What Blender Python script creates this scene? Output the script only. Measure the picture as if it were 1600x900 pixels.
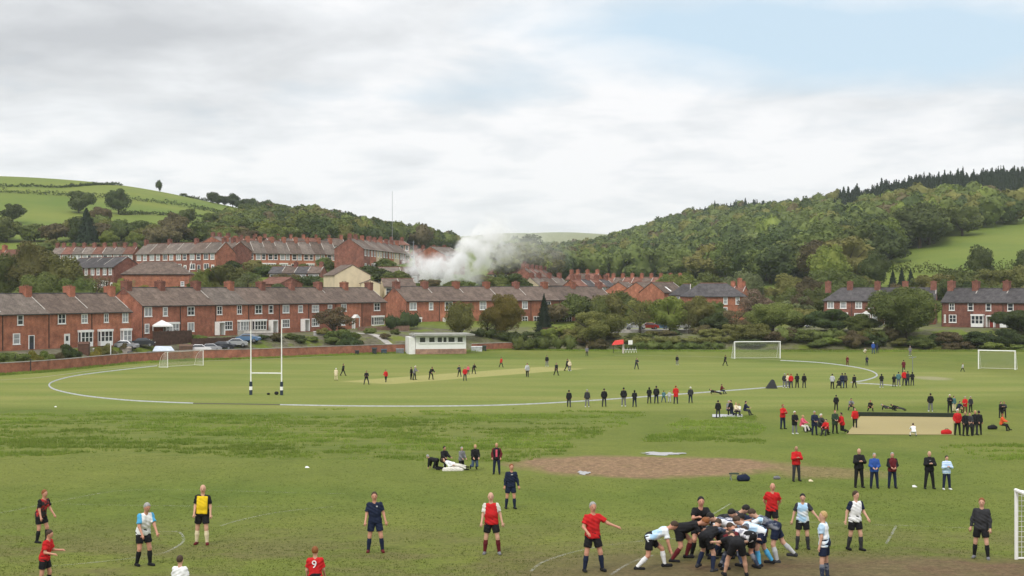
import bpy, math, random
import numpy as np
from mathutils import Vector, Matrix, Euler
R = math.radians
SMOKE_D, HAZE_D = .8, 0.0001
random.seed(7); rng = np.random.default_rng(11)
scene = bpy.context.scene
for o in list(bpy.data.objects): bpy.data.objects.remove(o)
C = scene.collection

# ---------------- camera, world, sun, exposure ----------------
F = 2200.0; HC = 12.0            # focal length in photo pixels (1600 wide), camera height above the cricket field
cam = bpy.data.cameras.new('camera'); camo = bpy.data.objects.new('camera', cam); C.objects.link(camo)
camo.location = (0, 0, HC); camo.rotation_euler = (R(90), 0, 0)
cam.sensor_width = 36; cam.lens = 36*F/1600; cam.clip_end = 20000; cam.clip_start = 0.5
scene.camera = camo
scene.view_settings.view_transform = 'Standard'; scene.view_settings.look = 'None'
scene.view_settings.gamma = 1; scene.view_settings.exposure = 0.36
scene.cycles.volume_bounces = 8; scene.cycles.volume_step_rate = .2; scene.cycles.max_bounces = 10
SUN_EL, SUN_AZ = R(48), R(200)
sun = bpy.data.lights.new('sun', 'SUN'); sun.energy = 1.5; sun.angle = R(10); sun.color = (1, .96, .89)
so = bpy.data.objects.new('sun', sun); C.objects.link(so)
sd = Vector((math.sin(SUN_AZ)*math.cos(SUN_EL), math.cos(SUN_AZ)*math.cos(SUN_EL), math.sin(SUN_EL)))
so.rotation_euler = sd.to_track_quat('Z', 'Y').to_euler(); so.location = (0, 0, 200)
W = bpy.data.worlds.new('World'); scene.world = W; W.use_nodes = True
nt = W.node_tree; nt.nodes.clear(); L = nt.links
def N(t, **k):
    n = nt.nodes.new(t)
    for a, b in k.items(): setattr(n, a, b)
    return n
def mth(op, a, b=None, c=None, clamp=False):
    n = N('ShaderNodeMath', operation=op); n.use_clamp = clamp
    for i, v in enumerate((a, b, c)):
        if v is None: continue
        if isinstance(v, (int, float)): n.inputs[i].default_value = v
        else: L.new(v, n.inputs[i])
    return n.outputs[0]
sky = N('ShaderNodeTexSky'); sky.sky_type = 'NISHITA'; sky.sun_disc = False
sky.sun_elevation = SUN_EL; sky.sun_rotation = SUN_AZ; sky.air_density = 1.0; sky.dust_density = 1.5; sky.ozone_density = 1.2
tc = N('ShaderNodeTexCoord'); sep = N('ShaderNodeSeparateXYZ'); L.new(tc.outputs['Generated'], sep.inputs[0])
ez = mth('MAXIMUM', sep.outputs[2], 0.0)
den = mth('ADD', ez, 0.20)                                  # direction projected on a high cloud layer
cx = mth('DIVIDE', sep.outputs[0], den); cy = mth('DIVIDE', sep.outputs[1], den)
cmb = N('ShaderNodeCombineXYZ'); L.new(cx, cmb.inputs[0]); L.new(cy, cmb.inputs[1]); cmb.inputs[2].default_value = 2.3
def noise(vec, sc, det, rough, dist=0.0):
    n = N('ShaderNodeTexNoise'); n.inputs['Scale'].default_value = sc; n.inputs['Detail'].default_value = det
    n.inputs['Roughness'].default_value = rough; n.inputs['Distortion'].default_value = dist
    L.new(vec, n.inputs['Vector']); return n.outputs['Fac']
def ramp(x, pts):
    n = N('ShaderNodeValToRGB'); e = n.color_ramp.elements
    while len(e) < len(pts): e.new(.5)
    for q, (p, c) in zip(e, pts):
        q.position = p; q.color = (c, c, c, 1) if isinstance(c, (int, float)) else (*c, 1)
    L.new(x, n.inputs[0]); return n.outputs[0]
n1 = noise(cmb.outputs[0], 1.25, 7, .55, .25)
n2 = noise(cmb.outputs[0], 3.6, 7, .55, .2)
# a clear lane of blue to the upper right of the valley (direction, not screen)
az = mth('DIVIDE', sep.outputs[0], sep.outputs[1])          # tan azimuth; right edge of view = .36
el = mth('DIVIDE', sep.outputs[2], sep.outputs[1])
def bump1(x, c, w): return mth('MAXIMUM', mth('SUBTRACT', 1.0, mth('ABSOLUTE', mth('DIVIDE', mth('SUBTRACT', x, c), w))), 0.0)
lane = mth('MULTIPLY', bump1(el, .182, .050), bump1(az, .22, .36))
thin = mth('MULTIPLY', bump1(el, .135, .035), bump1(az, -.08, .25))
lane = mth('ADD', mth('MULTIPLY', lane, .75), mth('MULTIPLY', thin, .22))
cover = mth('SUBTRACT', mth('ADD', mth('MULTIPLY', n1, .8), mth('MULTIPLY', n2, .35)), lane)
cm = ramp(cover, [(.10, 0.0), (.47, 1.0)])
greyl = mth('MULTIPLY', bump1(el, .18, .075), bump1(az, -.27, .36))   # heavier grey cloud upper left
shade = mth('SUBTRACT', mth('ADD', mth('MULTIPLY', n2, .75), mth('MULTIPLY', n1, .35)), mth('MULTIPLY', greyl, .34))
cc = ramp(shade, [(.16, (4.7, 4.85, 5.1)), (.36, (6.0, 6.15, 6.35)), (.50, (7.0, 7.15, 7.35)), (.60, (7.9, 7.9, 8.0))])
bl = N('ShaderNodeMix', data_type='RGBA'); bl.blend_type = 'MIX'; bl.inputs[0].default_value = .8
L.new(sky.outputs[0], bl.inputs[6]); bl.inputs[7].default_value = (5.3, 6.6, 7.6, 1)
mx = N('ShaderNodeMix', data_type='RGBA'); L.new(cm, mx.inputs[0]); L.new(bl.outputs[2], mx.inputs[6]); L.new(cc, mx.inputs[7])
bg = N('ShaderNodeBackground'); bg.inputs[1].default_value = .10; zb = N('ShaderNodeVectorMath', operation='SCALE'); L.new(mx.outputs[2], zb.inputs[0])   # overcast sky: brighter towards the zenith
L.new(mth('ADD', 1.0, mth('MULTIPLY', mth('MAXIMUM', mth('SUBTRACT', sep.outputs[2], .22), 0.0), .75)), zb.inputs['Scale']); L.new(zb.outputs[0], bg.inputs[0])
wo = N('ShaderNodeOutputWorld'); L.new(bg.outputs[0], wo.inputs[0])

# ---------------- helpers ----------------
def tag(o, label=None, cat=None, group=None, kind=None):
    if label: o['label'] = label
    if cat: o['category'] = cat
    if group: o['group'] = group
    if kind: o['kind'] = kind
    return o
def empty(name, loc=(0, 0, 0), rz=0.0, parent=None):
    o = bpy.data.objects.new(name, None); C.objects.link(o); o.location = loc; o.rotation_euler = (0, 0, rz)
    o.empty_display_size = .2
    if parent: o.parent = parent
    return o
def mesh_of(name, v, f, mats=(), mi=None, smooth=False):
    me = bpy.data.meshes.new(name)
    if isinstance(v, np.ndarray) and isinstance(f, np.ndarray):
        n, k = f.shape
        me.vertices.add(len(v)); me.vertices.foreach_set('co', np.asarray(v, np.float32).ravel())
        me.loops.add(n*k); me.loops.foreach_set('vertex_index', f.astype(np.int32).ravel())
        me.polygons.add(n); me.polygons.foreach_set('loop_start', np.arange(0, n*k, k, dtype=np.int32))
        me.polygons.foreach_set('loop_total', np.full(n, k, np.int32))
        me.update(calc_edges=True)
    else:
        me.from_pydata([tuple(map(float, q)) for q in v], [], [tuple(map(int, q)) for q in f]); me.update()
    for m in mats: me.materials.append(m)
    if mi is not None: me.polygons.foreach_set('material_index', np.asarray(mi, np.int32))
    if smooth: me.polygons.foreach_set('use_smooth', np.ones(len(me.polygons), bool))
    return me
def link(name, me, parent=None, loc=None, rz=None):
    o = bpy.data.objects.new(name, me); C.objects.link(o)
    if parent: o.parent = parent
    if loc is not None: o.location = loc
    if rz is not None: o.rotation_euler = (0, 0, rz)
    return o
def kids(o): return KID.get(o.name, [])
KID = {}
def copy_tree(o, parent=None):
    c = o.copy(); C.objects.link(c)
    c.parent = parent
    for ch in list(o.children): copy_tree(ch, c)
    return c

class MB:                                        # collects boxes, bars, tubes into ONE mesh
    def __init__(s): s.v = []; s.f = []; s.m = []; s.cur = 0
    def poly(s, pts, faces):
        b = len(s.v); s.v += [tuple(p) for p in pts]
        for q in faces: s.f.append(tuple(b+i for i in q)); s.m.append(s.cur)
        return s
    def box(s, x0, x1, y0, y1, z0, z1):
        return s.poly([(x0,y0,z0),(x1,y0,z0),(x1,y1,z0),(x0,y1,z0),(x0,y0,z1),(x1,y0,z1),(x1,y1,z1),(x0,y1,z1)],
                      [(0,3,2,1),(4,5,6,7),(0,1,5,4),(1,2,6,5),(2,3,7,6),(3,0,4,7)])
    def tube(s, pts, r, n=6, r1=None, cap=True):
        pts = [Vector(p) for p in pts]; k = len(pts); b = len(s.v)
        for i, p in enumerate(pts):
            d = (pts[min(i+1, k-1)] - pts[max(i-1, 0)]).normalized()
            a = d.cross(Vector((0, 0, 1)))
            if a.length < .05: a = d.cross(Vector((1, 0, 0)))
            a.normalize(); c = d.cross(a)
            rr = r if r1 is None else r + (r1-r)*i/(k-1)
            for j in range(n):
                t = 2*math.pi*(j+.5)/n; s.v.append(tuple(p + rr*(math.cos(t)*a + math.sin(t)*c)))
        for i in range(k-1):
            for j in range(n):
                s.f.append((b+i*n+j, b+i*n+(j+1) % n, b+(i+1)*n+(j+1) % n, b+(i+1)*n+j)); s.m.append(s.cur)
        if cap:
            s.f.append(tuple(b+j for j in range(n))[::-1]); s.m.append(s.cur)
            s.f.append(tuple(b+(k-1)*n+j for j in range(n))); s.m.append(s.cur)
        return s
    def ball(s, c, r, n=8, m=6):
        if not hasattr(r, '__len__'): r = (r, r, r)
        b = len(s.v)
        for i in range(m+1):
            ph = math.pi*i/m
            for j in range(n):
                t = 2*math.pi*j/n
                s.v.append((c[0]+r[0]*math.sin(ph)*math.cos(t), c[1]+r[1]*math.sin(ph)*math.sin(t), c[2]+r[2]*math.cos(ph)))
        for i in range(m):
            for j in range(n):
                s.f.append((b+i*n+j, b+(i+1)*n+j, b+(i+1)*n+(j+1) % n, b+i*n+(j+1) % n)); s.m.append(s.cur)
        return s
    def mesh(s, name, mats, smooth=False):
        if not isinstance(mats, (list, tuple)): mats = [mats]
        return mesh_of(name, s.v, s.f, mats, s.m, smooth)
    def build(s, name, mats, parent=None, loc=None, rz=None, smooth=False):
        return link(name, s.mesh(name, mats, smooth), parent, loc, rz)

# ---------------- materials ----------------
MATS = {}
def mat(name, col, rough=.8, var=.0, scale=3.0, spec=.3, bump=0.0, bscale=20., metal=0.0, coord='Object', det=4):
    if name in MATS: return MATS[name]
    m = bpy.data.materials.new(name); m.use_nodes = True; t = m.node_tree; b = t.nodes['Principled BSDF']
    b.inputs['Base Color'].default_value = (*col, 1); b.inputs['Roughness'].default_value = rough
    b.inputs['Specular IOR Level'].default_value = spec; b.inputs['Metallic'].default_value = metal
    if var or bump:
        c = t.nodes.new('ShaderNodeTexCoord')
    if var:
        n = t.nodes.new('ShaderNodeTexNoise'); n.inputs['Scale'].default_value = scale; n.inputs['Detail'].default_value = det
        t.links.new(c.outputs[coord], n.inputs['Vector'])
        r = t.nodes.new('ShaderNodeValToRGB'); r.color_ramp.elements[0].position = .32; r.color_ramp.elements[1].position = .68
        r.color_ramp.elements[0].color = (*[x*(1-var) for x in col], 1); r.color_ramp.elements[1].color = (*[min(1, x*(1+var)) for x in col], 1)
        t.links.new(n.outputs['Fac'], r.inputs[0]); t.links.new(r.outputs[0], b.inputs['Base Color'])
    if bump:
        n2 = t.nodes.new('ShaderNodeTexNoise'); n2.inputs['Scale'].default_value = bscale; n2.inputs['Detail'].default_value = 3
        t.links.new(c.outputs[coord], n2.inputs['Vector'])
        bp = t.nodes.new('ShaderNodeBump'); bp.inputs['Strength'].default_value = bump; bp.inputs['Distance'].default_value = .05
        t.links.new(n2.outputs['Fac'], bp.inputs['Height']); t.links.new(bp.outputs[0], b.inputs['Normal'])
    MATS[name] = m; return m
def brick(name, c1, c2, mortar=(.30, .26, .22)):
    m = bpy.data.materials.new(name); m.use_nodes = True; t = m.node_tree; b = t.nodes['Principled BSDF']; lk = t.links.new
    c = t.nodes.new('ShaderNodeTexCoord')
    sp = t.nodes.new('ShaderNodeSeparateXYZ'); lk(c.outputs['Object'], sp.inputs[0])
    ad = t.nodes.new('ShaderNodeMath'); ad.operation = 'ADD'; lk(sp.outputs[0], ad.inputs[0]); lk(sp.outputs[1], ad.inputs[1])
    cb = t.nodes.new('ShaderNodeCombineXYZ'); lk(ad.outputs[0], cb.inputs[0]); lk(sp.outputs[2], cb.inputs[1])
    br = t.nodes.new('ShaderNodeTexBrick'); br.inputs['Scale'].default_value = 1
    br.inputs['Brick Width'].default_value = .24; br.inputs['Row Height'].default_value = .085; br.inputs['Mortar Size'].default_value = .006
    br.inputs['Color1'].default_value = (*c1, 1); br.inputs['Color2'].default_value = (*c2, 1); br.inputs['Mortar'].default_value = (*mortar, 1)
    lk(cb.outputs[0], br.inputs['Vector'])
    n = t.nodes.new('ShaderNodeTexNoise'); n.inputs['Scale'].default_value = .9; n.inputs['Detail'].default_value = 6; n.inputs['Roughness'].default_value = .65
    lk(c.outputs['Object'], n.inputs['Vector'])
    r = t.nodes.new('ShaderNodeValToRGB'); r.color_ramp.elements[0].position = .3; r.color_ramp.elements[1].position = .72
    r.color_ramp.elements[0].color = (.62, .58, .58, 1); r.color_ramp.elements[1].color = (1.25, 1.2, 1.15, 1)
    lk(n.outputs['Fac'], r.inputs[0])
    mu = t.nodes.new('ShaderNodeMix'); mu.data_type = 'RGBA'; mu.blend_type = 'MULTIPLY'; mu.inputs[0].default_value = 1
    lk(br.outputs['Color'], mu.inputs[6]); lk(r.outputs[0], mu.inputs[7])
    oi = t.nodes.new('ShaderNodeObjectInfo'); vr = t.nodes.new('ShaderNodeMapRange'); vr.inputs[3].default_value = .88; vr.inputs[4].default_value = 1.22; lk(oi.outputs['Random'], vr.inputs[0]); hv = t.nodes.new('ShaderNodeHueSaturation'); lk(vr.outputs[0], hv.inputs['Value']); lk(mu.outputs[2], hv.inputs['Color'])
    sv = t.nodes.new('ShaderNodeVectorMath'); sv.operation = 'MULTIPLY'; sv.inputs[1].default_value = (1.1, 1.1, .8); lk(c.outputs['Object'], sv.inputs[0]); n4 = t.nodes.new('ShaderNodeTexNoise'); n4.inputs['Scale'].default_value = 1; n4.inputs['Detail'].default_value = 5; lk(sv.outputs[0], n4.inputs['Vector'])
    r4 = t.nodes.new('ShaderNodeMapRange'); r4.inputs[1].default_value = .35; r4.inputs[2].default_value = .65; r4.inputs[3].default_value = .80; r4.inputs[4].default_value = 1.12; lk(n4.outputs['Fac'], r4.inputs[0]); h4 = t.nodes.new('ShaderNodeHueSaturation'); lk(r4.outputs[0], h4.inputs['Value']); lk(hv.outputs[0], h4.inputs['Color']); lk(h4.outputs[0], b.inputs['Base Color'])
    b.inputs['Roughness'].default_value = .9; b.inputs['Specular IOR Level'].default_value = .2
    MATS[name] = m; return m
def roofm(name, col, col2):
    m = bpy.data.materials.new(name); m.use_nodes = True; t = m.node_tree; b = t.nodes['Principled BSDF']; lk = t.links.new
    c = t.nodes.new('ShaderNodeTexCoord')
    br = t.nodes.new('ShaderNodeTexBrick'); br.inputs['Brick Width'].default_value = .33; br.inputs['Row Height'].default_value = .27
    br.inputs['Mortar Size'].default_value = .02; br.inputs['Scale'].default_value = 1
    br.inputs['Color1'].default_value = (*col, 1); br.inputs['Color2'].default_value = (*col2, 1); br.inputs['Mortar'].default_value = (*[x*.45 for x in col], 1)
    sp = t.nodes.new('ShaderNodeSeparateXYZ'); lk(c.outputs['Object'], sp.inputs[0])
    cb = t.nodes.new('ShaderNodeCombineXYZ'); lk(sp.outputs[0], cb.inputs[0])
    m2 = t.nodes.new('ShaderNodeMath'); m2.operation = 'MULTIPLY'; m2.inputs[1].default_value = 1.8; lk(sp.outputs[2], m2.inputs[0])
    lk(m2.outputs[0], cb.inputs[1]); lk(cb.outputs[0], br.inputs['Vector'])
    n = t.nodes.new('ShaderNodeTexNoise'); n.inputs['Scale'].default_value = .6; n.inputs['Detail'].default_value = 7; n.inputs['Roughness'].default_value = .7
    lk(c.outputs['Object'], n.inputs['Vector'])
    r = t.nodes.new('ShaderNodeValToRGB'); r.color_ramp.elements[0].position = .3; r.color_ramp.elements[1].position = .7
    r.color_ramp.elements[0].color = (.7, .68, .66, 1); r.color_ramp.elements[1].color = (1.3, 1.27, 1.2, 1)
    lk(n.outputs['Fac'], r.inputs[0])
    mu = t.nodes.new('ShaderNodeMix'); mu.data_type = 'RGBA'; mu.blend_type = 'MULTIPLY'; mu.inputs[0].default_value = 1
    lk(br.outputs['Color'], mu.inputs[6]); lk(r.outputs[0], mu.inputs[7])
    oi = t.nodes.new('ShaderNodeObjectInfo'); vr = t.nodes.new('ShaderNodeMapRange'); vr.inputs[3].default_value = .88; vr.inputs[4].default_value = 1.22; lk(oi.outputs['Random'], vr.inputs[0]); hv = t.nodes.new('ShaderNodeHueSaturation'); lk(vr.outputs[0], hv.inputs['Value']); lk(mu.outputs[2], hv.inputs['Color'])
    sv = t.nodes.new('ShaderNodeVectorMath'); sv.operation = 'MULTIPLY'; sv.inputs[1].default_value = (1.1, 1.1, .8); lk(c.outputs['Object'], sv.inputs[0]); n4 = t.nodes.new('ShaderNodeTexNoise'); n4.inputs['Scale'].default_value = 1; n4.inputs['Detail'].default_value = 5; lk(sv.outputs[0], n4.inputs['Vector'])
    r4 = t.nodes.new('ShaderNodeMapRange'); r4.inputs[1].default_value = .35; r4.inputs[2].default_value = .65; r4.inputs[3].default_value = .80; r4.inputs[4].default_value = 1.12; lk(n4.outputs['Fac'], r4.inputs[0]); h4 = t.nodes.new('ShaderNodeHueSaturation'); lk(r4.outputs[0], h4.inputs['Value']); lk(hv.outputs[0], h4.inputs['Color']); lk(h4.outputs[0], b.inputs['Base Color'])
    b.inputs['Roughness'].default_value = .9; b.inputs['Specular IOR Level'].default_value = .1; MATS[name] = m; return m
def leafm(name, c1, c2, trans=.25):
    m = bpy.data.materials.new(name); m.use_nodes = True; t = m.node_tree; lk = t.links.new; b = t.nodes['Principled BSDF']
    c = t.nodes.new('ShaderNodeTexCoord'); g = t.nodes.new('ShaderNodeNewGeometry'); oi = t.nodes.new('ShaderNodeObjectInfo')
    n = t.nodes.new('ShaderNodeTexNoise'); n.inputs['Scale'].default_value = .45; n.inputs['Detail'].default_value = 3
    lk(g.outputs['Position'], n.inputs['Vector'])
    a = t.nodes.new('ShaderNodeMath'); a.operation = 'MULTIPLY_ADD'; a.inputs[1].default_value = .24; lk(g.outputs['Random Per Island'], a.inputs[0]); 
    s = t.nodes.new('ShaderNodeMath'); s.operation = 'MULTIPLY_ADD'; s.inputs[1].default_value = 1.4; s.inputs[2].default_value = -.42; lk(n.outputs['Fac'], s.inputs[0])
    lk(s.outputs[0], a.inputs[2])
    mx = t.nodes.new('ShaderNodeMix'); mx.data_type = 'RGBA'; mx.inputs[6].default_value = (*c1, 1); mx.inputs[7].default_value = (*c2, 1); lk(a.outputs[0], mx.inputs[0]); mx.clamp_factor = True
    hs = t.nodes.new('ShaderNodeHueSaturation'); v = t.nodes.new('ShaderNodeMapRange'); v.inputs[3].default_value = .78; v.inputs[4].default_value = 1.22
    lk(oi.outputs['Random'], v.inputs[0]); lk(v.outputs[0], hs.inputs['Value']); lk(mx.outputs[2], hs.inputs['Color'])
    h2 = t.nodes.new('ShaderNodeMapRange'); h2.inputs[3].default_value = .484; h2.inputs[4].default_value = .512
    w = t.nodes.new('ShaderNodeMath'); w.operation = 'FRACT'; w2 = t.nodes.new('ShaderNodeMath'); w2.operation = 'MULTIPLY'; w2.inputs[1].default_value = 7.31
    lk(oi.outputs['Random'], w2.inputs[0]); lk(w2.outputs[0], w.inputs[0]); lk(w.outputs[0], h2.inputs[0]); lk(h2.outputs[0], hs.inputs['Hue'])
    n3 = t.nodes.new('ShaderNodeTexNoise'); n3.inputs['Scale'].default_value = .05; n3.inputs['Detail'].default_value = 2; lk(g.outputs['Position'], n3.inputs['Vector']); v3 = t.nodes.new('ShaderNodeMapRange'); v3.inputs[1].default_value = .3; v3.inputs[2].default_value = .7; v3.inputs[3].default_value = .72; v3.inputs[4].default_value = 1.2; lk(n3.outputs['Fac'], v3.inputs[0])
    h3 = t.nodes.new('ShaderNodeHueSaturation'); h3.inputs['Saturation'].default_value = .93; lk(v3.outputs[0], h3.inputs['Value']); lk(hs.outputs[0], h3.inputs['Color']); hs = h3
    lk(hs.outputs[0], b.inputs['Base Color']); b.inputs['Roughness'].default_value = .7; b.inputs['Specular IOR Level'].default_value = .15
    tr = t.nodes.new('ShaderNodeBsdfTranslucent'); lk(hs.outputs[0], tr.inputs[0])
    ms = t.nodes.new('ShaderNodeMixShader'); ms.inputs[0].default_value = trans; lk(b.outputs[0], ms.inputs[1]); lk(tr.outputs[0], ms.inputs[2])
    lk(ms.outputs[0], t.nodes['Material Output'].inputs[0]); MATS[name] = m; return m

M_BRICK = brick('red_brick', (.38, .128, .070), (.27, .088, .052))
M_BRICK2 = brick('dark_red_brick', (.23, .072, .048), (.16, .052, .038))
M_BRICK3 = brick('orange_brick', (.45, .165, .088), (.33, .115, .062))
M_ROOF = roofm('roof_tiles', (.165, .128, .110), (.125, .096, .083))
M_ROOF2 = roofm('roof_slate', (.20, .170, .152), (.155, .131, .118))
M_ROOF3 = roofm('roof_red_tiles', (.21, .105, .08), (.16, .08, .065))
M_ROOF4 = roofm('roof_dark_slate', (.10, .095, .10), (.075, .072, .08))
M_WHITE = mat('white_paint', (.78, .78, .76), .5, .06, 2.0)
M_STONE = mat('pale_flashing', (.45, .42, .38), .8, .2, 3)
M_GLASS = mat('window_glass', (.035, .04, .048), .08, spec=.6)
M_CURT = mat('net_curtain_glass', (.30, .31, .32), .25, .25, 1.5, spec=.6)
M_DARK = mat('dark_trim', (.03, .03, .03), .5)
M_DOORS = [mat('door_white', (.72, .72, .7), .4), mat('door_dark', (.03, .035, .05), .4), mat('door_red', (.25, .03, .02), .4), mat('door_blue', (.04, .10, .2), .4)]
M_CREAM = mat('cream_render', (.62, .52, .36), .85, .08, .8)
M_TRUNK = mat('bark', (.07, .055, .04), .9, .3, 4)
M_WOOD = mat('dark_timber', (.075, .042, .03), .85, .35, 2.0)
M_GREYMETAL = mat('grey_metal', (.25, .26, .27), .45, metal=.6)
M_CONC = mat('concrete', (.36, .34, .31), .9, .25, 1.5)
LEAF = {
 'green': leafm('leaves_mid_green', (.072, .104, .020), (.185, .215, .050)),
 'bright': leafm('leaves_bright_green', (.105, .150, .020), (.25, .285, .05)),
 'dark': leafm('leaves_dark_green', (.042, .066, .018), (.105, .138, .036)),
 'olive': leafm('leaves_olive', (.110, .118, .026), (.235, .220, .056)),
 'brown': leafm('leaves_brown_budding', (.090, .072, .032), (.18, .145, .062)),
 'pale': leafm('leaves_pale_green', (.12, .145, .05), (.24, .26, .11)),
 'conifer': leafm('needles_dark', (.012, .024, .012), (.032, .052, .024), .1),
 'yellow': leafm('leaves_yellow_green', (.14, .13, .016), (.30, .24, .035)),
 'pink': leafm('leaves_pinkish_twigs', (.13, .085, .058), (.26, .175, .125)),
}
# ---------------- terrain ----------------
def sstep(t): t = np.clip(t, 0, 1); return t*t*(3-2*t)
ND = [-80, 0, 20, 42.5, 66, 104, 141, 160, 256]; NZ = [6.5, 6.2, 5.2, 4.0, 2.6, 1.15, .1, 0, 0]
_d = np.arange(-80, 320, 1.0); _z = np.interp(_d, ND, NZ); _k = np.exp(-np.linspace(-2, 2, 21)**2); _k /= _k.sum()
_z = np.convolve(np.pad(_z, 10, mode='edge'), _k, mode='valid')
EU = [-300, 0, 60, 100, 200, 300, 400, 530, 600, 650, 740, 800, 900, 1200, 1600, 1900]        # field edge (wall / hedge line)
ED = [188, 195, 201, 206, 224, 236, 240.5, 253, 259, 263, 268, 276, 270, 268, 268, 268]
BU = [-300, 205, 222, 600, 640, 960, 1150, 1290, 1900]; BZ = [2.5, 2.5, 3.1, 3.1, 2.6, 2.5, 2.6, 3.6, 3.8]
HD = np.array([300, 330, 360, 420, 500, 600, 700, 850, 1100, 1600, 2600, 4200, 7000.])
HU = np.array([-700, -300, 0, 200, 400, 600, 740, 860, 950, 1100, 1300, 1450, 1600, 1900, 2600.])
HZ = np.array([
 [2.5, 5, 11, 17, 28, 45, 62, 82, 86, 80, 90, 120, 120],
 [2.5, 5, 11, 17, 28, 45, 62, 82, 86, 80, 90, 120, 120],
 [2.5, 5, 11, 17, 29, 43, 60, 82, 85, 80, 90, 120, 120],
 [3.1, 7, 12, 17.5, 28, 39, 54, 75, 78, 75, 90, 120, 120],
 [3.1, 7, 12, 17.7, 27, 36, 46, 61, 62, 60, 90, 120, 120],
 [3.1, 5, 10, 17.7, 24, 28, 32, 39, 44, 50, 90, 150, 120],
 [2.6, 3.5, 8, 15, 20, 23, 27, 32, 36, 45, 90, 175, 150],
 [2.6, 3, 4, 8, 12, 14, 16, 20, 27, 42, 98, 186, 160],
 [2.5, 3, 4, 7, 11, 14, 17, 23, 38, 56, 100, 178, 160],
 [2.6, 3, 4, 7, 11, 15, 23, 38, 65, 72, 90, 150, 150],
 [3.6, 4, 5.5, 10, 18, 28, 39, 54, 64, 70, 90, 120, 120],
 [3.7, 4.5, 7.5, 15, 24, 37, 49, 69, 80, 80, 90, 120, 120],
 [3.8, 5, 8, 16.5, 27, 38.5, 52, 71, 82, 82, 90, 120, 120],
 [3.8, 5, 8, 16.5, 27, 38.5, 52, 71, 82, 82, 90, 120, 120],
 [3.8, 5, 8, 16.5, 27, 38.5, 52, 71, 82, 82, 90, 120, 120]])
# fine, smoothed table
_ud = np.arange(-700, 2601, 20.0); _dd = np.concatenate([np.arange(300, 1200, 10.0), np.geomspace(1200, 7000, 50)])
_t1 = np.array([np.interp(_dd, HD, row) for row in HZ]); _tab = np.array([np.interp(_ud, HU, _t1[:, j]) for j in range(len(_dd))]).T
def _sm(a, ax, n):
    for _ in range(n):
        p = np.pad(a, [(1, 1) if i == ax else (0, 0) for i in range(2)], mode='edge')
        a = (np.take(p, range(0, a.shape[ax]), ax)+2*np.take(p, range(1, a.shape[ax]+1), ax)+np.take(p, range(2, a.shape[ax]+2), ax))/4
    return a
_s0 = _tab[:, :1].copy(); _tab = _sm(_sm(_tab, 1, 6), 0, 14)
def height(x, y):
    x = np.asarray(x, float); y = np.asarray(y, float)
    yy = np.maximum(y, 20.0); u = 800 + F*x/yy
    near = np.interp(y, _d, _z)
    ed = np.interp(u, EU, ED); bz = np.interp(u, BU, BZ)
    bank = bz*sstep((y-ed-1.0)/13.0)
    iu = np.clip((u+700)/20, 0, len(_ud)-1.001); idd = np.interp(y, _dd, np.arange(len(_dd))); idd = np.clip(idd, 0, len(_dd)-1.001)
    a = iu.astype(int); b = idd.astype(int); fa = iu-a; fb = idd-b
    t = (_tab[a, b]*(1-fa)*(1-fb)+_tab[a+1, b]*fa*(1-fb)+_tab[a, b+1]*(1-fa)*fb+_tab[a+1, b+1]*fa*fb)
    w = sstep((y-292)/22)
    z = (near+bank)*(1-w) + t*w
    z = z + np.where(y > 440, np.sin(x*.021+y*.013)*np.cos(y*.017-x*.011)*np.clip((y-440)/400, 0, 1)*2.0, 0)
    z = z + .035*np.sin(x*.31+y*.17)*np.cos(y*.23-x*.12)*np.clip((140-y)/40, 0, 1)
    return z
def hz(x, y): return float(height(x, y))
def gp(u, v, dmin=25.0, dmax=3000.0):
    """where the line of sight through photo pixel (u, v) meets the terrain"""
    d = dmin + (np.geomspace(1, dmax-dmin+1, 6000)-1)
    x = (u-800)/F*d; zr = HC-(v-450)/F*d; g = height(x, d)
    hit = np.nonzero(zr <= g)[0]
    i = hit[0] if len(hit) else len(d)-1
    return Vector((float(x[i]), float(d[i]), float(g[i])))
def at(u, d, dz=0.0):
    x = (u-800)/F*d; return Vector((x, d, hz(x, d)+dz))
def zv(v, d): return HC-(v-450)/F*d

ys = np.concatenate([np.arange(-80, 20, 8.0), np.arange(20, 150, 1.3), np.arange(150, 310, 1.3), np.arange(310, 900, 6.0), np.geomspace(900, 6500, 60)])
ss = np.concatenate([np.linspace(-1.6, -.46, 24), np.arange(-.45, .45, .0055), np.linspace(.46, 1.6, 24)])
Y, S = np.meshgrid(ys, ss, indexing='ij'); X = S*(np.maximum(Y, -60)+100)
# keep sight-line columns straight in the far part
Z = height(X, Y)
V = np.stack([X, Y, Z], -1).reshape(-1, 3); ni, nj = Y.shape
ii, jj = np.meshgrid(np.arange(ni-1), np.arange(nj-1), indexing='ij'); q = (ii*nj+jj).ravel()
Fq = np.stack([q, q+1, q+nj+1, q+nj], 1)

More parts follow.
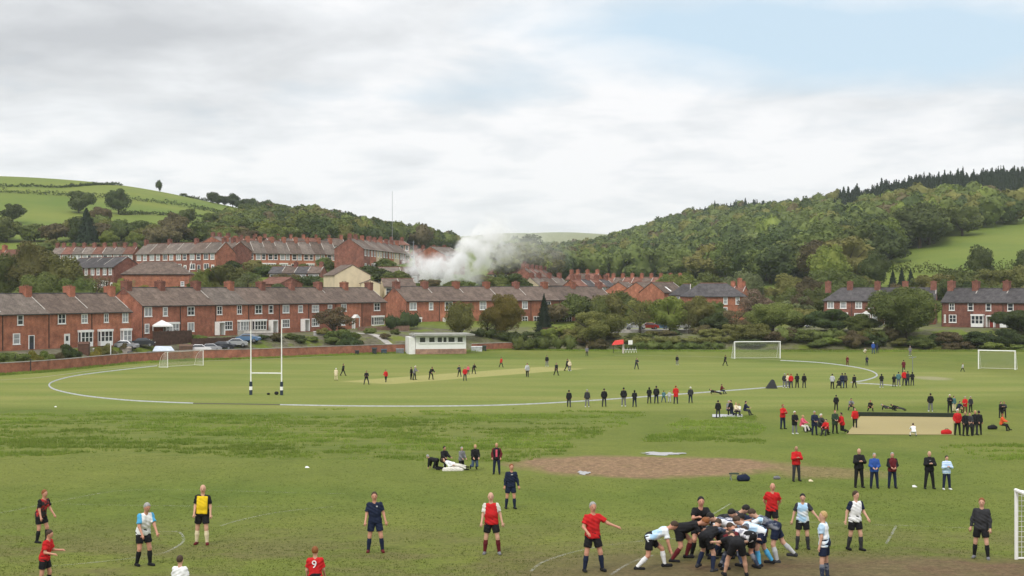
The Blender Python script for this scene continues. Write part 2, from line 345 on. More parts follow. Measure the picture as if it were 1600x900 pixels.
gm = bpy.data.materials.new('meadow_grass'); gm.use_nodes = True
nt = gm.node_tree; L = nt.links; B = nt.nodes['Principled BSDF']
geo = N('ShaderNodeNewGeometry'); P = geo.outputs['Position']; sp = N('ShaderNodeSeparateXYZ'); L.new(P, sp.inputs[0]); PX, PY = sp.outputs[0], sp.outputs[1]
def rgb(c): n = N('ShaderNodeRGB'); n.outputs[0].default_value = (*c, 1); return n.outputs[0]
def mixc(f, a, b, mode='MIX'):
    n = N('ShaderNodeMix', data_type='RGBA'); n.blend_type = mode; n.clamp_factor = True
    for k, v in ((0, f), (6, a), (7, b)):
        if isinstance(v, tuple): n.inputs[k].default_value = (*v, 1)
        elif isinstance(v, (int, float)): n.inputs[k].default_value = v
        else: L.new(v, n.inputs[k])
    return n.outputs[2]
def vscale(vec, s):
    n = N('ShaderNodeVectorMath', operation='MULTIPLY'); L.new(vec, n.inputs[0]); n.inputs[1].default_value = s; return n.outputs[0]
n_big = noise(P, .035, 4, .5); n_mid = noise(vscale(P, (1, .45, 1)), .35, 5, .6); n_fine = noise(P, 3.2, 6, .7); n_x = noise(P, 11.0, 3, .7)
def ellm(cx_, cy_, rx, ry, soft, nz, amp):
    """1 inside an ellipse on the ground, edge broken by noise"""
    a = mth('DIVIDE', mth('SUBTRACT', PX, cx_), rx); b = mth('DIVIDE', mth('SUBTRACT', PY, cy_), ry)
    r = mth('SQRT', mth('ADD', mth('MULTIPLY', a, a), mth('MULTIPLY', b, b)))
    r = mth('ADD', r, mth('MULTIPLY', mth('SUBTRACT', nz, .5), amp))
    return mth('DIVIDE', mth('SUBTRACT', 1.0+soft/2, r), soft, clamp=True)
def band(y, a, b, soft): return mth('MULTIPLY', mth('DIVIDE', mth('SUBTRACT', y, a), soft, clamp=True), mth('DIVIDE', mth('SUBTRACT', b, y), soft, clamp=True))
base = mixc(ramp(n_mid, [(.3, 0.), (.7, 1.)]), (.080, .118, .014), (.120, .158, .022))
base = mixc(ramp(n_big, [(.35, 0.), (.65, 1.)]), base, mixc(.5, base, (.20, .195, .045)))
# mown cricket outfield: lighter, with a dry tint
out = ellm(-8, 185, 78, 52, .12, n_mid, .10)
ofc = mixc(ramp(noise(vscale(P, (.25, 1, 1)), .16, 4, .55), [(.35, 0.), (.68, 1.)]), (.138, .178, .032), (.205, .212, .054))
base = mixc(out, base, ofc)
# the square: pale worn strip, turned a little to the field
rot = N('ShaderNodeVectorRotate'); rot.rotation_type = 'Z_AXIS'; c0 = Vector((-5.5, 195, 0)); rot.inputs['Center'].default_value = c0; L.new(P, rot.inputs['Vector']); rot.inputs['Angle'].default_value = R(-52)
s2 = N('ShaderNodeSeparateXYZ'); L.new(rot.outputs[0], s2.inputs[0])
sa = mth('ABSOLUTE', mth('SUBTRACT', s2.outputs[0], c0.x)); sb = mth('ABSOLUTE', mth('SUBTRACT', s2.outputs[1], c0.y))
sq = mth('MULTIPLY', mth('DIVIDE', mth('SUBTRACT', 22.0, sa), 1.5, clamp=True), mth('DIVIDE', mth('SUBTRACT', 4.6, sb), .6, clamp=True))
base = mixc(mth('MULTIPLY', sq, .85), base, mixc(n_fine, (.34, .31, .115), (.28, .27, .09)))
# rough pasture behind and the hillside fields
hillf = mth('DIVIDE', mth('SUBTRACT', PY, 380.0), 60.0, clamp=True)
base = mixc(hillf, base, mixc(ramp(noise(P, .02, 5, .6), [(.35, 0.), (.65, 1.)]), (.105, .155, .024), (.165, .195, .035)))
far = mth('DIVIDE', mth('SUBTRACT', PY, 1500.0), 800.0, clamp=True)
base = mixc(far, base, (.20, .21, .09))
# rougher darker band between the pitches
rg = band(PY, 78, 126, 8); rgx = mth('DIVIDE', mth('SUBTRACT', 7.5, PX), 5.0, clamp=True)
base = mixc(mth('MULTIPLY', mth('MULTIPLY', rg, rgx), .5), base, mixc(ramp(noise(vscale(P, (.5, 1, 1)), .9, 5, .6), [(.42, 0.), (.62, 1.)]), (.085, .118, .018), (.175, .185, .040)))
# worn brownish turf and mud
def gpe(u, v): p = gp(u, v); return p.x, p.y
dirt = mixc(ramp(n_fine, [(.3, 0.), (.7, 1.)]), (.11, .068, .038), (.33, .215, .122))
mcx, mcy = gpe(1010, 727)
mud = ellm(mcx, mcy, 7.4, 6.6, .30, n_mid, .75)
base = mixc(mth('MULTIPLY', mud, ramp(noise(P, 1.3, 5, .7), [(.25, .75), (.5, 1.)])), base, dirt)
m2x, m2y = gpe(1440, 905)
mud2 = ellm(m2x, m2y, 9.6, 3.7, .35, n_mid, .8)
base = mixc(mth('MULTIPLY', mud2, .9), base, mixc(n_fine, (.066, .034, .022), (.22, .13, .088)))
m3x, m3y = gpe(1105, 885); mud3 = ellm(m3x, m3y, 5.2, 3.4, .7, n_mid, .8)
base = mixc(mth('MULTIPLY', mud3, ramp(n_mid, [(.3, .35), (.65, .85)])), base, mixc(n_fine, (.048, .030, .016), (.12, .078, .042)))
wear = mth('MULTIPLY', ramp(noise(P, .33, 5, .65), [(.38, 0.), (.58, 1.)]), mth('DIVIDE', mth('SUBTRACT', 54.0, PY), 12.0, clamp=True))
base = mixc(mth('MULTIPLY', wear, .7), base, mixc(n_fine, (.095, .082, .03), (.16, .135, .06)))
m4x, m4y = gpe(1290, 738); base = mixc(mth('MULTIPLY', ellm(m4x, m4y, 3.2, 3.2, .6, n_mid, .9), .6), base, dirt)
m5x, m5y = gpe(1455, 591); base = mixc(mth('MULTIPLY', ellm(m5x, m5y, 2.2, 4.0, .6, n_mid, .4), .6), base, (.30, .27, .17))
ga = N('ShaderNodeAttribute'); ga.attribute_name = 'garden'
gn = noise(P, .22, 4, .6)
base = mixc(mth('MULTIPLY', ga.outputs['Fac'], ramp(gn, [(.40, 0.), (.50, .9)])), base, mixc(ramp(noise(P, .8, 5, .7), [(.35, 0.), (.65, 1.)]), (.065, .055, .035), (.17, .15, .12)))
# fine blade-scale value breakup
base = mixc(1.0, base, ramp(n_x, [(.25, .60), (.75, 1.34)]), 'MULTIPLY')
base = mixc(1.0, base, ramp(n_fine, [(.25, .82), (.75, 1.18)]), 'MULTIPLY')
L.new(base, B.inputs['Base Color']); B.inputs['Roughness'].default_value = .9; B.inputs['Specular IOR Level'].default_value = .12
bp = N('ShaderNodeBump'); bp.inputs['Strength'].default_value = .6; bp.inputs['Distance'].default_value = .06; L.new(n_fine, bp.inputs['Height']); L.new(bp.outputs[0], B.inputs['Normal'])
gme = mesh_of('ground', V, Fq, [gm], smooth=True)
gu = 800+F*X/np.maximum(Y, 20); ge = np.interp(gu, EU, ED); gw = sstep((Y-ge-1.2)/1.5)*(1-sstep((Y-ge-38)/12)); gw = gw*np.where(gu < 720, 1, .8)
gat = gme.attributes.new('garden', 'FLOAT', 'POINT'); gat.data.foreach_set('value', gw.ravel().astype(np.float32))
ground = link('ground', gme); tag(ground, kind='structure')

def strip(name, pts, w, m, dz=.012, step=.8, mesh_only=False):
    """flat painted or worn strip following the terrain"""
    pp = []
    for a, b in zip(pts[:-1], pts[1:]):
        n = max(1, int((b-a).length/step))
        for k in range(n): pp.append(a+(b-a)*k/n)
    pp.append(pts[-1]); vv = []
    for i, p in enumerate(pp):
        d = pp[min(i+1, len(pp)-1)]-pp[max(i-1, 0)]; n = Vector((-d.y, d.x, 0)).normalized()*w/2
        for s in (1, -1):
            qx, qy = p.x+s*n.x, p.y+s*n.y; vv.append((qx, qy, hz(qx, qy)+dz))
    ff = [(2*i, 2*i+1, 2*i+3, 2*i+2) for i in range(len(pp)-1)]
    return vv, ff
def smooth_pts(pts, n=6):
    out = []; P_ = [pts[0]]+list(pts)+[pts[-1]]
    for i in range(1, len(P_)-2):
        a, b, c, d = P_[i-1:i+3]
        for k in range(n):
            t = k/n; out.append(.5*((2*b)+(c-a)*t+(2*a-5*b+4*c-d)*t*t+(3*b-a-3*c+d)*t**3))
    out.append(pts[-1]); return out
# faint painted lines on the near pitch
lm = bpy.data.materials.new('worn_white_line'); lm.use_nodes = True; nt = lm.node_tree; L = nt.links
g2 = N('ShaderNodeNewGeometry'); nn = noise(g2.outputs['Position'], 2.2, 5, .75)
tr = N('ShaderNodeBsdfTransparent'); ms = N('ShaderNodeMixShader'); L.new(ramp(nn, [(.36, .0), (.72, .5)]), ms.inputs[0])
nt.nodes['Principled BSDF'].inputs['Base Color'].default_value = (.55, .56, .5, 1); nt.nodes['Principled BSDF'].inputs['Roughness'].default_value = .9
L.new(tr.outputs[0], ms.inputs[1]); L.new(nt.nodes['Principled BSDF'].outputs[0], ms.inputs[2]); L.new(ms.outputs[0], nt.nodes['Material Output'].inputs[0])
vv, ff = [], []
for pl in ([(0, 802), (60, 790), (130, 776), (190, 767), (300, 766), (420, 769), (545, 772)],
           [(100, 788), (200, 790), (300, 791), (420, 792)],
           [(232, 832), (262, 831), (280, 832), (287, 845), (270, 858), (240, 868), (160, 878), (80, 885)],
           [(345, 822), (380, 812), (440, 800), (520, 792)],
           [(830, 893), (850, 878), (900, 862), (960, 851), (1010, 845), (1060, 842)],
           [(955, 898), (985, 880), (1020, 868)],
           [(1100, 812), (1120, 800), (1142, 787)],
           [(1260, 816), (1340, 820), (1430, 822), (1520, 826)], [(1385, 850), (1395, 832), (1400, 822)]):
    a, b = strip('', smooth_pts([gp(*p) for p in pl]), .09, None); k = len(vv); vv += a; ff += [tuple(i+k for i in q_) for q_ in b]
tag(link('pitch_lines', mesh_of('pitch_lines', vv, ff, [lm])), kind='structure')

# cricket boundary rope and the worn white line beyond it
M_ROPE = mat('boundary_rope_white', (.36, .375, .38), .6, .15, 3)
M_ROPED = mat('bare_rope_core', (.10, .095, .06), .8)
def rope(name, pl, m, label, w=.12, h=.10):
    pp = smooth_pts([gp(*p) for p in pl], 8); b = MB(); v_ = []; f_ = []
    for i, p in enumerate(pp):
        d = pp[min(i+1, len(pp)-1)]-pp[max(i-1, 0)]; n = Vector((-d.y, d.x, 0)).normalized()
        z = hz(p.x, p.y)
        v_ += [(p.x+n.x*w, p.y+n.y*w, z-.02), (p.x+n.x*.04, p.y+n.y*.04, z+h), (p.x-n.x*.04, p.y-n.y*.04, z+h), (p.x-n.x*w, p.y-n.y*w, z-.02)]
    for i in range(len(pp)-1):
        for j in range(3): f_.append((4*i+j, 4*i+j+1, 4*i+j+5, 4*i+j+4))
    f_ += [(0, 3, 2, 1), tuple(4*(len(pp)-1)+j for j in (0, 1, 2, 3))]
    o = link(name, mesh_of(name, v_, f_, [m])); return tag(o, label, 'rope')
rope('boundary_rope', [(245, 572), (200, 577), (150, 583), (110, 589), (80, 598), (80, 606), (100, 613), (140, 620), (200, 626), (260, 629), (302, 630.5)], M_ROPE, 'white boundary rope curving round the left end of the cricket field')
rope('boundary_rope', [(302, 631), (370, 632), (438, 633)], M_ROPED, 'bare dark stretch of boundary rope below the rugby posts')
rope('boundary_rope', [(438, 633), (560, 635), (700, 635), (800, 633), (900, 628), (1000, 621), (1110, 613), (1200, 606), (1232, 603)], M_ROPE, 'long white boundary rope running in front of the cricketers')
rope('boundary_rope', [(1330, 598), (1350, 595), (1366, 590), (1370, 585), (1358, 579), (1330, 573), (1280, 567), (1220, 563.5)], M_ROPE, 'white boundary rope hooking round the right end of the field', .14, .1)
rope('boundary_rope', [(1340, 599), (1375, 601), (1400, 603)], M_ROPE, 'short straight piece of white rope beside the right end hook', .12, .08)
vv, ff = [], []
for pl in ([(0, 594), (60, 590), (150, 579), (245, 570), (330, 564), (400, 561.5), (520, 557)], [(960, 555.5), (1060, 556.5), (1145, 559), (1225, 563)]):
    a, b = strip('', smooth_pts([gp(*p) for p in pl]), .35, None, .02, 2.); k = len(vv); vv += a; ff += [tuple(i+k for i in q_) for q_ in b]
tag(link('worn_path', mesh_of('worn_path', vv, ff, [mat('worn_pale_turf', (.33, .31, .22), .9, .25, 2, coord='Generated')])), kind='structure')

# puddles
wm = mat('puddle_water', (.20, .19, .18), .04, spec=1.0)
for name, (u, v, ru, rv) in {'puddle': (1035, 710, 30, 1.7), 'puddle.001': (912, 740, 9, 2.0)}.items():
    p = gp(u, v); a = gp(u, v-rv); b = gp(u, v+rv); ry = (a.y-b.y)/2; rx = ru/F*p.y
    n = 40; vs = []
    for k in range(n):
        t = 2*math.pi*k/n; w = 1+.22*math.sin(3*t+1)+.16*math.sin(7*t)+.1*math.sin(13*t+2)
        vs.append((p.x+rx*w*math.cos(t), p.y+ry*w*math.sin(t), 0))
    zc = max(hz(q_[0], q_[1]) for q_ in vs)+.012
    tag(link('puddle', mesh_of('puddle', [(a_, b_, zc) for a_, b_, _ in vs], [tuple(range(n))], [wm])), kind='structure')

# sandy practice strip on the right
ca, cb, cc_, cd = gp(1322, 679), gp(1490, 680), gp(1490, 652), gp(1345, 650)
vv = []; n = 12
for i in range(n+1):
    for j in range(n+1):
        a = ca.lerp(cb, j/n); b = cd.lerp(cc_, j/n); p = a.lerp(b, i/n); vv.append((p.x, p.y, hz(p.x, p.y)+.03))
ff = [(i*(n+1)+j, i*(n+1)+j+1, (i+1)*(n+1)+j+1, (i+1)*(n+1)+j) for i in range(n) for j in range(n)]
tag(link('practice_strip', mesh_of('practice_strip', vv, ff, [mat('sandy_matting', (.31, .255, .112), .95, .12, .6, coord='Generated')])), kind='structure')
bm_ = MB(); a, b = gp(1333, 650.5), gp(1497, 652.5); d = (b-a); n_ = Vector((-d.y, d.x, 0)).normalized()*.12
pts = [a-n_, b-n_, b+n_, a+n_]
bm_.poly([(p.x, p.y, hz(p.x, p.y)-.1) for p in pts]+[(p.x, p.y, hz(p.x, p.y)+.38) for p in pts], [(0,3,2,1),(4,5,6,7),(0,1,5,4),(1,2,6,5),(2,3,7,6),(3,0,4,7)])
tag(bm_.build('kerb_board', mat('black_green_board', (.018, .026, .016), .8)), 'long low black board along the far side of the sandy strip', 'board')

# rough grass between the pitches and short tufts near the camera
def tufts(name, n, region, hmin, hmax, blades, m, wid=.03, spread=.08):
    pts = region(n); k = len(pts); nb = k*blades
    P0 = np.repeat(pts, blades, 0); th = rng.uniform(0, 2*np.pi, nb); rr = rng.uniform(0, spread, nb)
    P0 = P0 + np.stack([np.cos(th)*rr, np.sin(th)*rr], 1)
    z = height(P0[:, 0], P0[:, 1])-.01; h = rng.uniform(hmin, hmax, nb)*np.repeat(rng.uniform(.6, 1.25, k), blades)
    t2 = rng.uniform(0, 2*np.pi, nb); w = wid*rng.uniform(.6, 1.4, nb); ln = h*rng.uniform(.1, .7, nb)
    dx, dy = np.cos(t2)*w, np.sin(t2)*w; lx, ly = np.cos(th)*ln, np.sin(th)*ln
    a = np.stack([P0[:, 0]-dx, P0[:, 1]-dy, z], 1); b = np.stack([P0[:, 0]+dx, P0[:, 1]+dy, z], 1); c = np.stack([P0[:, 0]+lx, P0[:, 1]+ly, z+h], 1)
    v = np.stack([a, b, c], 1).reshape(-1, 3); f = np.arange(nb*3).reshape(-1, 3)
    o = link(name, mesh_of(name, v, f, [m])); return o
def vnoise(x, y, s, seed=0):
    r = np.random.default_rng(seed); t = r.random((256, 256)); x = x/s; y = y/s; xi = np.floor(x).astype(int); yi = np.floor(y).astype(int); fx = x-xi; fy = y-yi
    fx = fx*fx*(3-2*fx); fy = fy*fy*(3-2*fy); g = lambda i, j: t[i % 256, j % 256]
    return (g(xi, yi)*(1-fx)+g(xi+1, yi)*fx)*(1-fy)+(g(xi, yi+1)*(1-fx)+g(xi+1, yi+1)*fx)*fy
def uvof(x, y): z = height(x, y); return 800+F*x/y, 450+F*(HC-z)/y
def reg_rough(n):
    y = rng.uniform(76, 142, n*3); x = rng.uniform(-62, 48, n*3); u, v = uvof(x, y)
    nn_ = vnoise(x*.45, y, 1.5, 3)*.65+vnoise(x, y, .6, 4)*.35; e = vnoise(x, y, 6, 5)*26-6
    inA = (v > 641+e*.6) & (v < 703+e) & (u > -60) & (u < 1000-(v-660)*2.0-e*3)
    inB = (v > 650+e*.3) & (v < 690+e*.2) & (u > 1090-(v-640)*1.9+e) & (u < 1180+e)
    inC = (u > 1455+e*3) & (u < 1640) & (v > 688+e*.3) & (v < 716+e*.3)
    k = (inA | inB | inC) & (nn_ > .40+.34*rng.random(len(y)))
    return np.stack([x, y], 1)[k][:n]
mg = leafm('tussock_grass', (.14, .23, .022), (.32, .40, .060), .5)
tag(tufts('rough_grass', 27000, reg_rough, .08, .24, 8, mg, .035, .25), 'long rough tussocky grass between the two pitches', 'grass', kind='stuff')
def reg_near(n):
    y = 34+rng.random(n)**1.5*52; x = rng.uniform(-1, 1, n)*(.385*y+1); u, v = uvof(x, y)
    keep = ((x-m2x)/9.6)**2+((y-m2y)/4.2)**2 > .8+.5*rng.random(n)
    keep &= ((x-m3x)/4.6)**2+((y-m3y)/3.0)**2 > .5+.8*rng.random(n)
    keep &= ((x-mcx)/9.2)**2+((y-mcy)/8.2)**2 > 1.0
    keep &= vnoise(x, y, 1.7, 9)*.6+vnoise(x, y, .5, 8)*.4 > .33
    return np.stack([x, y], 1)[keep]
mg2 = leafm('mown_grass', (.085, .128, .016), (.155, .195, .030), .35)
tag(tufts('mown_grass', 80000, reg_near, .015, .045, 3, mg2, .014, .10), 'short mown grass of the near pitch', 'grass', kind='stuff')
def reg_edge(n):
    u = rng.uniform(-40, 1640, n); d = np.interp(u, EU, ED)-rng.uniform(.1, 2.6, n); return np.stack([(u-800)/F*d, d], 1)
tag(tufts('verge_grass', 9000, reg_edge, .1, .4, 4, mg, .07, .25), 'ungrazed grass along the foot of the wall and hedge', 'grass', kind='stuff')
# ---------------- houses ----------------
WC = {}
def window_mesh(w, h, style):
    w *= 1.26; h *= 1.14; k = (round(w, 2), round(h, 2), style)
    if k not in WC:
        b = MB(); t = .13
        b.box(-w/2, w/2, -.10, .03, 0, t); b.box(-w/2, w/2, -.10, .03, h-t, h)
        b.box(-w/2, -w/2+t, -.10, .03, t, h-t); b.box(w/2-t, w/2, -.10, .03, t, h-t)
        n = {'four': 1, 'wide': 3, 'sash': 0, 'two': 1, 'plain': 0}[style]
        for i in range(n):
            x = -w/2+w*(i+1)/(n+1); b.box(x-.045, x+.045, -.09, .02, t, h-t)
        if style in ('four', 'wide', 'sash'): b.box(-w/2+t, w/2-t, -.085, .02, h*.5-.035, h*.5+.035)
        b.box(-w/2-.08, w/2+.08, -.16, .03, -.09, 0)
        f = b.mesh('window', M_WHITE)
        g = MB(); g.box(-w/2+t, w/2-t, -.035, .02, t, h-t)
        c = rng.random()
        WC[k] = (f, g.mesh('pane', M_GLASS), g.mesh('pane', M_CURT))
    return WC[k]
def window(par, x, z, w, h, style='four', curt=False, y=0.0, rz=0.0):
    f, p1, p2 = window_mesh(w, h, style)
    o = link('window', f, par, (x, y-.002, z), rz); link('pane', p2 if curt else p1, o); return o
def door(par, x, w=.95, h=2.05, m=0, porch=None, y=0.0):
    b = MB(); b.box(x-w/2-.1, x-w/2, -.12, .02, 0, h+.1); b.box(x+w/2, x+w/2+.1, -.12, .02, 0, h+.1); b.box(x-w/2, x+w/2, -.12, .02, h, h+.1)
    b.build('door_frame', M_WHITE, par, (0, y-.002, 0))
    b = MB(); b.box(x-w/2, x+w/2, -.07, .02, .02, h)
    d = b.build('door', M_DOORS[m], par, (0, y-.002, 0)); b = MB(); b.box(x-w*.28, x+w*.28, -.085, -.069, h*.5, h*.88); b.build('pane', M_GLASS, d)
    if porch == 'gable':
        b = MB(); s = 1.0
        b.box(x-s, x-s+.14, -1.0, -.86, 0, h+.25); b.box(x+s-.14, x+s, -1.0, -.86, 0, h+.25)
        b.poly([(x-s-.15, -1.1, h+.25), (x+s+.15, -1.1, h+.25), (x, -1.1, h+1.0), (x-s-.15, -.13, h+.25), (x+s+.15, -.13, h+.25), (x, -.13, h+1.0)], [(0, 1, 2), (5, 4, 3), (0, 2, 5, 3), (1, 4, 5, 2), (0, 3, 4, 1)])
        b.build('porch', M_WHITE, par, (0, y, 0))
    elif porch == 'flat':
        b = MB(); b.box(x-.85, x+.85, -1.2, -.13, h+.2, h+.42); b.box(x-.85, x-.72, -1.2, -.13, 0, h+.2); b.box(x+.72, x+.85, -1.2, -.13, 0, h+.2)
        b.build('porch', M_WHITE, par, (0, y, 0))
def bay(par, x, w, h, m=None, dep=.75):
    """white framed bay or sun room standing proud of the ground floor"""
    b = MB(); b.box(x-w/2, x+w/2, -dep, -.002, 0, .75); b.box(x-w/2-.08, x+w/2+.08, -dep-.1, -.002, h, h+.36)
    n = max(2, int(w/.75))
    for i in range(n+1):
        q = x-w/2+.05+(w-.1)*i/n; b.box(q-.085, q+.085, -dep+.01, -dep+.11, .55, h)
    b.box(x-w/2+.1, x+w/2-.1, -dep+.02, -dep+.09, h*.62, h*.62+.08)
    for s in (-1, 1):
        q = x+s*(w/2-.05); b.box(q-.05, q+.05, -.12, -.02, .55, h)
    o = b.build('bay', M_WHITE, par)
    g = MB(); g.box(x-w/2+.1, x+w/2-.1, -dep+.05, -.14, .56, h-.01); g.build('pane', M_GLASS if rng.random() < .6 else M_CURT, o)
def house(loc, th, w, d, eh, rise, label, group=None, wall=None, roof=None, ends=(False, False), chim=(False, True), up=None, low=None, det=2,
          hip=(False, False), found=2.0, verge=True, cat='house', gablewin=False, chh=1.35, cream=False, name='terraced_house'):
    wall = wall or M_BRICK; roof = roof or M_ROOF
    t = empty(name, loc, th); tag(t, label, cat, group)
    e = .003; hx0 = d*.42 if hip[0] else 0; hx1 = d*.42 if hip[1] else 0
    b = MB(); x0, x1 = e, w-e
    vs = [(x0, 0, -found), (x1, 0, -found), (x1, d, -found), (x0, d, -found), (x0, 0, eh), (x1, 0, eh), (x1, d, eh), (x0, d, eh)]
    fs = [(0, 1, 5, 4), (2, 3, 7, 6), (0, 3, 2, 1)]
    for side, (a_, b_, c_, d_) in enumerate(((0, 3, 7, 4), (1, 5, 6, 2))):
        if hip[side]: fs.append((a_, d_, c_, b_) if side == 0 else (a_, d_, c_, b_))
    if not hip[0]: vs.append((x0, d/2, eh+rise-.02)); i0 = len(vs)-1; fs.append((0, 4, i0, 7, 3))
    if not hip[1]: vs.append((x1, d/2, eh+rise-.02)); i1 = len(vs)-1; fs.append((1, 2, 6, i1, 5))
    b.poly(vs, fs); b.build('wall', wall, t)
    # roof
    ov = .28; tk = .13; o0 = (.12 if ends[0] and not hip[0] else (ov if hip[0] else -.0015)); o1 = (.12 if ends[1] and not hip[1] else (ov if hip[1] else -.0015))
    sl = rise/(d/2); ze = eh-ov*sl+.04; xa, xb = -o0, w+o1; ra, rb = xa+hx0+(ov if hip[0] else 0), xb-hx1-(ov if hip[1] else 0)
    if rb < ra+.05: ra = rb = (ra+rb)/2; rb += .03
    top = [(xa, -ov, ze+tk), (xb, -ov, ze+tk), (rb, d/2, eh+rise+tk+.04), (ra, d/2, eh+rise+tk+.04), (xb, d+ov, ze+tk), (xa, d+ov, ze+tk)]
    bot = [(p[0], p[1], p[2]-tk) for p in top]
    b = MB(); fs = [(0, 1, 2, 3), (3, 2, 4, 5), (6+0, 6+3, 6+2, 6+1), (6+3, 6+5, 6+4, 6+2), (0, 6, 7, 1), (4, 10, 11, 5), (0, 3, 9, 6), (3, 5, 11, 9), (1, 7, 8, 2), (2, 8, 10, 4)]
    if hip[0]: fs += [(0, 3, 5), (6, 11, 9)]
    if hip[1]: fs += [(1, 4, 2), (7, 8, 10)]
    b.poly(top+bot, fs); rf = b.build('roof', roof, t)
    if det >= 1:
        b = MB(); b.tube([(ra, d/2, eh+rise+tk+.05), (rb, d/2, eh+rise+tk+.05)], .10, 6); b.build('ridge_tiles', M_ROOF3 if det == 1 else M_ROOF4, rf)
    if verge and rng.random() < .75:
        fr = rng.uniform(.35, 1.0); y0 = d/2*(1-fr)
        b = MB(); z0 = ze+tk+.015+(y0+ov)*sl; z1 = eh+rise+tk+.03
        b.poly([(w-.16, y0, z0), (w+.0, y0, z0), (w+.0, d/2-.2, z1-.06), (w-.16, d/2-.2, z1-.06), (w-.16, y0, z0+.05), (w, y0, z0+.05), (w, d/2-.2, z1), (w-.16, d/2-.2, z1)],
               [(0, 3, 2, 1), (4, 5, 6, 7), (0, 1, 5, 4), (1, 2, 6, 5), (2, 3, 7, 6), (3, 0, 4, 7)]); b.build('flashing', M_STONE, rf)
    for k, xx in ((0, .55), (1, w-.62)):
        if chim[k]:
            b = MB(); cw = 1.25 if det >= 2 else .95; zt = eh+rise+chh; yy = d/2-.1; cd = .55 if det < 2 else .75
            b.box(xx-cw/2, xx+cw/2, yy-cd, yy+cd, eh+rise-1.0, zt); b.box(xx-cw/2-.07, xx+cw/2+.07, yy-cd-.07, yy+cd+.07, zt-.28, zt-.12)
            b.cur = 1
            for q in range(3): b.tube([(xx, yy-cd*.6+q*cd*.6, zt), (xx, yy-cd*.6+q*cd*.6, zt+.24)], .13, 8, .10)
            c = b.build('chimney', [M_BRICK2 if wall != M_BRICK3 else M_BRICK, M_ROOF3], rf)
    b = MB(); b.box(xa, xb, -ov-.1, -ov+.0, ze-.06, ze+.06); b.box(.05, .14, -.1, -.002, 0, eh-.05) if det >= 2 else None
    b.build('gutter', M_DARK, t)
    for (x, z, ww, hh, st, cu) in (up or []): window(t, x*w, z, ww, hh, st, cu)
    for ft in (low or []):
        k = ft[0]
        if k == 'win': window(t, ft[1]*w, .85, ft[2], 1.45, ft[3] if len(ft) > 3 else 'four', rng.random() < .4)
        elif k == 'bay': bay(t, ft[1]*w, ft[2], 2.3)
        elif k == 'door': door(t, ft[1]*w, m=ft[2], porch=ft[3] if len(ft) > 3 else None)
    return t
def terrace(u0, d0, u1, d1, n, eh, rise, depth, labels, group, ze=None, wall=None, roofs=None, styles=None, det=2, ends=(True, True), chim0=True, hip=(False, False), base=None, chims=None, **kw):
    """n houses whose FRONT face runs from (u0,d0) to (u1,d1) in photo column / metres"""
    a = Vector(((u0-800)/F*d0, d0)); b = Vector(((u1-800)/F*d1, d1)); th = math.atan2((b-a).y, (b-a).x); wd = (b-a).length/n
    out = []
    for i in range(n):
        p = a.lerp(b, i/n); z = (ze-eh) if ze is not None else base
        up, low = styles[i % len(styles)] if styles else auto_style(wd, eh, det)
        wl = wall[i % len(wall)] if isinstance(wall, list) else wall; rf = roofs[i % len(roofs)] if isinstance(roofs, list) else roofs
        out.append(house((p.x, p.y, z), th, wd, depth, eh, rise, labels[i], group, wl, rf, (ends[0] and i == 0, ends[1] and i == n-1),
                   (chim0 and i == 0, True) if chims is None else (chim0 and i == 0, chims[i % len(chims)]), up, low, det, (hip[0] and i == 0, hip[1] and i == n-1), **kw))
    return out
def auto_style(w, eh, det):
    zu = eh-1.75; c = lambda: rng.random() < .6
    if det == 1:
        zu = eh-1.95; k = rng.integers(3)
        up = [(.27, zu, 1.5, 1.55, 'two', c()), (.73, zu, 1.3, 1.55, 'sash', c())] if w > 5 else [(.3, zu, 1.2, 1.5, 'sash', c()), (.74, zu, 1.0, 1.5, 'sash', c())]
        return up, [[('win', .3, 1.7, 'two'), ('door', .76, int(rng.integers(4)))], [('bay', .36, 2.4), ('door', .82, 0)], [('bay', .6, 2.4)]][k]
    st = ['four', 'two', 'sash'][rng.integers(3)]
    up = [(.25+rng.uniform(-.03, .03), zu, 1.15 if st != 'sash' else .85, 1.3, st, c()), (.74+rng.uniform(-.04, .04), zu, .85 if st == 'four' else 1.1, 1.3, 'sash', c())]
    if w < 6: up = up[:1] if rng.random() < .4 else [(.25, zu, .9, 1.25, 'sash', c()), (.72, zu, .9, 1.25, 'sash', c())]
    k = rng.integers(4)
    if w < 6: low = [[('win', .3, 1.3, 'two'), ('door', .75, int(rng.integers(4)))], [('bay', .36, 2.0), ('door', .8, 0)], [('door', .2, int(rng.integers(4))), ('win', .66, 1.5, 'wide')], [('bay', .6, 2.2)]][k]
    else: low = [[('win', .22, 1.5, 'two'), ('door', .62, int(rng.integers(4)), 'flat')], [('bay', .3, 2.6), ('door', .72, 0)], [('win', .25, 1.3), ('door', .55, 0, 'gable'), ('win', .85, 1.0, 'sash')], [('bay', .68, 2.4), ('door', .28, 1)]][k]
    return up, low
ORD = ['first', 'second', 'third', 'fourth', 'fifth', 'sixth', 'seventh', 'eighth', 'ninth', 'tenth', 'eleventh', 'twelfth', 'thirteenth', 'fourteenth', 'fifteenth', 'sixteenth']
def rowlab(fmt, n, k0=0): return [fmt.format(ORD[i+k0]) for i in range(n)]
S = lambda *a: a
z1 = 3.75
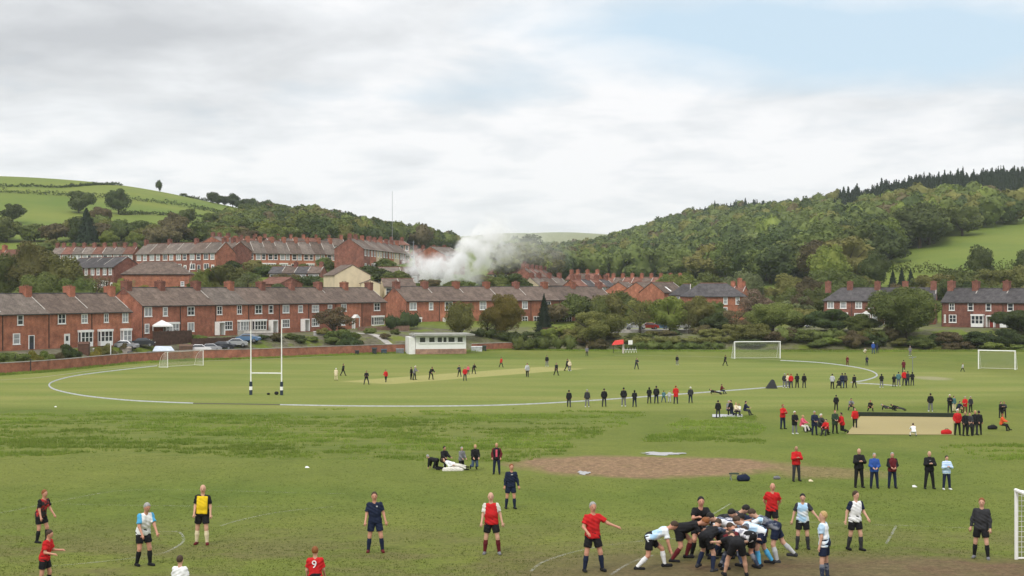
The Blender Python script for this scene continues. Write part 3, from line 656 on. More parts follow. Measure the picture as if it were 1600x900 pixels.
stA = [([(.30, z1, 1.15, 1.35, 'four', False), (.86, z1, .9, 1.35, 'sash', False)], [('win', .35, 1.5, 'two')]),
       ([(.38, z1, .95, 1.35, 'sash', False)], [('win', .30, 1.1, 'sash'), ('door', .62, 1)]),
       ([(.30, z1, 1.3, 1.4, 'four', False), (.83, z1, 1.1, 1.3, 'four', True)], [('door', .42, 0), ('bay', .82, 2.6)]),
       ([(.36, z1, .8, 1.3, 'four', False), (.84, z1-.1, 1.1, 1.6, 'four', True)], [('bay', .30, 2.7), ('bay', .82, 1.9)])]
LA = ['terraced house at the left edge of the photo with pale grey slate roof', 'terraced house with pale grey slate roof and dark front door behind the orange shrub',
      'terraced house with a wide white bay window above the rounded dark bush', 'end house of the left terrace with white bays beside the dark gable']
terrace(-75, 203, 205, 236, 4, 5.45, 2.9, 8.6, LA, 'left front terrace behind the brick wall', ze=8.05, roofs=[M_ROOF2, M_ROOF2, M_ROOF, M_ROOF], styles=stA, wall=M_BRICK3)
stB = [([(.15, z1, 1.5, 1.45, 'two', True), (.60, z1, .95, 1.4, 'sash', True)], [('win', .12, .9, 'sash'), ('bay', .72, 3.4)]),
       ([(.30, z1, 1.5, 1.4, 'four', False)], [('win', .30, 1.4, 'two')]),
       ([(.12, z1, 1.2, 1.4, 'four', False), (.72, z1, 1.1, 1.5, 'four', False)], [('door', .06, 1, 'flat'), ('win', .35, 2.4, 'wide'), ('bay', .80, 2.6)]),
       ([(.32, z1, 1.7, 1.5, 'four', False), (.72, z1, 1.1, 1.4, 'sash', False)], [('bay', .3, 3.6), ('door', .72, 1, 'flat')]),
       ([(.22, z1, 1.7, 1.4, 'two', True), (.72, z1, 1.2, 1.3, 'sash', True)], [('win', .22, 1.9, 'wide'), ('door', .80, 1, 'flat')]),
       ([(.25, z1, 1.9, 1.3, 'wide', True), (.78, z1, 1.2, 1.3, 'sash', True)], [('win', .25, 2.0, 'wide')]),
       ([(.30, z1, 1.6, 1.4, 'two', True)], [('win', .22, 1.9, 'four'), ('door', .68, 0, 'gable')]),
       ([(.62, z1, 1.9, 1.5, 'four', False)], [('bay', .60, 4.0)])]
LB = ['end house of the second terrace with a dark gable behind the white gazebo', 'second house along the middle front terrace with a small white door', 'house with a white arched doorway and many paned window in the second terrace',
      'house with a large white bay just right of the left rugby upright', 'house with a white flat roofed porch right of the rugby posts', 'house half hidden behind the bare twiggy shrub in the second terrace',
      'house with a white pitched porch near the right end of the second terrace', 'right end house of the second terrace with a wide shuttered window']
tb = terrace(222, 243, 603, 312, 8, 5.65, 2.95, 8.4, LB, 'second front terrace behind the brick wall', ze=8.95, roofs=[M_ROOF, M_ROOF, M_ROOF2, M_ROOF, M_ROOF, M_ROOF, M_ROOF, M_ROOF], styles=stB, wall=[M_BRICK, M_BRICK, M_BRICK3, M_BRICK])
LC = ['end house of the third terrace with a brick gable above the dark hedge', 'house behind the pavilion with a white porch in the third terrace', 'house half hidden by the round olive tree behind the pavilion', 'house behind the spreading yellow green tree right of the pavilion',
      'house behind the dark spruce tree in the third terrace', 'house with white patio doors right of the spruce tree', 'right end house of the third terrace above the large olive bush']
stC = [([(.2, 4.3, 1.5, 1.5, 'two', True), (.75, 4.3, .9, 1.5, 'sash', True)], [('bay', .3, 2.0)]), ([(.3, 4.2, 1.7, 1.7, 'four', False)], [('door', .2, 0, 'flat'), ('win', .6, 1.2, 'sash')]),
       ([(.4, 4.2, 1.5, 1.7, 'four', True)], [('win', .5, 1.8, 'wide')]), ([(.2, 4.2, .9, 1.4, 'sash', True), (.8, 4.3, 1.3, 1.6, 'four', True)], [('win', .3, 2.6, 'wide'), ('win', .8, 1.4, 'four')]),
       ([(.6, 4.2, 1.3, 1.6, 'four', False)], [('win', .2, 1.4, 'four'), ('bay', .8, 2.2)]), ([(.2, 4.2, 1.3, 1.6, 'four', False), (.75, 4.2, 1.2, 1.5, 'four', True)], [('bay', .25, 2.4), ('win', .8, 1.3, 'four')]),
       ([(.15, 4.2, 1.4, 1.6, 'four', False), (.8, 4.2, 1.5, 1.7, 'four', True)], [('win', .5, 1.5, 'two')])]
terrace(635, 318, 959, 356, 7, 6.35, 3.1, 10.4, LC, 'third front terrace behind the pavilion', ze=9.05, styles=stC, wall=[M_BRICK, M_BRICK3, M_BRICK3], hip=(False, False))
LD1 = ['hipped left end house of the right hand terrace behind the hedge trees', 'second house of the right hand terrace with one tall white window', 'third house of the right hand terrace beside the big round tree', 'fourth house of the right hand terrace hidden behind the big round tree']
terrace(1287, 316, 1462, 308, 4, 5.3, 2.7, 8, LD1, 'right hand terrace beyond the hedge', ze=9.2, wall=M_BRICK2, hip=(True, False), roofs=M_ROOF4, chh=1.6)
stD = [([(.35, 3.4, .95, 1.4, 'four', False), (.97, 3.4, .95, 1.5, 'sash', False)], [('win', .12, .3, 'plain'), ('win', .38, 1.3, 'four')]),
       ([(.55, 3.4, .9, 1.4, 'sash', False)], [('bay', .22, 2.6), ('door', .66, 2, 'flat')]),
       ([(.25, 3.4, 1.0, 1.4, 'sash', False)], [('bay', .08, 1.7), ('win', .75, 1.4, 'two')]),
       ([(.1, 3.3, 1.7, 1.5, 'wide', False), (.7, 3.4, 1, 1.4, 'sash', True)], [('win', .5, 1.4, 'four')])]
LD2 = ['dark red end house right of the big round tree with four small white windows', 'dark red house with a white bay and red front door on the right', 'dark red house with a white bay next to the red front door', 'dark red house cut off by the right edge of the photo']
terrace(1471, 300, 1668, 283, 4, 5.15, 2.75, 8.2, LD2, 'dark red terrace at the right edge', ze=9.0, wall=M_BRICK2, roofs=M_ROOF4, styles=stD, chh=1.75)

# upper tiers on the slope
def tier(u0, d0, u1, d1, n, ve, vr, fmt, group, eh=5.6, depth=7.5, k=None, **kw):
    """ve: photo row of the eaves at the middle; vr: row of the ridge"""
    dm = (d0+d1)/2; ze = zv(ve, dm); rise = max(1.6, (ve-vr)/F*dm*1.0); 
    return terrace(u0, d0, u1, d1, n, eh, min(rise, 4.2), depth, rowlab(fmt, n) if '{' in fmt else [fmt]*n, group, ze=ze, det=1, found=4.0, **kw)
far2 = [M_ROOF2, M_ROOF, M_ROOF2]
tier(80, 428, 208, 426, 8, 397, 386, 'small far house, {} from the left in the top left brick row', 'top left far row', eh=4.6, roofs=[M_ROOF2, M_ROOF3, M_ROOF2], wall=[M_BRICK2, M_BRICK])
tier(212, 424, 338, 404, 6, 396, 380, 'dark brick house, {} from the left in the upper middle left row', 'upper row above the hipped house', roofs=far2, wall=[M_BRICK2, M_BRICK2, M_BRICK], chims=[False, True])
tier(340, 468, 400, 470, 3, 384, 373, 'rear house, {} from the left at the left end behind the long upper row', 'rear row left end', roofs=M_ROOF3, wall=M_BRICK, eh=5)
tier(345, 412, 358, 410, 1, 392, 378, 'narrow brick house turned end-on between the two upper rows', None, roofs=M_ROOF, wall=M_BRICK2, depth=9)
tier(359, 416, 527, 436, 9, 396, 377, 'orange brick house, {} from the left in the long upper row', 'long upper row of orange brick houses', roofs=[M_ROOF2, M_ROOF], wall=M_BRICK3)
tier(400, 478, 540, 490, 7, 383, 372, 'half hidden house, {} from the left behind the long upper row', 'rear row above the long upper row', roofs=[M_ROOF, M_ROOF3, M_ROOF2], wall=M_BRICK3, eh=5)
# the gabled end building, then its terrace running away to the right
gt = terrace(568, 405, 640, 470, 8, 6.6, 3.0, 8.6, ['tall dark brick gabled end house of the upper central row']+rowlab('pale fronted brick house, {} along beyond the tall brick gable', 7), 'central upper row with pale bays', ze=zv(391, 420), det=1, found=4, wall=[M_BRICK2, M_BRICK3, M_CREAM], roofs=[M_ROOF2, M_ROOF])
tier(555, 520, 640, 540, 5, 382, 375, 'distant red roofed house, {} from the left behind the central upper row', 'red roofs behind the central upper row', roofs=[M_ROOF3, M_ROOF], wall=M_BRICK, eh=5)
tier(104, 372, 178, 352, 4, 418, 403, 'dark slate roofed house, {} from the left beside the hipped house', 'dark slate row with white windows', roofs=M_ROOF4, wall=M_BRICK2, chim0=False, chims=[False], eh=6)
house(at(190, 346, -1.5)+Vector((0, 0, 0)), R(6), 16.3, 10.5, zv(428, 346)-hz(*at(190, 346).xy)+1.5, 3.0, 'brown hipped roof brick house with blank red side standing in front of the upper rows', None, M_BRICK3, M_ROOF, hip=(True, True), ends=(True, True), chim=(False, False),
      up=[(.62, 4.6, .7, 1.0, 'sash', True), (.9, 4.6, .7, 1.0, 'sash', True)], low=[], det=1, cat='house', name='detached_house')
# cream gabled house with slate roof running left
p = at(497, 352); zz = zv(429, 352)
house((p.x, p.y-4, zz-6.0), R(62), 9, 8.5, 6.0, 2.6, 'cream rendered gabled house with slate roof in front of the long upper row', None, M_CREAM, M_ROOF, ends=(True, True), chim=(False, False), up=[], low=[], det=1, name='detached_house') if False else None
def gable_house(u, v_e, d, w, dep, eh, rise, th, label, wall, roof, **kw):
    """gable end faces the camera: u = centre column of the gable, v_e = row of its eaves"""
    c = Vector(((u-800)/F*d, d)); # local x runs away from camera, gable at x=0 ... width of gable = dep
    a = th; ex = Vector((math.cos(a), math.sin(a))); ey = Vector((-math.sin(a), math.cos(a)))
    p = c-ey*dep/2
    return house((p.x, p.y, zv(v_e, d)-eh), a, w, dep, eh, rise, label, None, wall, roof, ends=(True, True), chim=kw.pop('chim', (False, False)), up=kw.pop('up', []), low=[], det=1, name='detached_house', found=5, **kw)
gable_house(551, 430, 350, 11, 9.2, 6.2, 2.5, R(112), 'cream rendered gabled house with slate roof in front of the long upper row', M_CREAM, M_ROOF)
gable_house(579, 443, 346, 4, 4.6, 3.0, .8, R(100), 'low cream annexe at the right foot of the cream gabled house', M_CREAM, M_ROOF2)
gable_house(672, 399, 436, 12, 11.0, 6.5, 2.6, R(62), 'red brick gabled house standing in the white smoke', M_BRICK, M_ROOF2)
gable_house(455, 444, 356, 7, 9.0, 4.0, 1.6, R(150), 'low red roofed outbuilding left of the cream gabled house', M_BRICK2, M_ROOF3)
tier(420, 378, 500, 376, 4, 427, 417, 'low dark brick house, {} from the left under the long upper row', 'low dark row under the long upper row', roofs=[M_ROOF4, M_ROOF], wall=M_BRICK2, chim0=False, chims=[False, True], eh=5)
tier(575, 388, 655, 392, 3, 430, 418, 'grey roofed low house, {} from the left beside the smoke', 'low grey roofs beside the smoke', roofs=[M_ROOF, M_ROOF2], wall=[M_BRICK2, M_CREAM], chim0=False, chims=[False], eh=5)
tier(600, 350, 650, 352, 2, 448, 436, 'grey roofed cottage, {} from the left just above the gap between the terraces', 'cottages above the terrace gap', roofs=[M_ROOF], wall=M_CREAM, chim0=False, chims=[False], eh=5)
tier(-60, 372, 24, 366, 3, 412, 391, 'reddish roofed house, {} from the left at the left edge above the trees', 'reddish roofs at the left edge', roofs=M_ROOF3, wall=M_BRICK3, eh=6)
tier(345, 462, 372, 470, 2, 378, 370, 'small roof top, {} from the left peeping above the upper rows', 'small roof tops above', roofs=M_ROOF2, wall=M_BRICK, eh=5)
tier(640, 500, 690, 495, 3, 398, 389, 'distant house, {} from the left behind the smoke', 'distant houses behind the smoke', roofs=M_ROOF3, wall=M_BRICK, eh=5)
# valley roofs right of the smoke
tier(762, 470, 812, 462, 3, 428, 415, 'mauve roofed house, {} from the left under the drifting smoke', 'mauve roofs under the smoke', roofs=[M_ROOF3, M_ROOF], wall=M_CREAM, eh=5)
gt = terrace(840, 420, 872, 475, 5, 5.4, 3.2, 9, rowlab('steep brownish roofed house, {} in the row climbing from the spruce tree', 5), 'row climbing above the third terrace', ze=zv(436, 420), det=1, found=5, wall=[M_BRICK2, M_BRICK], roofs=[M_ROOF, M_ROOF3])
tier(842, 396, 890, 404, 3, 446, 434, 'low roofed house, {} from the left close behind the third terrace', 'roofs close behind the third terrace', roofs=[M_ROOF2, M_ROOF], wall=M_CREAM, eh=4.5)
tier(884, 440, 930, 436, 3, 437, 428, 'pinkish roofed house, {} from the left below the bright green trees', 'pinkish roofs below the green trees', roofs=[M_ROOF3, M_ROOF], wall=M_BRICK3, eh=5)
tier(905, 392, 962, 400, 4, 448, 437, 'huddled red brick house, {} from the left above the third terrace end', 'huddled red roofs', roofs=[M_ROOF3, M_ROOF4], wall=M_BRICK, eh=5)
tier(942, 428, 1062, 420, 8, 443, 434, 'small red roofed house, {} from the left in the distant line of roofs', 'distant line of red roofs', roofs=[M_ROOF3, M_ROOF, M_ROOF3], wall=M_BRICK3, eh=5)
for i, (u, d, lb) in enumerate(((966, 372, 'first brown roof with pale skylights beside the end of the third terrace'), (994, 368, 'second brown roof with a pale skylight above the sparse brown tree'), (1018, 362, 'orange brick gable right of the pale skylights'))):
    h_ = gable_house(u, 456+i*.5, d, 9, 8.0, 5.8, 2.5, R(70-12*i), lb, M_BRICK3, M_ROOF)
    b = MB(); b.box(3, 3.6, .4, 2.6, 0, .06); s = b.build('skylight', M_WHITE, h_.children[1]); s.location = (0, -.1, 5.8-.1+.16); s.rotation_euler = (math.atan2(2.5, 4.0), 0, 0)
house((*at(1046, 350).xy, zv(461, 350)-6), R(-8), 5.2, 8, 6, 2.6, 'small hipped slate house left of the large hipped brick block', None, M_BRICK3, M_ROOF4, ends=(True, True), hip=(True, False), chim=(False, False), up=[(.4, 4.2, .8, 1.3, 'sash', True)], low=[], det=1, name='detached_house', found=5)
house((*at(1075, 338).xy, zv(463, 338)-6.2), R(4), 14.2, 9, 6.2, 3.0, 'large hipped slate roofed brick block behind the hedge trees', None, M_BRICK3, M_ROOF4, ends=(True, True), hip=(True, True), chim=(False, True), up=[(.64, 4.3, .8, 1.5, 'sash', True), (.85, 4.3, .8, 1.5, 'sash', True), (.64, 2.0, .8, 1.4, 'sash', True)], low=[], det=1, name='brick_block', found=5, cat='building')
tier(1128, 352, 1160, 350, 2, 460, 448, 'brownish roofed house, {} from the left beside the hipped brick block', 'brownish roofs beside the block', roofs=M_ROOF3, wall=M_BRICK3, chim0=False, eh=6)

# ---------------- pavilion ----------------
pd_ = 255.0; p = at(650, pd_); pav = empty('cricket_pavilion', (p.x, p.y, -.02), R(12)); tag(pav, 'low white cricket pavilion with flat overhanging roof and a row of dark windows', 'pavilion')
wd, dp = 9.2, 5.4
b = MB(); b.box(0, wd, 0, dp, .95, 3.35); b.build('wall', mat('white_boards', (.80, .80, .78), .6, .05, .6), pav)
b = MB(); b.box(-.06, wd+.06, -.06, dp+.06, -.6, .95); b.build('plinth', brick('pale_brick', (.33, .20, .14), (.27, .16, .12)), pav)
b = MB(); b.box(-.5, wd+1.5, -1.0, dp+.5, 3.35, 3.62); b.box(-.2, wd+1.0, -.7, dp+.3, 3.62, 3.72); b.build('flat_roof', mat('roof_felt_grey', (.30, .30, .27), .8, .2, 1), pav)
b = MB(); b.box(-1.2, -.07, .4, dp, -.5, 3.1); b.build('side_porch', M_WHITE, pav)
for x, w in ((1.2, 1.0), (2.9, 1.0), (4.35, .85), (5.3, .65), (6.5, 1.1), (8.1, .95)): 
    f, g_, _ = window_mesh(w, 1.0, 'plain'); o = link('window', f, pav, (x, -.003, 2.05)); link('pane', g_, o)
b = MB(); b.box(.0, 1.0, -.05, 0, .95, 2.0) if False else None

# ---------------- garden wall ----------------
M_CAP = mat('stone_coping', (.33, .30, .27), .9, .2, 2)
def wall_run(name, pts, h, label, m, cap=True, th=.3, cat='wall', posts=True):
    t = empty(name, (0, 0, 0)); tag(t, label, cat); v_ = []; f_ = []; vc = []; pp = []
    for a, b_ in zip(pts[:-1], pts[1:]):
        n = max(1, int((b_-a).length/2.5))
        for k in range(n): pp.append(a+(b_-a)*k/n)
    pp.append(pts[-1])
    for i, p in enumerate(pp):
        d = pp[min(i+1, len(pp)-1)]-pp[max(i-1, 0)]; n = Vector((-d.y, d.x, 0)).normalized(); z = hz(p.x, p.y)
        for s, zz_ in ((1, z-.8), (1, z+h), (-1, z+h), (-1, z-.8)): v_.append((p.x+s*n.x*th/2, p.y+s*n.y*th/2, zz_))
        for s, zz_ in ((1, z+h+.002), (1, z+h+.1), (-1, z+h+.1), (-1, z+h+.002)): vc.append((p.x+s*n.x*(th/2+.06), p.y+s*n.y*(th/2+.06), zz_))
    for i in range(len(pp)-1):
        for j in range(4): f_.append((4*i+j, 4*i+(j+1) % 4, 4*i+4+(j+1) % 4, 4*i+4+j))
    k = 4*(len(pp)-1); f_ += [(3, 2, 1, 0), (k, k+1, k+2, k+3)]
    link('brickwork', mesh_of('brickwork', v_, f_, [m]), t)
    if cap: link('coping', mesh_of('coping', vc, f_, [M_CAP]), t)
    return t
def edge(u, off=0): d = float(np.interp(u, EU, ED))+off; return Vector(((u-800)/F*d, d, 0))
M_WALL = brick('garden_wall_brick', (.42, .15, .085), (.33, .12, .075))
wall_run('boundary_wall', [edge(u) for u in (-300, -60, 0, 60, 100, 150, 200, 250, 300, 350, 400, 470, 530, 600, 632)], 1.55, 'long red brick boundary wall between the field and the left gardens', M_WALL)
wall_run('boundary_wall', [edge(u, -.5) for u in (738, 760, 785, 808)], 1.35, 'short red brick wall running right from the pavilion', M_WALL)
# ---------------- trees ----------------
LUMP = [None]
def core_of(kind, seed, nu=18, nv=10, k=.78):
    """closed lumpy inner mass of the crown that the leaves sit on"""
    if kind == 'cone':
        V = []; r = np.random.default_rng(seed)
        for i in range(nv+1):
            t = i/nv; rr = .40*(1-t)*(1 if i % 2 else .8)+.004
            for j in range(nu): a = 2*np.pi*j/nu; q = rr*r.uniform(.8, 1.1); V.append((q*math.cos(a), q*math.sin(a), .03+.93*t))
        V = np.array(V)
    else:
        cr, rad = LUMP[0]; c0 = cr.mean(0); i = np.arange(nv+1)/nv*np.pi; j = np.arange(nu)/nu*2*np.pi; I, J_ = np.meshgrid(i, j, indexing='ij')
        d = np.stack([np.sin(I)*np.cos(J_), np.sin(I)*np.sin(J_), np.cos(I)], -1).reshape(-1, 3); m = cr-c0; b = d@m.T; disc = b*b-(m**2).sum(1)[None]+(rad*1.15)[None]**2
        s = np.where(disc > 0, b+np.sqrt(np.maximum(disc, 0)), .16).max(1); V = c0+d*np.maximum(s, .16)[:, None]*k; V[:, 2] = np.maximum(V[:, 2], .04)
    F_ = [(i*nu+j, (i+1)*nu+j, (i+1)*nu+(j+1) % nu, i*nu+(j+1) % nu) if kind != 'cone' else (i*nu+j, i*nu+(j+1) % nu, (i+1)*nu+(j+1) % nu, (i+1)*nu+j) for i in range(nv) for j in range(nu)]
    return V, np.array(F_)
def merge_mesh(name, parts, mats, mi=None):
    """parts: list of (verts, quads, smooth flag, material index)"""
    vs = []; fs = []; sm_ = []; ml = []; o = 0
    for v, f, s, m in parts: vs.append(v); fs.append(f+o); sm_.append(np.full(len(f), s)); ml.append(np.full(len(f), m)); o += len(v)
    me = mesh_of(name, np.concatenate(vs), np.concatenate(fs), mats, np.concatenate(ml)); me.polygons.foreach_set('use_smooth', np.concatenate(sm_)); return me
def qf(n): return np.arange(n*4).reshape(-1, 4)
def crown_pts(kind, n, seed):
    """leaf positions + outward normals in a unit crown: x,y in -.5...5, z 0..1"""
    r = np.random.default_rng(seed)
    if kind == 'cone':
        t = r.random(n)**.62; z = 1-t; a = r.uniform(0, 2*np.pi, n); lay = .72+.28*np.abs(np.sin(z*np.pi*9+.5*np.sin(a*3+seed)))
        rad = .66*t*lay*(.75+.25*np.sin(a*5+seed+z*4)); rr = rad*np.sqrt(r.uniform(.35, 1, n))
        p = np.stack([rr*np.cos(a), rr*np.sin(a), z*.97+.02-.10*rr*t], 1); nn = np.stack([np.cos(a), np.sin(a), np.full(n, .35)], 1); return p, nn
    if kind == 'hedge': nl = 26; cr = r.uniform(-1, 1, (nl, 3))*np.array([.42, .36, .36])+np.array([0, 0, .5]); rad = r.uniform(.14, .2, nl)
    else:
        nl = {'broad': 24, 'loose': 20, 'bush': 18}[kind]; cr = []
        while len(cr) < nl:
            q = r.uniform(-1, 1, 3); l = np.linalg.norm(q)
            if l < 1 and l > .35: cr.append(q*np.array([.38, .38, .36])+np.array([0, 0, .53 if kind != 'bush' else .45]))
        cr = np.array(cr); 
        if kind == 'broad':
            low = cr[:, 2] < .45; cr[low, :2] *= .85
        rad = r.uniform(.11, .19, nl) if kind != 'loose' else r.uniform(.08, .15, nl)
    idx = r.choice(nl, n*3, p=rad**2/np.sum(rad**2)); d = r.normal(size=(n*3, 3)); d /= np.linalg.norm(d, axis=1)[:, None]
    d[:, 2] = np.where(r.random(n*3) < .35, np.abs(d[:, 2]), d[:, 2])
    p = cr[idx]+d*(rad[idx]*r.uniform(.72, 1.08, n*3))[:, None]
    LUMP[0] = (cr, rad)
    dist = np.linalg.norm(p[:, None, :]-cr[None], axis=2)/rad[None]; dist[np.arange(n*3), idx] = 9
    keep = dist.min(1) > .80; p = p[keep][:n]; d = d[keep][:n]
    p[:, 2] = np.clip(p[:, 2], .03, 1.05); return p, d
def leaf_quads(p, nn, size, seed, jit=.75):
    r = np.random.default_rng(seed); n = len(p); nn = nn+r.normal(size=(n, 3))*jit; nn /= np.linalg.norm(nn, axis=1)[:, None]
    a = np.cross(nn, r.normal(size=(n, 3))); a /= np.linalg.norm(a, axis=1)[:, None]; b = np.cross(nn, a)
    s = size*r.uniform(.6, 1.35, n)[:, None]; s2 = s*r.uniform(.5, .9, n)[:, None]
    return np.stack([p-a*s-b*s2*.4, p+a*s*.2-b*s2, p+a*s+b*s2*.3, p-a*s*.1+b*s2], 1)
TM = {}
def crown_mesh(kind, n, size, asp, seed, key):
    """asp = height/width so leaves stay undistorted"""
    k = ('c', kind, n, size, round(asp, 1), seed)
    if k not in TM:
        p, nn = crown_pts(kind, n, seed); p = p*np.array([1, 1, asp]); q = leaf_quads(p, nn, size, seed+5, .55); parts = [(q.reshape(-1, 3), qf(len(q)), False, 0)]
        if kind != 'loose': cv, cf = core_of(kind, seed, 26, 14); parts.append((cv*np.array([1, 1, asp]), cf, True, 0))
        TM[k] = merge_mesh('crown', parts, [LEAF['green']])
    return TM[k]
def trunk_mesh(kind, asp, seed):
    k = ('t', kind, round(asp, 1), seed)
    if k not in TM:
        b = MB(); r = random.Random(seed); h = asp
        b.tube([(0, 0, -.08), (.01, 0, .2*h), (r.uniform(-.03, .03), 0, .55*h), (0, 0, .85*h)], .035, 6, .006)
        if kind not in ('cone',):
            for i in range(7):
                a = r.uniform(0, 6.28); z0 = h*r.uniform(.15, .5); l = r.uniform(.22, .4); b.tube([(0, 0, z0), (l*.5*math.cos(a), l*.5*math.sin(a), z0+.16*h), (l*math.cos(a), l*math.sin(a), z0+.34*h)], .016, 5, .004)
        TM[k] = b.mesh('trunk', M_TRUNK)
    return TM[k]
TREES = []
def tree(pos, w, h, kind, leaf, label, group=None, lod=1, name=None, cat='tree', ct=0.0, seed=None):
    """w crown width, h total height; ct = clear trunk fraction"""
    seed = seed if seed is not None else int(rng.integers(4)); asp = max(.4, round(h*(1-ct)/w, 1))
    n, size = {3: (15000, .0125), 2: (7500, .018), 1: (3200, .025), 0: (2000, .030)}[lod]
    if kind == 'cone': n = int(n*.8); size *= 1.5
    w *= 1.16
    if kind == 'loose': n = int(n*.55); size *= .85
    nm = name or {'cone': 'conifer_tree', 'broad': 'broadleaf_tree', 'loose': 'sparse_tree', 'bush': 'bush', 'hedge': 'hedge'}[kind]
    t = empty(nm, pos, rng.uniform(0, 6.28) if kind != 'hedge' else 0); tag(t, label, cat, group)
    c = link('crown', crown_mesh(kind, n, size, asp, seed, None), t, (0, 0, h*ct)); c.scale = (w, w, h*(1-ct)/asp)
    c.material_slots[0].link = 'OBJECT'; c.material_slots[0].material = LEAF[leaf]
    if kind != 'hedge': k = link('trunk', trunk_mesh(kind, asp, seed), t); k.scale = (w, w, h/asp)
    TREES.append((pos.x, pos.y, w)); return t
def ptree(u, vb, vt, wpx, kind, leaf, label, d=None, lod=1, sink=.2, **kw):
    """tree given by photo column, foot row, top row and crown width in photo pixels (or a set distance d)"""
    p = gp(u, vb, dmin=26) if d is None else at(u, d)
    h = HC-(vt-450)/F*p.y-p.z+sink; w = wpx/F*p.y
    return tree(Vector((p.x, p.y, p.z-sink)), w, max(h, .6), kind, leaf, label, lod=lod, **kw)
def hedge(u0, d0, u1, d1, vt, leaf, label, dep=2.2, lod=2, cat='hedge', n=None):
    """long hedge: one object along a line, its top at photo row vt"""
    a, b = at(u0, d0), at(u1, d1); ln = (b-a).xy.length; k = max(1, int(round(ln/2.6))); Q = []
    for i in range(k):
        p = a.lerp(b, (i+.5)/k); z = hz(p.x, p.y)-.2; h = HC-((vt if not isinstance(vt, tuple) else vt[0]+(vt[1]-vt[0])*(i+.5)/k)-450)/F*p.y-z; h = max(h, .5)*rng.uniform(1.0, 1.25)
        pt, nn = crown_pts('bush', 520, int(rng.integers(1000))); w = ln/k*1.6; cv, cf = core_of('bush', 0, 12, 7); ncv = len(cv); pt = np.concatenate([pt, cv]); pt = pt*np.array([w, dep*1.3, h*1.1]); pt[:, 2] -= .05*h
        th = math.atan2((b-a).y, (b-a).x); cs, sn = math.cos(th), math.sin(th)
        pt = np.stack([pt[:, 0]*cs-pt[:, 1]*sn+p.x-a.x, pt[:, 0]*sn+pt[:, 1]*cs+p.y-a.y, pt[:, 2]+z-a.z], 1)
        q = leaf_quads(pt[:-ncv], nn, .13, i, .55); Q += [(q.reshape(-1, 3), qf(len(q)), False, 0), (pt[-ncv:], cf, True, 0)]
    return tag(link('hedge', merge_mesh('hedge', Q, [LEAF[leaf]]), None, a), label, cat)
# trees and bushes along the far side of the field
ptree(719, 0, 465, 46, 'broad', 'olive', 'round olive green tree just behind the pavilion roof', d=276, lod=2)
ptree(786, 0, 459, 66, 'broad', 'yellow', 'spreading yellow green tree right of the pavilion', d=284, lod=3)
ptree(762, 0, 484, 40, 'loose', 'olive', 'small yellow olive tree left of the spreading yellow tree', d=287, lod=2)
ptree(850, 0, 458, 31, 'cone', 'conifer', 'dark spruce tree standing in front of the third terrace', d=292, lod=2)
ptree(928, 0, 485, 84, 'broad', 'olive', 'large rounded olive bush at the field edge with brownish green leaves', d=276, lod=3)
ptree(955, 0, 492, 40, 'loose', 'brown', 'thin brown tree leaning at the right of the large olive bush', d=282, lod=2)
ptree(1000, 0, 462, 58, 'loose', 'olive', 'sparse brownish tree in front of the orange brick gable', d=296, lod=2)
ptree(1046, 0, 461, 58, 'broad', 'bright', 'bright green tree above the parked cars', d=292, lod=2)
ptree(1092, 0, 462, 50, 'broad', 'olive', 'dark olive tree in front of the hipped brick block', d=295, lod=2)
ptree(1076, 0, 478, 26, 'loose', 'olive', 'slim tree between the bright green and dark olive trees', d=290, lod=2)
ptree(1118, 0, 490, 46, 'broad', 'dark', 'low dark green tree right of the dark olive tree', d=290, lod=2)
ptree(1182, 0, 450, 74, 'loose', 'pink', 'pinkish brown twiggy tree beside the hipped block', d=312, lod=2)
ptree(1150, 0, 480, 62, 'loose', 'brown', 'golden brown sparse tree behind the centre goal', d=298, lod=2)
ptree(1207, 0, 468, 76, 'broad', 'green', 'big leafy green tree directly behind the centre goal', d=282, lod=3)
ptree(1172, 0, 500, 60, 'bush', 'olive', 'olive bush left behind the centre goal', d=276, lod=2)
ptree(1250, 0, 478, 60, 'broad', 'olive', 'olive tree right of the centre goal', d=286, lod=2)
ptree(1246, 0, 462, 62, 'loose', 'pale', 'pale grey blossoming tree behind the right hedge', d=330, lod=1)
ptree(1298, 0, 482, 72, 'broad', 'dark', 'broad dark green tree in the right hedge', d=280, lod=3)
ptree(1345, 0, 492, 52, 'broad', 'green', 'middling green tree left of the big round tree', d=278, lod=2)
ptree(1335, 0, 515, 40, 'bush', 'brown', 'brownish bush at the foot of the right hedge', d=272, lod=2)
ptree(1416, 0, 446, 108, 'broad', 'green', 'very big round green tree on the right of the field edge', d=276, lod=3)
ptree(1395, 0, 470, 50, 'loose', 'olive', 'yellowish side branch tree left of the very big round tree', d=277, lod=2)
ptree(1478, 0, 515, 50, 'bush', 'brown', 'brown bush right of the very big round tree', d=274, lod=2)
ptree(1530, 0, 517, 56, 'bush', 'dark', 'dark low bush behind the right goal', d=273, lod=2)
ptree(1594, 0, 484, 78, 'broad', 'dark', 'dark green tree at the right edge of the photo', d=280, lod=3)
ptree(1570, 0, 508, 46, 'bush', 'dark', 'dark bush beside the grey pole', d=272, lod=2)
hedge(738, 281, 850, 284, (512, 520), 'dark', 'dark sloping hedge right of the pavilion')
hedge(800, 273, 900, 271, (526, 524), 'green', 'leafy hedge left of the large olive bush')
hedge(960, 276, 1150, 276, (525, 526), 'olive', 'long dark bramble hedge behind the centre of the field', 3)
hedge(990, 272, 1130, 272, (533, 535), 'green', 'low green hedge bank left of the centre goal')
hedge(1215, 275, 1390, 275, (512, 516), 'green', 'thick dark hedge between the centre goal and the big round tree', 3)
hedge(1450, 273, 1640, 275, (523, 520), 'dark', 'clipped dark hedge behind the right goal', 2.6)
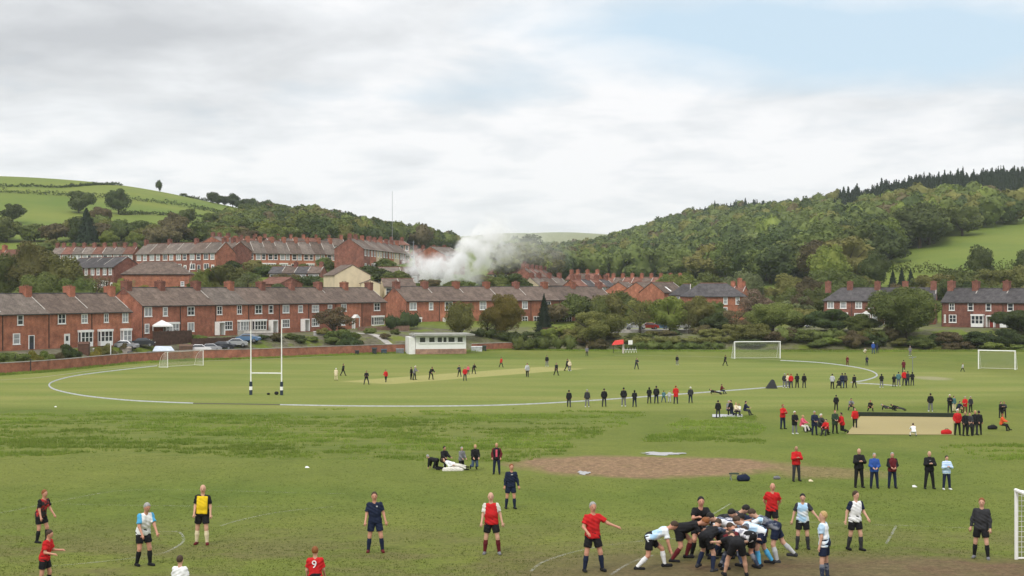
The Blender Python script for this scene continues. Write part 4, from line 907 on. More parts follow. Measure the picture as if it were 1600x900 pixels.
hedge(604, 296, 652, 306, (487, 489), 'dark', 'tall clipped hedge below the third terrace gable', 2.6)
hedge(1195, 269.5, 1640, 269.5, (547, 548), 'olive', 'low scrubby hedge line along the far touchline', 1.2)
# gardens on the left
for u, v, vt, w, lf, lb in ((22, 566, 545, 60, 'green', 'spreading low green bush in the left corner garden'), (52, 562, 546, 28, 'yellow', 'small orange yellow shrub in the left garden'), (70, 561, 547, 34, 'bright', 'light green shrub between the yellow shrub and the round bush'),
    (108, 559, 536, 40, 'dark', 'rounded dark green clipped bush in front of the white bay'), (150, 556, 540, 24, 'yellow', 'yellow flowering shrub right of the rounded dark bush'), (168, 556, 535, 26, 'olive', 'upright olive shrub behind the wall'),
    (188, 555, 546, 14, 'bright', 'tiny lime green shrub behind the wall'), (92, 555, 548, 22, 'brown', 'brown shrub squeezed left of the rounded dark bush')):
    ptree(u, v, vt, w, 'bush', lf, lb, d=float(np.interp(u, EU, ED))+4+rng.uniform(-1, 1), lod=2)
ptree(522, 0, 478, 72, 'loose', 'brown', 'bare brown twiggy shrub in front of the second terrace', d=268, lod=2)
ptree(533, 0, 512, 56, 'bush', 'green', 'green bush at the foot of the twiggy shrub', d=260, lod=2)
ptree(545, 0, 519, 40, 'bush', 'dark', 'dark low bush right of the twiggy shrub', d=257, lod=2)
ptree(470, 0, 520, 18, 'bush', 'dark', 'small dark bush in the sloping lawn', d=256, lod=1)
# trees between the front terraces and the upper rows
for u, d, vt, w, k, lf, lb in ((45, 325, 376, 92, 'broad', 'olive', 'tall yellowish green tree above the left terrace'), (96, 318, 398, 84, 'broad', 'olive', 'broad olive tree right of the tall yellowish tree'), (10, 322, 400, 80, 'broad', 'green', 'green tree at the far left above the grey roofs'),
    (150, 316, 420, 56, 'loose', 'brown', 'brownish sparse tree below the dark slate row'), (185, 322, 432, 36, 'bush', 'bright', 'bright green bush beside the slate row'), (120, 312, 425, 60, 'broad', 'green', 'mid green tree low behind the left terrace'),
    (62, 310, 418, 70, 'broad', 'green', 'dense green tree low above the left terrace chimneys'), (222, 318, 440, 44, 'bush', 'yellow', 'yellow green bush under the hipped house'), (205, 330, 436, 24, 'loose', 'pale', 'pale bare shrub left of the hipped house'),
    (350, 332, 411, 74, 'broad', 'olive', 'broad yellow green tree right of the hipped house'), (388, 328, 424, 54, 'loose', 'pale', 'pale olive tree right of the broad yellow green tree'), (318, 330, 420, 40, 'broad', 'bright', 'lighter green tree left of the broad yellow green tree'),
    (440, 345, 442, 50, 'bush', 'dark', 'dark shrubbery under the low dark houses'), (480, 344, 444, 40, 'bush', 'green', 'green shrubbery left of the cream house'), (505, 341, 447, 40, 'bush', 'dark', 'dark shrubs in front of the cream house'),
    (575, 385, 412, 60, 'bush', 'dark', 'dark hedge bush below the tall brick gable'), (620, 380, 420, 50, 'bush', 'green', 'green bush below the pale fronted row'),
    (800, 395, 426, 60, 'broad', 'dark', 'dark green tree behind the chimneys right of the smoke'), (775, 392, 432, 40, 'broad', 'green', 'green tree at the foot of the smoke'), (858, 402, 440, 30, 'bush', 'green', 'small tree in front of the climbing row'),
    (1065, 380, 420, 52, 'broad', 'bright', 'bright green tree behind the slate roofs'), (1040, 386, 428, 36, 'broad', 'bright', 'light green tree left of the bright tree behind the slate roofs'), (1104, 388, 428, 60, 'broad', 'green', 'green tree behind the hipped block'),
    (1165, 376, 420, 54, 'broad', 'pale', 'pale grey green tree right of the hipped block'), (1140, 392, 430, 40, 'broad', 'pale', 'pale tree peeping over the hipped block'),
    (1232, 380, 430, 56, 'broad', 'olive', 'olive tree left above the right hand terrace'), (1262, 372, 432, 52, 'broad', 'brown', 'brown tinted tree left of the right hand terrace chimneys'), (1320, 360, 424, 70, 'broad', 'green', 'green tree rising behind the right hand terrace chimneys'),
    (1290, 400, 415, 56, 'broad', 'green', 'rounded green tree left behind the right hand terrace'), (1298, 418, 382, 66, 'broad', 'bright', 'large domed bright green tree on the lower right slope'),
    (1350, 370, 434, 50, 'broad', 'olive', 'olive tree above the second chimney of the right hand terrace'), (1368, 412, 393, 44, 'broad', 'dark', 'dark green tree at the left end of the bright field'),
    (1395, 395, 420, 20, 'cone', 'conifer', 'first of three dark conifers behind the right hand terrace'), (1409, 397, 417, 19, 'cone', 'conifer', 'middle one of three dark conifers behind the right hand terrace'), (1423, 396, 419, 19, 'cone', 'conifer', 'last of three dark conifers behind the right hand terrace'),
    (1460, 372, 424, 60, 'broad', 'olive', 'olive tree behind the first dark red house'), (1500, 376, 418, 66, 'broad', 'green', 'green tree behind the dark red terrace'), (1550, 372, 416, 70, 'broad', 'olive', 'wide olive tree behind the dark red terrace'),
    (1596, 368, 414, 60, 'broad', 'olive', 'olive tree behind the dark red terrace at the right edge'), (1532, 405, 385, 46, 'broad', 'dark', 'lone dark round tree standing in the bright field'), (1440, 378, 430, 40, 'broad', 'green', 'low green tree right of the three conifers'),
    (1602, 405, 392, 40, 'broad', 'dark', 'dark tree at the right edge of the bright field')):
    ptree(u, 0, vt, w, k, lf, lb, d=d, lod=2 if d < 345 else 1)
# left hillside: notable trees, then hedgerows
for u, vb, vt, w, k, lf, lb in ((135, 384, 325, 48, 'cone', 'conifer', 'big dark evergreen above the top left row'), (118, 384, 338, 34, 'broad', 'dark', 'dark tree left against the big evergreen'), (123, 333, 297, 46, 'broad', 'dark', 'round dark tree in the upper left pasture'),
    (185, 335, 293, 38, 'broad', 'dark', 'tall round tree right in the upper left pasture'), (248.5, 296, 281, 11, 'broad', 'dark', 'tiny lone tree on the left skyline'), (388, 351, 320, 44, 'broad', 'dark', 'round dark tree below the right part of the pasture'),
    (295, 348, 325, 30, 'broad', 'green', 'green tree in the hedge of the left pasture'), (328, 352, 333, 28, 'broad', 'bright', 'bright small tree in the hedge of the left pasture'), (155, 350, 322, 36, 'broad', 'brown', 'brown tinted tree above the big evergreen'),
    (270, 372, 332, 44, 'broad', 'brown', 'tall brown tinted tree above the upper rows'), (252, 386, 355, 60, 'broad', 'brown', 'wide domed brown tree directly above the upper rows'), (312, 378, 345, 34, 'broad', 'dark', 'dark tree right of the wide domed brown tree'),
    (212, 386, 364, 30, 'broad', 'bright', 'bright green tree left of the wide domed brown tree'), (182, 380, 350, 26, 'broad', 'green', 'fresh green tree right of the big evergreen'), (170, 386, 360, 30, 'broad', 'bright', 'yellow green small tree right of the big evergreen'), (20, 348, 318, 40, 'broad', 'dark', 'dark tree on the far left slope')):
    ptree(u, vb, vt, w, k, lf, lb, lod=1, d=828 if w == 11 else None)
WL = []      # more trees on both slopes
def cand(u0, u1, d0, d1, sp_, ok, seed):
    r = np.random.default_rng(seed); out = []; d = d0
    while d < d1:
        wx = d/F; u = u0+r.uniform(0, sp_/wx)
        while u < u1:
            uu = u+r.uniform(-.3, .3)*sp_/wx; dd = d+r.uniform(-.4, .4)*sp_
            x = (uu-800)/F*dd; z = hz(x, dd); v = 450+F*(HC-z)/dd
            if ok(uu, v, dd): out.append((x, dd, z, uu, v))
            u += sp_/wx
        d += sp_*.9
    return out
def line(pts): xs, ys_ = zip(*pts); return lambda u: float(np.interp(u, xs, ys_))
lowR = line([(800, 440), (900, 444), (1000, 444), (1200, 446), (1340, 442), (1380, 424), (1400, 402), (1440, 389), (1500, 370), (1560, 356), (1620, 340)])
def okR(u, v, d):
    if v > lowR(u): return False
    if u > 1515 and 318+max(0, (1600-u)*.14) < v < 344: return False
    return True
wood = cand(800, 1680, 395, 1300, 11.2, okR, 3)
def okL(u, v, d):
    if d > 1000: return False
    if u < 345: return 371+4*math.sin(u*.03) < v < 390
    top = float(np.interp(u, [330, 400, 430, 470, 560, 740], [352, 342, 322, 300, 300, 300]))
    return v > top and v < 392 and d > 478
wood2 = cand(-60, 330, 500, 640, 9.5, okL, 5)+cand(330, 860, 480, 960, 9.0, okL, 6)
sky_row = [(332+i*11+rng.uniform(-4, 4), 0) for i in range(9)]+[(432, 0), (442, 0), (466, 0), (474, 0)]
for u, _ in sky_row:
    d = 832+rng.uniform(-8, 8); p = at(u, d); wood2.append((p.x, p.y, p.z, u, -1))
allw = [(q, 'R') for q in wood]+[(q, 'L') for q in wood2]
allw = [a for a in allw if all((a[0][0]-t[0])**2+(a[0][1]-t[1])**2 > (t[2]*.3)**2 for t in TREES)]
allw.sort(key=lambda a: a[0][1])
vis = [a for a in allw if -20 < a[0][3] < 1620]
IND = vis[:150] if False else None
# a tree is drawn largest when near: those become things of their own
cnt = 0; stuffR = []; stuffL = []; stuffC = []; left_n = 0; right_n = 0
r = np.random.default_rng(21)
def conif(u, d, v): return (d > 735 and u > 1312) or (d > 1010 and 1090 < u <= 1312 and r.random() < .6)
for (x, y, z, u, v), side in allw:
    con = side == 'R' and conif(u, y, v)
    if side == 'R':
        w = r.uniform(12.5, 21); h = r.uniform(11, 17.5)
        lf = r.choice(['green', 'dark', 'olive', 'bright', 'brown'], p=[.40, .30, .16, .09, .05])
    else:
        w = r.uniform(10, 16); h = r.uniform(9, 13.5) if v != -1 else r.uniform(6, 10.5); lf = r.choice(['green', 'dark', 'olive', 'brown', 'dark', 'bright'], p=[.34, .22, .16, .08, .1, .1])
        if v == -1: lf = 'dark'; w = r.uniform(6.5, 9.5)
        if v != -1 and u < 470: h *= .72; w *= .85
    inview = -20 < u < 1620
    if con: w = r.uniform(9.5, 13.5); h = r.uniform(11, 18)
    if inview and ((side == 'R' and right_n < 80 and not con) or (side == 'L' and left_n < 45) or v == -1):
        if side == 'R': right_n += 1
        else: left_n += 1
        wd_ = {'green': 'mid green', 'dark': 'dark green', 'olive': 'olive green', 'bright': 'bright green', 'brown': 'brown tinted'}[lf]
        if v == -1: lb, g = 'dark little tree in the row along the left skyline', 'skyline tree row'
        elif side == 'R': lb, g = wd_+' rounded tree packed in the lower edge of the right hand wood', wd_+' trees at the lower edge of the right wood'
        else: lb, g = wd_+' rounded tree packed on the wooded slope above the left houses', wd_+' trees on the left wooded slope'
        tree(Vector((x, y, z-.4)), w, h, 'broad', lf, lb, g, lod=0)
    elif con:
        stuffC.append((x, y, z, w, h, 'conifer'))
        if u > 1300:
            for q_ in range(2):
                xx, yy_ = x+r.uniform(-6, 6), y+r.uniform(-6, 6); stuffC.append((xx, yy_, hz(xx, yy_), w*.85, h*r.uniform(.75, 1.05), 'conifer'))
    elif side == 'R': stuffR.append((x, y, z, w, h, lf))
    else: stuffL.append((x, y, z, w, h, lf))
LIB = {}
def wood_mesh(name, items, label, n, size, kind='broad', cat='woodland'):
    cols = sorted(set(i[5] for i in items)); Q = []
    for k in range(8):
        p, nn = crown_pts(kind, n, 50+k); cv, cf = core_of(kind, k, 12, 7, .9); LIB[k] = (p, nn, cv)
    for i, (x, y, z, w, h, lf) in enumerate(items):
        p, nn, cv = LIB[i % 8]; npt = len(p); p = np.concatenate([p, cv]); a = rng.uniform(0, 6.28); cs, sn = math.cos(a), math.sin(a)
        q = np.stack([(p[:, 0]*cs-p[:, 1]*sn)*w+x, (p[:, 0]*sn+p[:, 1]*cs)*w+y, p[:, 2]*h+z-.3], 1); n2 = np.stack([nn[:, 0]*cs-nn[:, 1]*sn, nn[:, 0]*sn+nn[:, 1]*cs, nn[:, 2]], 1)
        l_ = leaf_quads(q[:npt], n2, size*w, i, .5); ci = cols.index(lf); Q += [(l_.reshape(-1, 3), qf(len(l_)), False, ci), (q[npt:], cf, True, ci)]
    o = link(name, merge_mesh(name, Q, [LEAF[c] for c in cols]))
    return tag(o, label, cat, kind='stuff')
wood_mesh('woodland', stuffR, 'dense mixed broadleaf wood covering the right hillside', 560, .047)
wood_mesh('woodland', stuffL, 'dense mixed wood along the left hilltop behind the houses', 560, .047)
wood_mesh('conifer_plantation', stuffC, 'dark conifer plantation along the right skyline', 320, .045, 'cone')
# field hedges of the left pasture
def hedgerow(pl, w, h, label, leaf='dark'):
    pp = smooth_pts([gp(p[0], p[1]+2, dmax=845) for p in pl], 10); Q = []; 
    for a, b in zip(pp[:-1], pp[1:]):
        k = max(1, int((b-a).length/1.5))
        for i in range(k):
            p = a.lerp(b, i/k); z = hz(p.x, p.y)-.2; hh = h*rng.uniform(.6, 1.5); pt, nn = crown_pts('bush', 60, int(rng.integers(300)))
            pt = pt*np.array([w*1.9, w*1.9, hh])+np.array([p.x-pp[0].x, p.y-pp[0].y, z-pp[0].z]); Q.append(leaf_quads(pt, nn, .30, i))
    q = np.concatenate(Q); return tag(link('hedgerow', mesh_of('hedgerow', q.reshape(-1, 3), np.arange(len(q)*4).reshape(-1, 4), [LEAF[leaf]]), None, pp[0]), label, 'hedge')
hedgerow([(-20, 291), (40, 290), (100, 291), (160, 287), (190, 288)], 1.6, 1.8, 'upper field hedge crossing the left pasture')
hedgerow([(-20, 299), (60, 302), (130, 306), (215, 312), (290, 322), (370, 336)], 2.2, 2.4, 'long field hedge running down across the left pasture')
hedgerow([(190, 334), (230, 334), (290, 336), (350, 340)], 2.0, 2.0, 'short lower field hedge in the left pasture')
hedgerow([(283, 300), (300, 303), (326, 307)], 1.6, 1.8, 'ragged bushes on the left skyline before the tree row')
hedgerow([(1395, 424), (1470, 426), (1540, 426), (1620, 422)], 2.5, 3.5, 'hedge along the bottom of the bright right hand field', 'green')
# filler shrubs: on the bank behind the field hedge and in the left gardens
for i in range(5, 46):
    u = 745+i*19.5+rng.uniform(-6, 6); d = rng.uniform(271.5, 286) if u < 1200 else rng.uniform(270.5, 276); 
    if 1465 < u < 1600: d = rng.uniform(270.5, 274)
    h = rng.uniform(2.2, 4.2) if not 1465 < u < 1600 else rng.uniform(1.8, 2.6); h = rng.uniform(1.0, 1.5) if 945 < u < 1090 else h*.82; p = at(u, d); lf = ['green', 'bright', 'olive', 'olive', 'brown', 'dark'][rng.integers(6)]
    wd_ = {'green': 'mid green', 'dark': 'dark green', 'olive': 'olive green', 'brown': 'brownish', 'bright': 'bright green'}[lf]
    tree(Vector((p.x, p.y, p.z-.3)), rng.uniform(3.5, 6), h, 'bush', lf, wd_+' bush in the overgrown bank behind the far touchline', wd_+' bushes on the far bank', lod=1, cat='bush')
for i in range(20):
    if i in (1, 2, 3, 4): continue
    u = [8, 30, 135, 142, 163, 178, 193, 208, 300, 312, 384, 410, 432, 455, 488, 505, 560, 578, 600, 618][i]; e = float(np.interp(u, EU, ED)); d = e+rng.uniform(3, 9) if u < 210 else e+rng.uniform(6, 16); p = at(u, d); lf = ['green', 'bright', 'dark', 'brown', 'olive'][rng.integers(5)]
    wd_ = {'green': 'mid green', 'dark': 'dark green', 'olive': 'olive green', 'brown': 'brownish', 'bright': 'bright green'}[lf]
    tree(Vector((p.x, p.y, p.z-.2)), rng.uniform(1.5, 2.8), rng.uniform(1.0, 1.9), 'bush', lf, 'small '+wd_+' shrub in the gardens behind the brick wall', 'small '+wd_+' garden shrubs', lod=1, cat='bush')
for i, (u0, u1, d0, d1, n_) in enumerate(((330, 520, 345, 420, 26), (560, 770, 350, 420, 22), (860, 1290, 330, 395, 44), (-10, 340, 330, 350, 18), (1290, 1620, 330, 372, 22), (60, 345, 450, 480, 16), (340, 640, 452, 480, 16))):
    for k in range(n_):
        u = u0+(u1-u0)*(k+.5)/n_+rng.uniform(-6, 6); d = rng.uniform(d0, d1); p = at(u, d); lf = ['green', 'dark', 'olive', 'green', 'brown'][rng.integers(5)]
        wd_ = {'green': 'mid green', 'dark': 'dark green', 'olive': 'olive green', 'brown': 'brownish'}[lf]; pl = ['between the upper rows of houses', 'around the smoke', 'behind the centre roofs and hedge', 'above the left terrace', 'behind the right hand terrace', 'above the top left row', 'above the long upper row'][i]
        tree(Vector((p.x, p.y, p.z-.3)), rng.uniform(4.5, 8), rng.uniform(2.4, 4.2) if i not in (2, 4) else rng.uniform(4, 8), 'broad', lf, wd_+' tree in the greenery '+pl, wd_+' trees '+pl, lod=0, name='small_tree')
# ---------------- people ----------------
def A3(v): return np.array(v, np.float32)
def skel(p):
    """p: pose. Returns joints (metres, standing height 1.8, facing -Y, person's left = +X)"""
    g = p.get; J = {}
    ln = R(g('lean', 2)); sd_ = R(g('side', 0))
    up = A3((math.sin(sd_), -math.sin(ln)*math.cos(sd_), math.cos(ln)*math.cos(sd_))); up /= np.linalg.norm(up)
    tw = R(g('twist', 0)); rx = A3((math.cos(tw), -math.sin(tw), 0)); rx = rx-up*np.dot(rx, up); rx /= np.linalg.norm(rx)
    fw = np.cross(up, rx); fw = -fw if fw[1]*math.cos(ln) > 0 and abs(ln) < 1.2 else fw
    fw = -np.cross(up, rx)*(-1)                      # rx x ... keep right handed: up x rx points to -Y when upright
    if np.dot(fw, A3((0, -math.cos(ln), -math.sin(ln)))) < 0: fw = -fw
    P = A3((0, 0, .95)); J['pelvis'] = P; J['up'] = up; J['fw'] = fw; J['rx'] = rx
    J['belly'] = P+up*.20; J['chest'] = P+up*.38; J['neck'] = P+up*.54
    hl = ln*g('hf', .25)+R(g('look', 0)); hy = R(g('yaw', 0))
    hu = A3((math.sin(sd_)*.3, -math.sin(hl), math.cos(hl))); J['head'] = J['neck']+up*.03+hu*.14; J['hu'] = hu
    hf = A3((0, -math.cos(hl), -math.sin(hl))); cy, sy = math.cos(hy), math.sin(hy)
    hr = np.cross(hf, hu); hr /= np.linalg.norm(hr); J['hf'] = hf*cy+hr*sy*1.0; J['hr'] = np.cross(J['hf'], hu)
    for s, k in ((1, 'L'), (-1, 'R')):
        a, ab, kn = (list(g('leg'+k, (3, 5, 6)))+[0])[:3]
        h = P-up*.03*math.cos(ln)-A3((0, 0, .03))+A3((s*.095, 0, 0)); J['hip'+k] = h
        def dr(aa, bb): aa, bb = R(aa), R(bb); return A3((s*math.sin(bb), -math.sin(aa)*math.cos(bb), -math.cos(aa)*math.cos(bb)))
        J['knee'+k] = h+dr(a, ab)*.43; J['ank'+k] = J['knee'+k]+dr(a-kn, ab*.6)*.42
        fa = R(g('foot'+k, 8)); ft = g('toe'+k, 0.0)
        J['toe'+k] = J['ank'+k]+A3((s*math.sin(fa)*.17, -math.cos(fa)*.17*math.cos(ft), -.045-math.sin(ft)*.13)); J['heel'+k] = J['ank'+k]+A3((0, .045, -.045))
        sh = P+up*.47+rx*s*.172; J['sho'+k] = sh
        a, ab, el, inn = (list(g('arm'+k, (5, 10, 15, 0)))+[0, 0])[:4]
        J['elb'+k] = sh+dr(a, ab)*.285; fd = dr(a+el, ab-inn); J['wri'+k] = J['elb'+k]+fd*.25; J['hand'+k] = fd
    return J
def lowest(J): return min(min(float(J[k][2]) for k in J if k[:3] in ('toe', 'hee', 'kne', 'han') and k[:4] != 'hand')-.03, min(float(J['kneeL'][2]), float(J['kneeR'][2]))-.06, float(J['pelvis'][2])-.13, float(J['wriL'][2])-.06, float(J['wriR'][2])-.06, float(J['head'][2])-.12)
def sdf_eval(prims, X, k=.03):
    D = None
    for pr in prims:
        t = pr[0]
        if t == 'c':
            _, a, b, r1, r2 = pr[:5]; ba = b-a; bb = float(ba@ba)+1e-9
            h = np.clip(((X-a)@ba)/bb, 0, 1); d = np.sqrt(((X-a-h[..., None]*ba)**2).sum(-1))-(r1+(r2-r1)*h)
            if len(pr) > 5 and pr[5]: n = ba/np.sqrt(bb); d = np.maximum(d, (X-b)@n)
        elif t == 'e':
            _, c, ax, rad = pr; q = (X-c)@ax.T; q = q/rad; l = np.sqrt((q**2).sum(-1)); l2 = np.sqrt(((q/rad)**2).sum(-1))+1e-6; d = l*(l-1)/l2
        if D is None: D = d
        else:
            h = np.clip(.5+.5*(D-d)/k, 0, 1); D = D*(1-h)+d*h-k*h*(1-h)
    return D
def snet(prims, vox, k=.03, cut=None, wrinkle=0.0, seed=0):
    lo = np.full(3, 9e9); hi = -lo
    for pr in prims:
        if pr[0] == 'c':
            r_ = max(pr[3], pr[4]); lo = np.minimum(lo, np.minimum(pr[1], pr[2])-r_); hi = np.maximum(hi, np.maximum(pr[1], pr[2])+r_)
        else: r_ = max(pr[3]); lo = np.minimum(lo, pr[1]-r_); hi = np.maximum(hi, pr[1]+r_)
    lo = lo-vox*2.2; hi = hi+vox*2.2
    ax = [np.arange(lo[i], hi[i]+vox, vox, dtype=np.float32) for i in range(3)]
    X = np.stack(np.meshgrid(*ax, indexing='ij'), -1)
    D = sdf_eval(prims, X, k)
    if wrinkle: D = D+wrinkle*(np.sin(X[..., 0]*17+seed+X[..., 2]*13)*np.sin(X[..., 2]*37+X[..., 0]*19+X[..., 1]*14+seed*2)+.7*np.sin(X[..., 2]*61+X[..., 0]*31+seed))
    if cut is not None:
        for n, o in cut: D = np.maximum(D, (X-o)@n)
    s = D < 0
    c = np.zeros(tuple(d-1 for d in D.shape), np.int8)
    for i in (0, 1):
        for j in (0, 1):
            for l in (0, 1): c += s[i:D.shape[0]-1+i, j:D.shape[1]-1+j, l:D.shape[2]-1+l]
    act = (c > 0) & (c < 8); I = np.stack(np.nonzero(act), 1); idx = -np.ones(act.shape, np.int32); idx[act] = np.arange(len(I))
    acc = np.zeros((len(I), 3)); cnt = np.zeros(len(I)); x, y, z = I.T
    cor = [(i, j, l) for i in (0, 1) for j in (0, 1) for l in (0, 1)]
    for a in cor:
        for axn in range(3):
            if a[axn]: continue
            b = list(a); b[axn] = 1
            da = D[x+a[0], y+a[1], z+a[2]]; db = D[x+b[0], y+b[1], z+b[2]]; m = (da < 0) != (db < 0)
            t = np.where(m, da/(da-db+1e-12), 0); p = np.tile(np.array(a, float), (len(I), 1)); p[:, axn] += t
            acc[m] += p[m]; cnt[m] += 1
    V = lo+(I+acc/np.maximum(cnt, 1)[:, None])*vox
    Q = []
    for axn in range(3):
        o1, o2 = [(1, 2), (2, 0), (0, 1)][axn]
        sl = [slice(1, -1)]*3; sl[axn] = slice(0, -1); sl2 = list(sl); sl2[axn] = slice(1, None)
        # edges inside the grid
        A = s[tuple(slice(None) if i != axn else slice(0, -1) for i in range(3))]; Bq = s[tuple(slice(None) if i != axn else slice(1, None) for i in range(3))]
        e = np.stack(np.nonzero(A != Bq), 1)
        e = e[(e[:, o1] > 0) & (e[:, o2] > 0) & (e[:, o1] < act.shape[o1]) & (e[:, o2] < act.shape[o2])]
        d1 = np.zeros(3, int); d1[o1] = 1; d2 = np.zeros(3, int); d2[o2] = 1
        g = lambda k_: idx[k_[:, 0], k_[:, 1], k_[:, 2]]
        q = np.stack([g(e-d1-d2), g(e-d2), g(e), g(e-d1)], 1); fl = A[e[:, 0], e[:, 1], e[:, 2]]
        q[~fl] = q[~fl][:, ::-1]; Q.append(q[(q >= 0).all(1)])
    return V, np.concatenate(Q)
def torso_pr(J, ex=0.0, wide=1.0, fat=0.0):
    u, r_, f = J['up'], J['rx'], J['fw']; o = []
    for s in (1, -1):
        o.append(('c', J['chest']+r_*s*.085*wide+f*.005, J['belly']+r_*s*.06*wide+f*(.01+fat*.6), .105+ex, .098+ex+fat))
        o.append(('c', J['belly']+r_*s*.06*wide+f*fat*.6, J['pelvis']+r_*s*.075*wide-f*.02, .098+ex+fat, .11+ex))
        o.append(('c', J['chest']+r_*s*.07+u*.07, J['sho'+'RL'[s > 0]]-u*.005, .082+ex, .050+ex*.8))
    return o
def body_prims(J, fat):
    pr = torso_pr(J, 0, 1, fat); u = J['up']
    pr.append(('c', J['neck']-u*.03, J['head']-J['hu']*.04, .062, .055))
    for k in 'LR':
        pr += [('c', J['sho'+k], J['elb'+k], .053, .043), ('c', J['elb'+k], J['wri'+k], .043, .028),
               ('c', J['wri'+k], J['wri'+k]+J['hand'+k]*.085, .026, .036),
               ('c', J['hip'+k], J['knee'+k], .094, .060), ('c', J['knee'+k], J['knee'+k]+(J['ank'+k]-J['knee'+k])*.4, .056, .060),
               ('c', J['knee'+k]+(J['ank'+k]-J['knee'+k])*.4, J['ank'+k], .058, .038),
               ('c', J['heel'+k], J['toe'+k], .036, .032)]
    ax = np.stack([J['hr'], J['hf'], J['hu']])
    pr.append(('e', J['head']+J['hu']*.02, ax, A3((.084, .104, .120)))); pr.append(('e', J['head']+J['hf']*.025-J['hu']*.055, ax, A3((.055, .065, .06))))
    pr.append(('e', J['head']+J['hf']*.098-J['hu']*.01, ax, A3((.014, .022, .026))))
    for s in (1, -1): pr.append(('e', J['head']+J['hr']*s*.08, ax, A3((.012, .02, .032))))
    return pr
SKINS = [mat('skin_light', (.52, .30, .21), .55, .08, 12, spec=.3), mat('skin_ruddy', (.50, .25, .17), .55, .08, 12, spec=.3), mat('skin_tan', (.36, .20, .13), .55, .08, 12, spec=.3)]
M_EYE = mat('eye_dark', (.03, .02, .018), .3); M_LIP = mat('lips', (.30, .10, .08), .5)
def cloth(name, c, var=.14): return mat('cloth_'+name, c, .85, var, 7, spec=.15, det=3)
CL = {k: cloth(k, v) for k, v in dict(red=(.48, .018, .02), darkred=(.22, .012, .02), black=(.014, .014, .016), charcoal=(.035, .036, .04), navy=(.014, .02, .045), blue=(.03, .08, .30), lightblue=(.42, .58, .74),
    white=(.74, .75, .76), offwhite=(.62, .60, .54), yellow=(.72, .50, .02), grey=(.17, .17, .18), lightgrey=(.42, .43, .44), teal=(.07, .16, .17), cream=(.68, .58, .40), pink=(.62, .10, .16), orange=(.62, .10, .03),
    jeans=(.06, .09, .15), green=(.03, .05, .03), sky=(.08, .35, .60), maroon=(.11, .015, .02)).items()}
HAIR = {k: mat('hair_'+k, v, .7, .2, 30) for k, v in dict(black=(.012, .010, .009), brown=(.05, .03, .018), blond=(.42, .28, .12), grey=(.30, .29, .28), white=(.62, .61, .58), ginger=(.20, .07, .02)).items()}
# two-tone cloths
def stripe(name, c1, c2, sc, axis=2, th=.5):
    m = bpy.data.materials.new('cloth_'+name); m.use_nodes = True; t = m.node_tree; lk = t.links.new; c = t.nodes.new('ShaderNodeTexCoord'); s = t.nodes.new('ShaderNodeSeparateXYZ'); lk(c.outputs['Object'], s.inputs[0])
    a = t.nodes.new('ShaderNodeMath'); a.operation = 'MULTIPLY'; a.inputs[1].default_value = sc; lk(s.outputs[axis], a.inputs[0]); f = t.nodes.new('ShaderNodeMath'); f.operation = 'FRACT'; lk(a.outputs[0], f.inputs[0])
    g = t.nodes.new('ShaderNodeMath'); g.operation = 'GREATER_THAN'; g.inputs[1].default_value = th; lk(f.outputs[0], g.inputs[0])
    mx = t.nodes.new('ShaderNodeMix'); mx.data_type = 'RGBA'; mx.inputs[6].default_value = (*c1, 1); mx.inputs[7].default_value = (*c2, 1); lk(g.outputs[0], mx.inputs[0]); lk(mx.outputs[2], t.nodes['Principled BSDF'].inputs['Base Color'])
    t.nodes['Principled BSDF'].inputs['Roughness'].default_value = .85; CL[name] = m; return m
stripe('bluestripe', (.30, .48, .72), (.62, .70, .80), 11); stripe('whitenavy', (.70, .71, .74), (.03, .05, .12), 7, 0, .6)
def mott(name, c1, c2, sc=6.):
    m = bpy.data.materials.new('cloth_'+name); m.use_nodes = True; t = m.node_tree; lk = t.links.new; c = t.nodes.new('ShaderNodeTexCoord'); n = t.nodes.new('ShaderNodeTexNoise'); n.inputs['Scale'].default_value = sc
    lk(c.outputs['Object'], n.inputs[0]); r_ = t.nodes.new('ShaderNodeValToRGB'); r_.color_ramp.elements[0].position = .46; r_.color_ramp.elements[1].position = .56; r_.color_ramp.elements[0].color = (*c1, 1); r_.color_ramp.elements[1].color = (*c2, 1)
    lk(n.outputs['Fac'], r_.inputs[0]); lk(r_.outputs[0], t.nodes['Principled BSDF'].inputs['Base Color']); t.nodes['Principled BSDF'].inputs['Roughness'].default_value = .85; CL[name] = m
mott('whiteblue', (.70, .74, .78), (.36, .56, .76), 3.5); mott('redblack', (.42, .02, .02), (.02, .018, .02), 5); mott('mudnavy', (.02, .03, .06), (.16, .17, .20), 6); mott('muddywhite', (.62, .62, .64), (.22, .22, .26), 7)
PM = {}
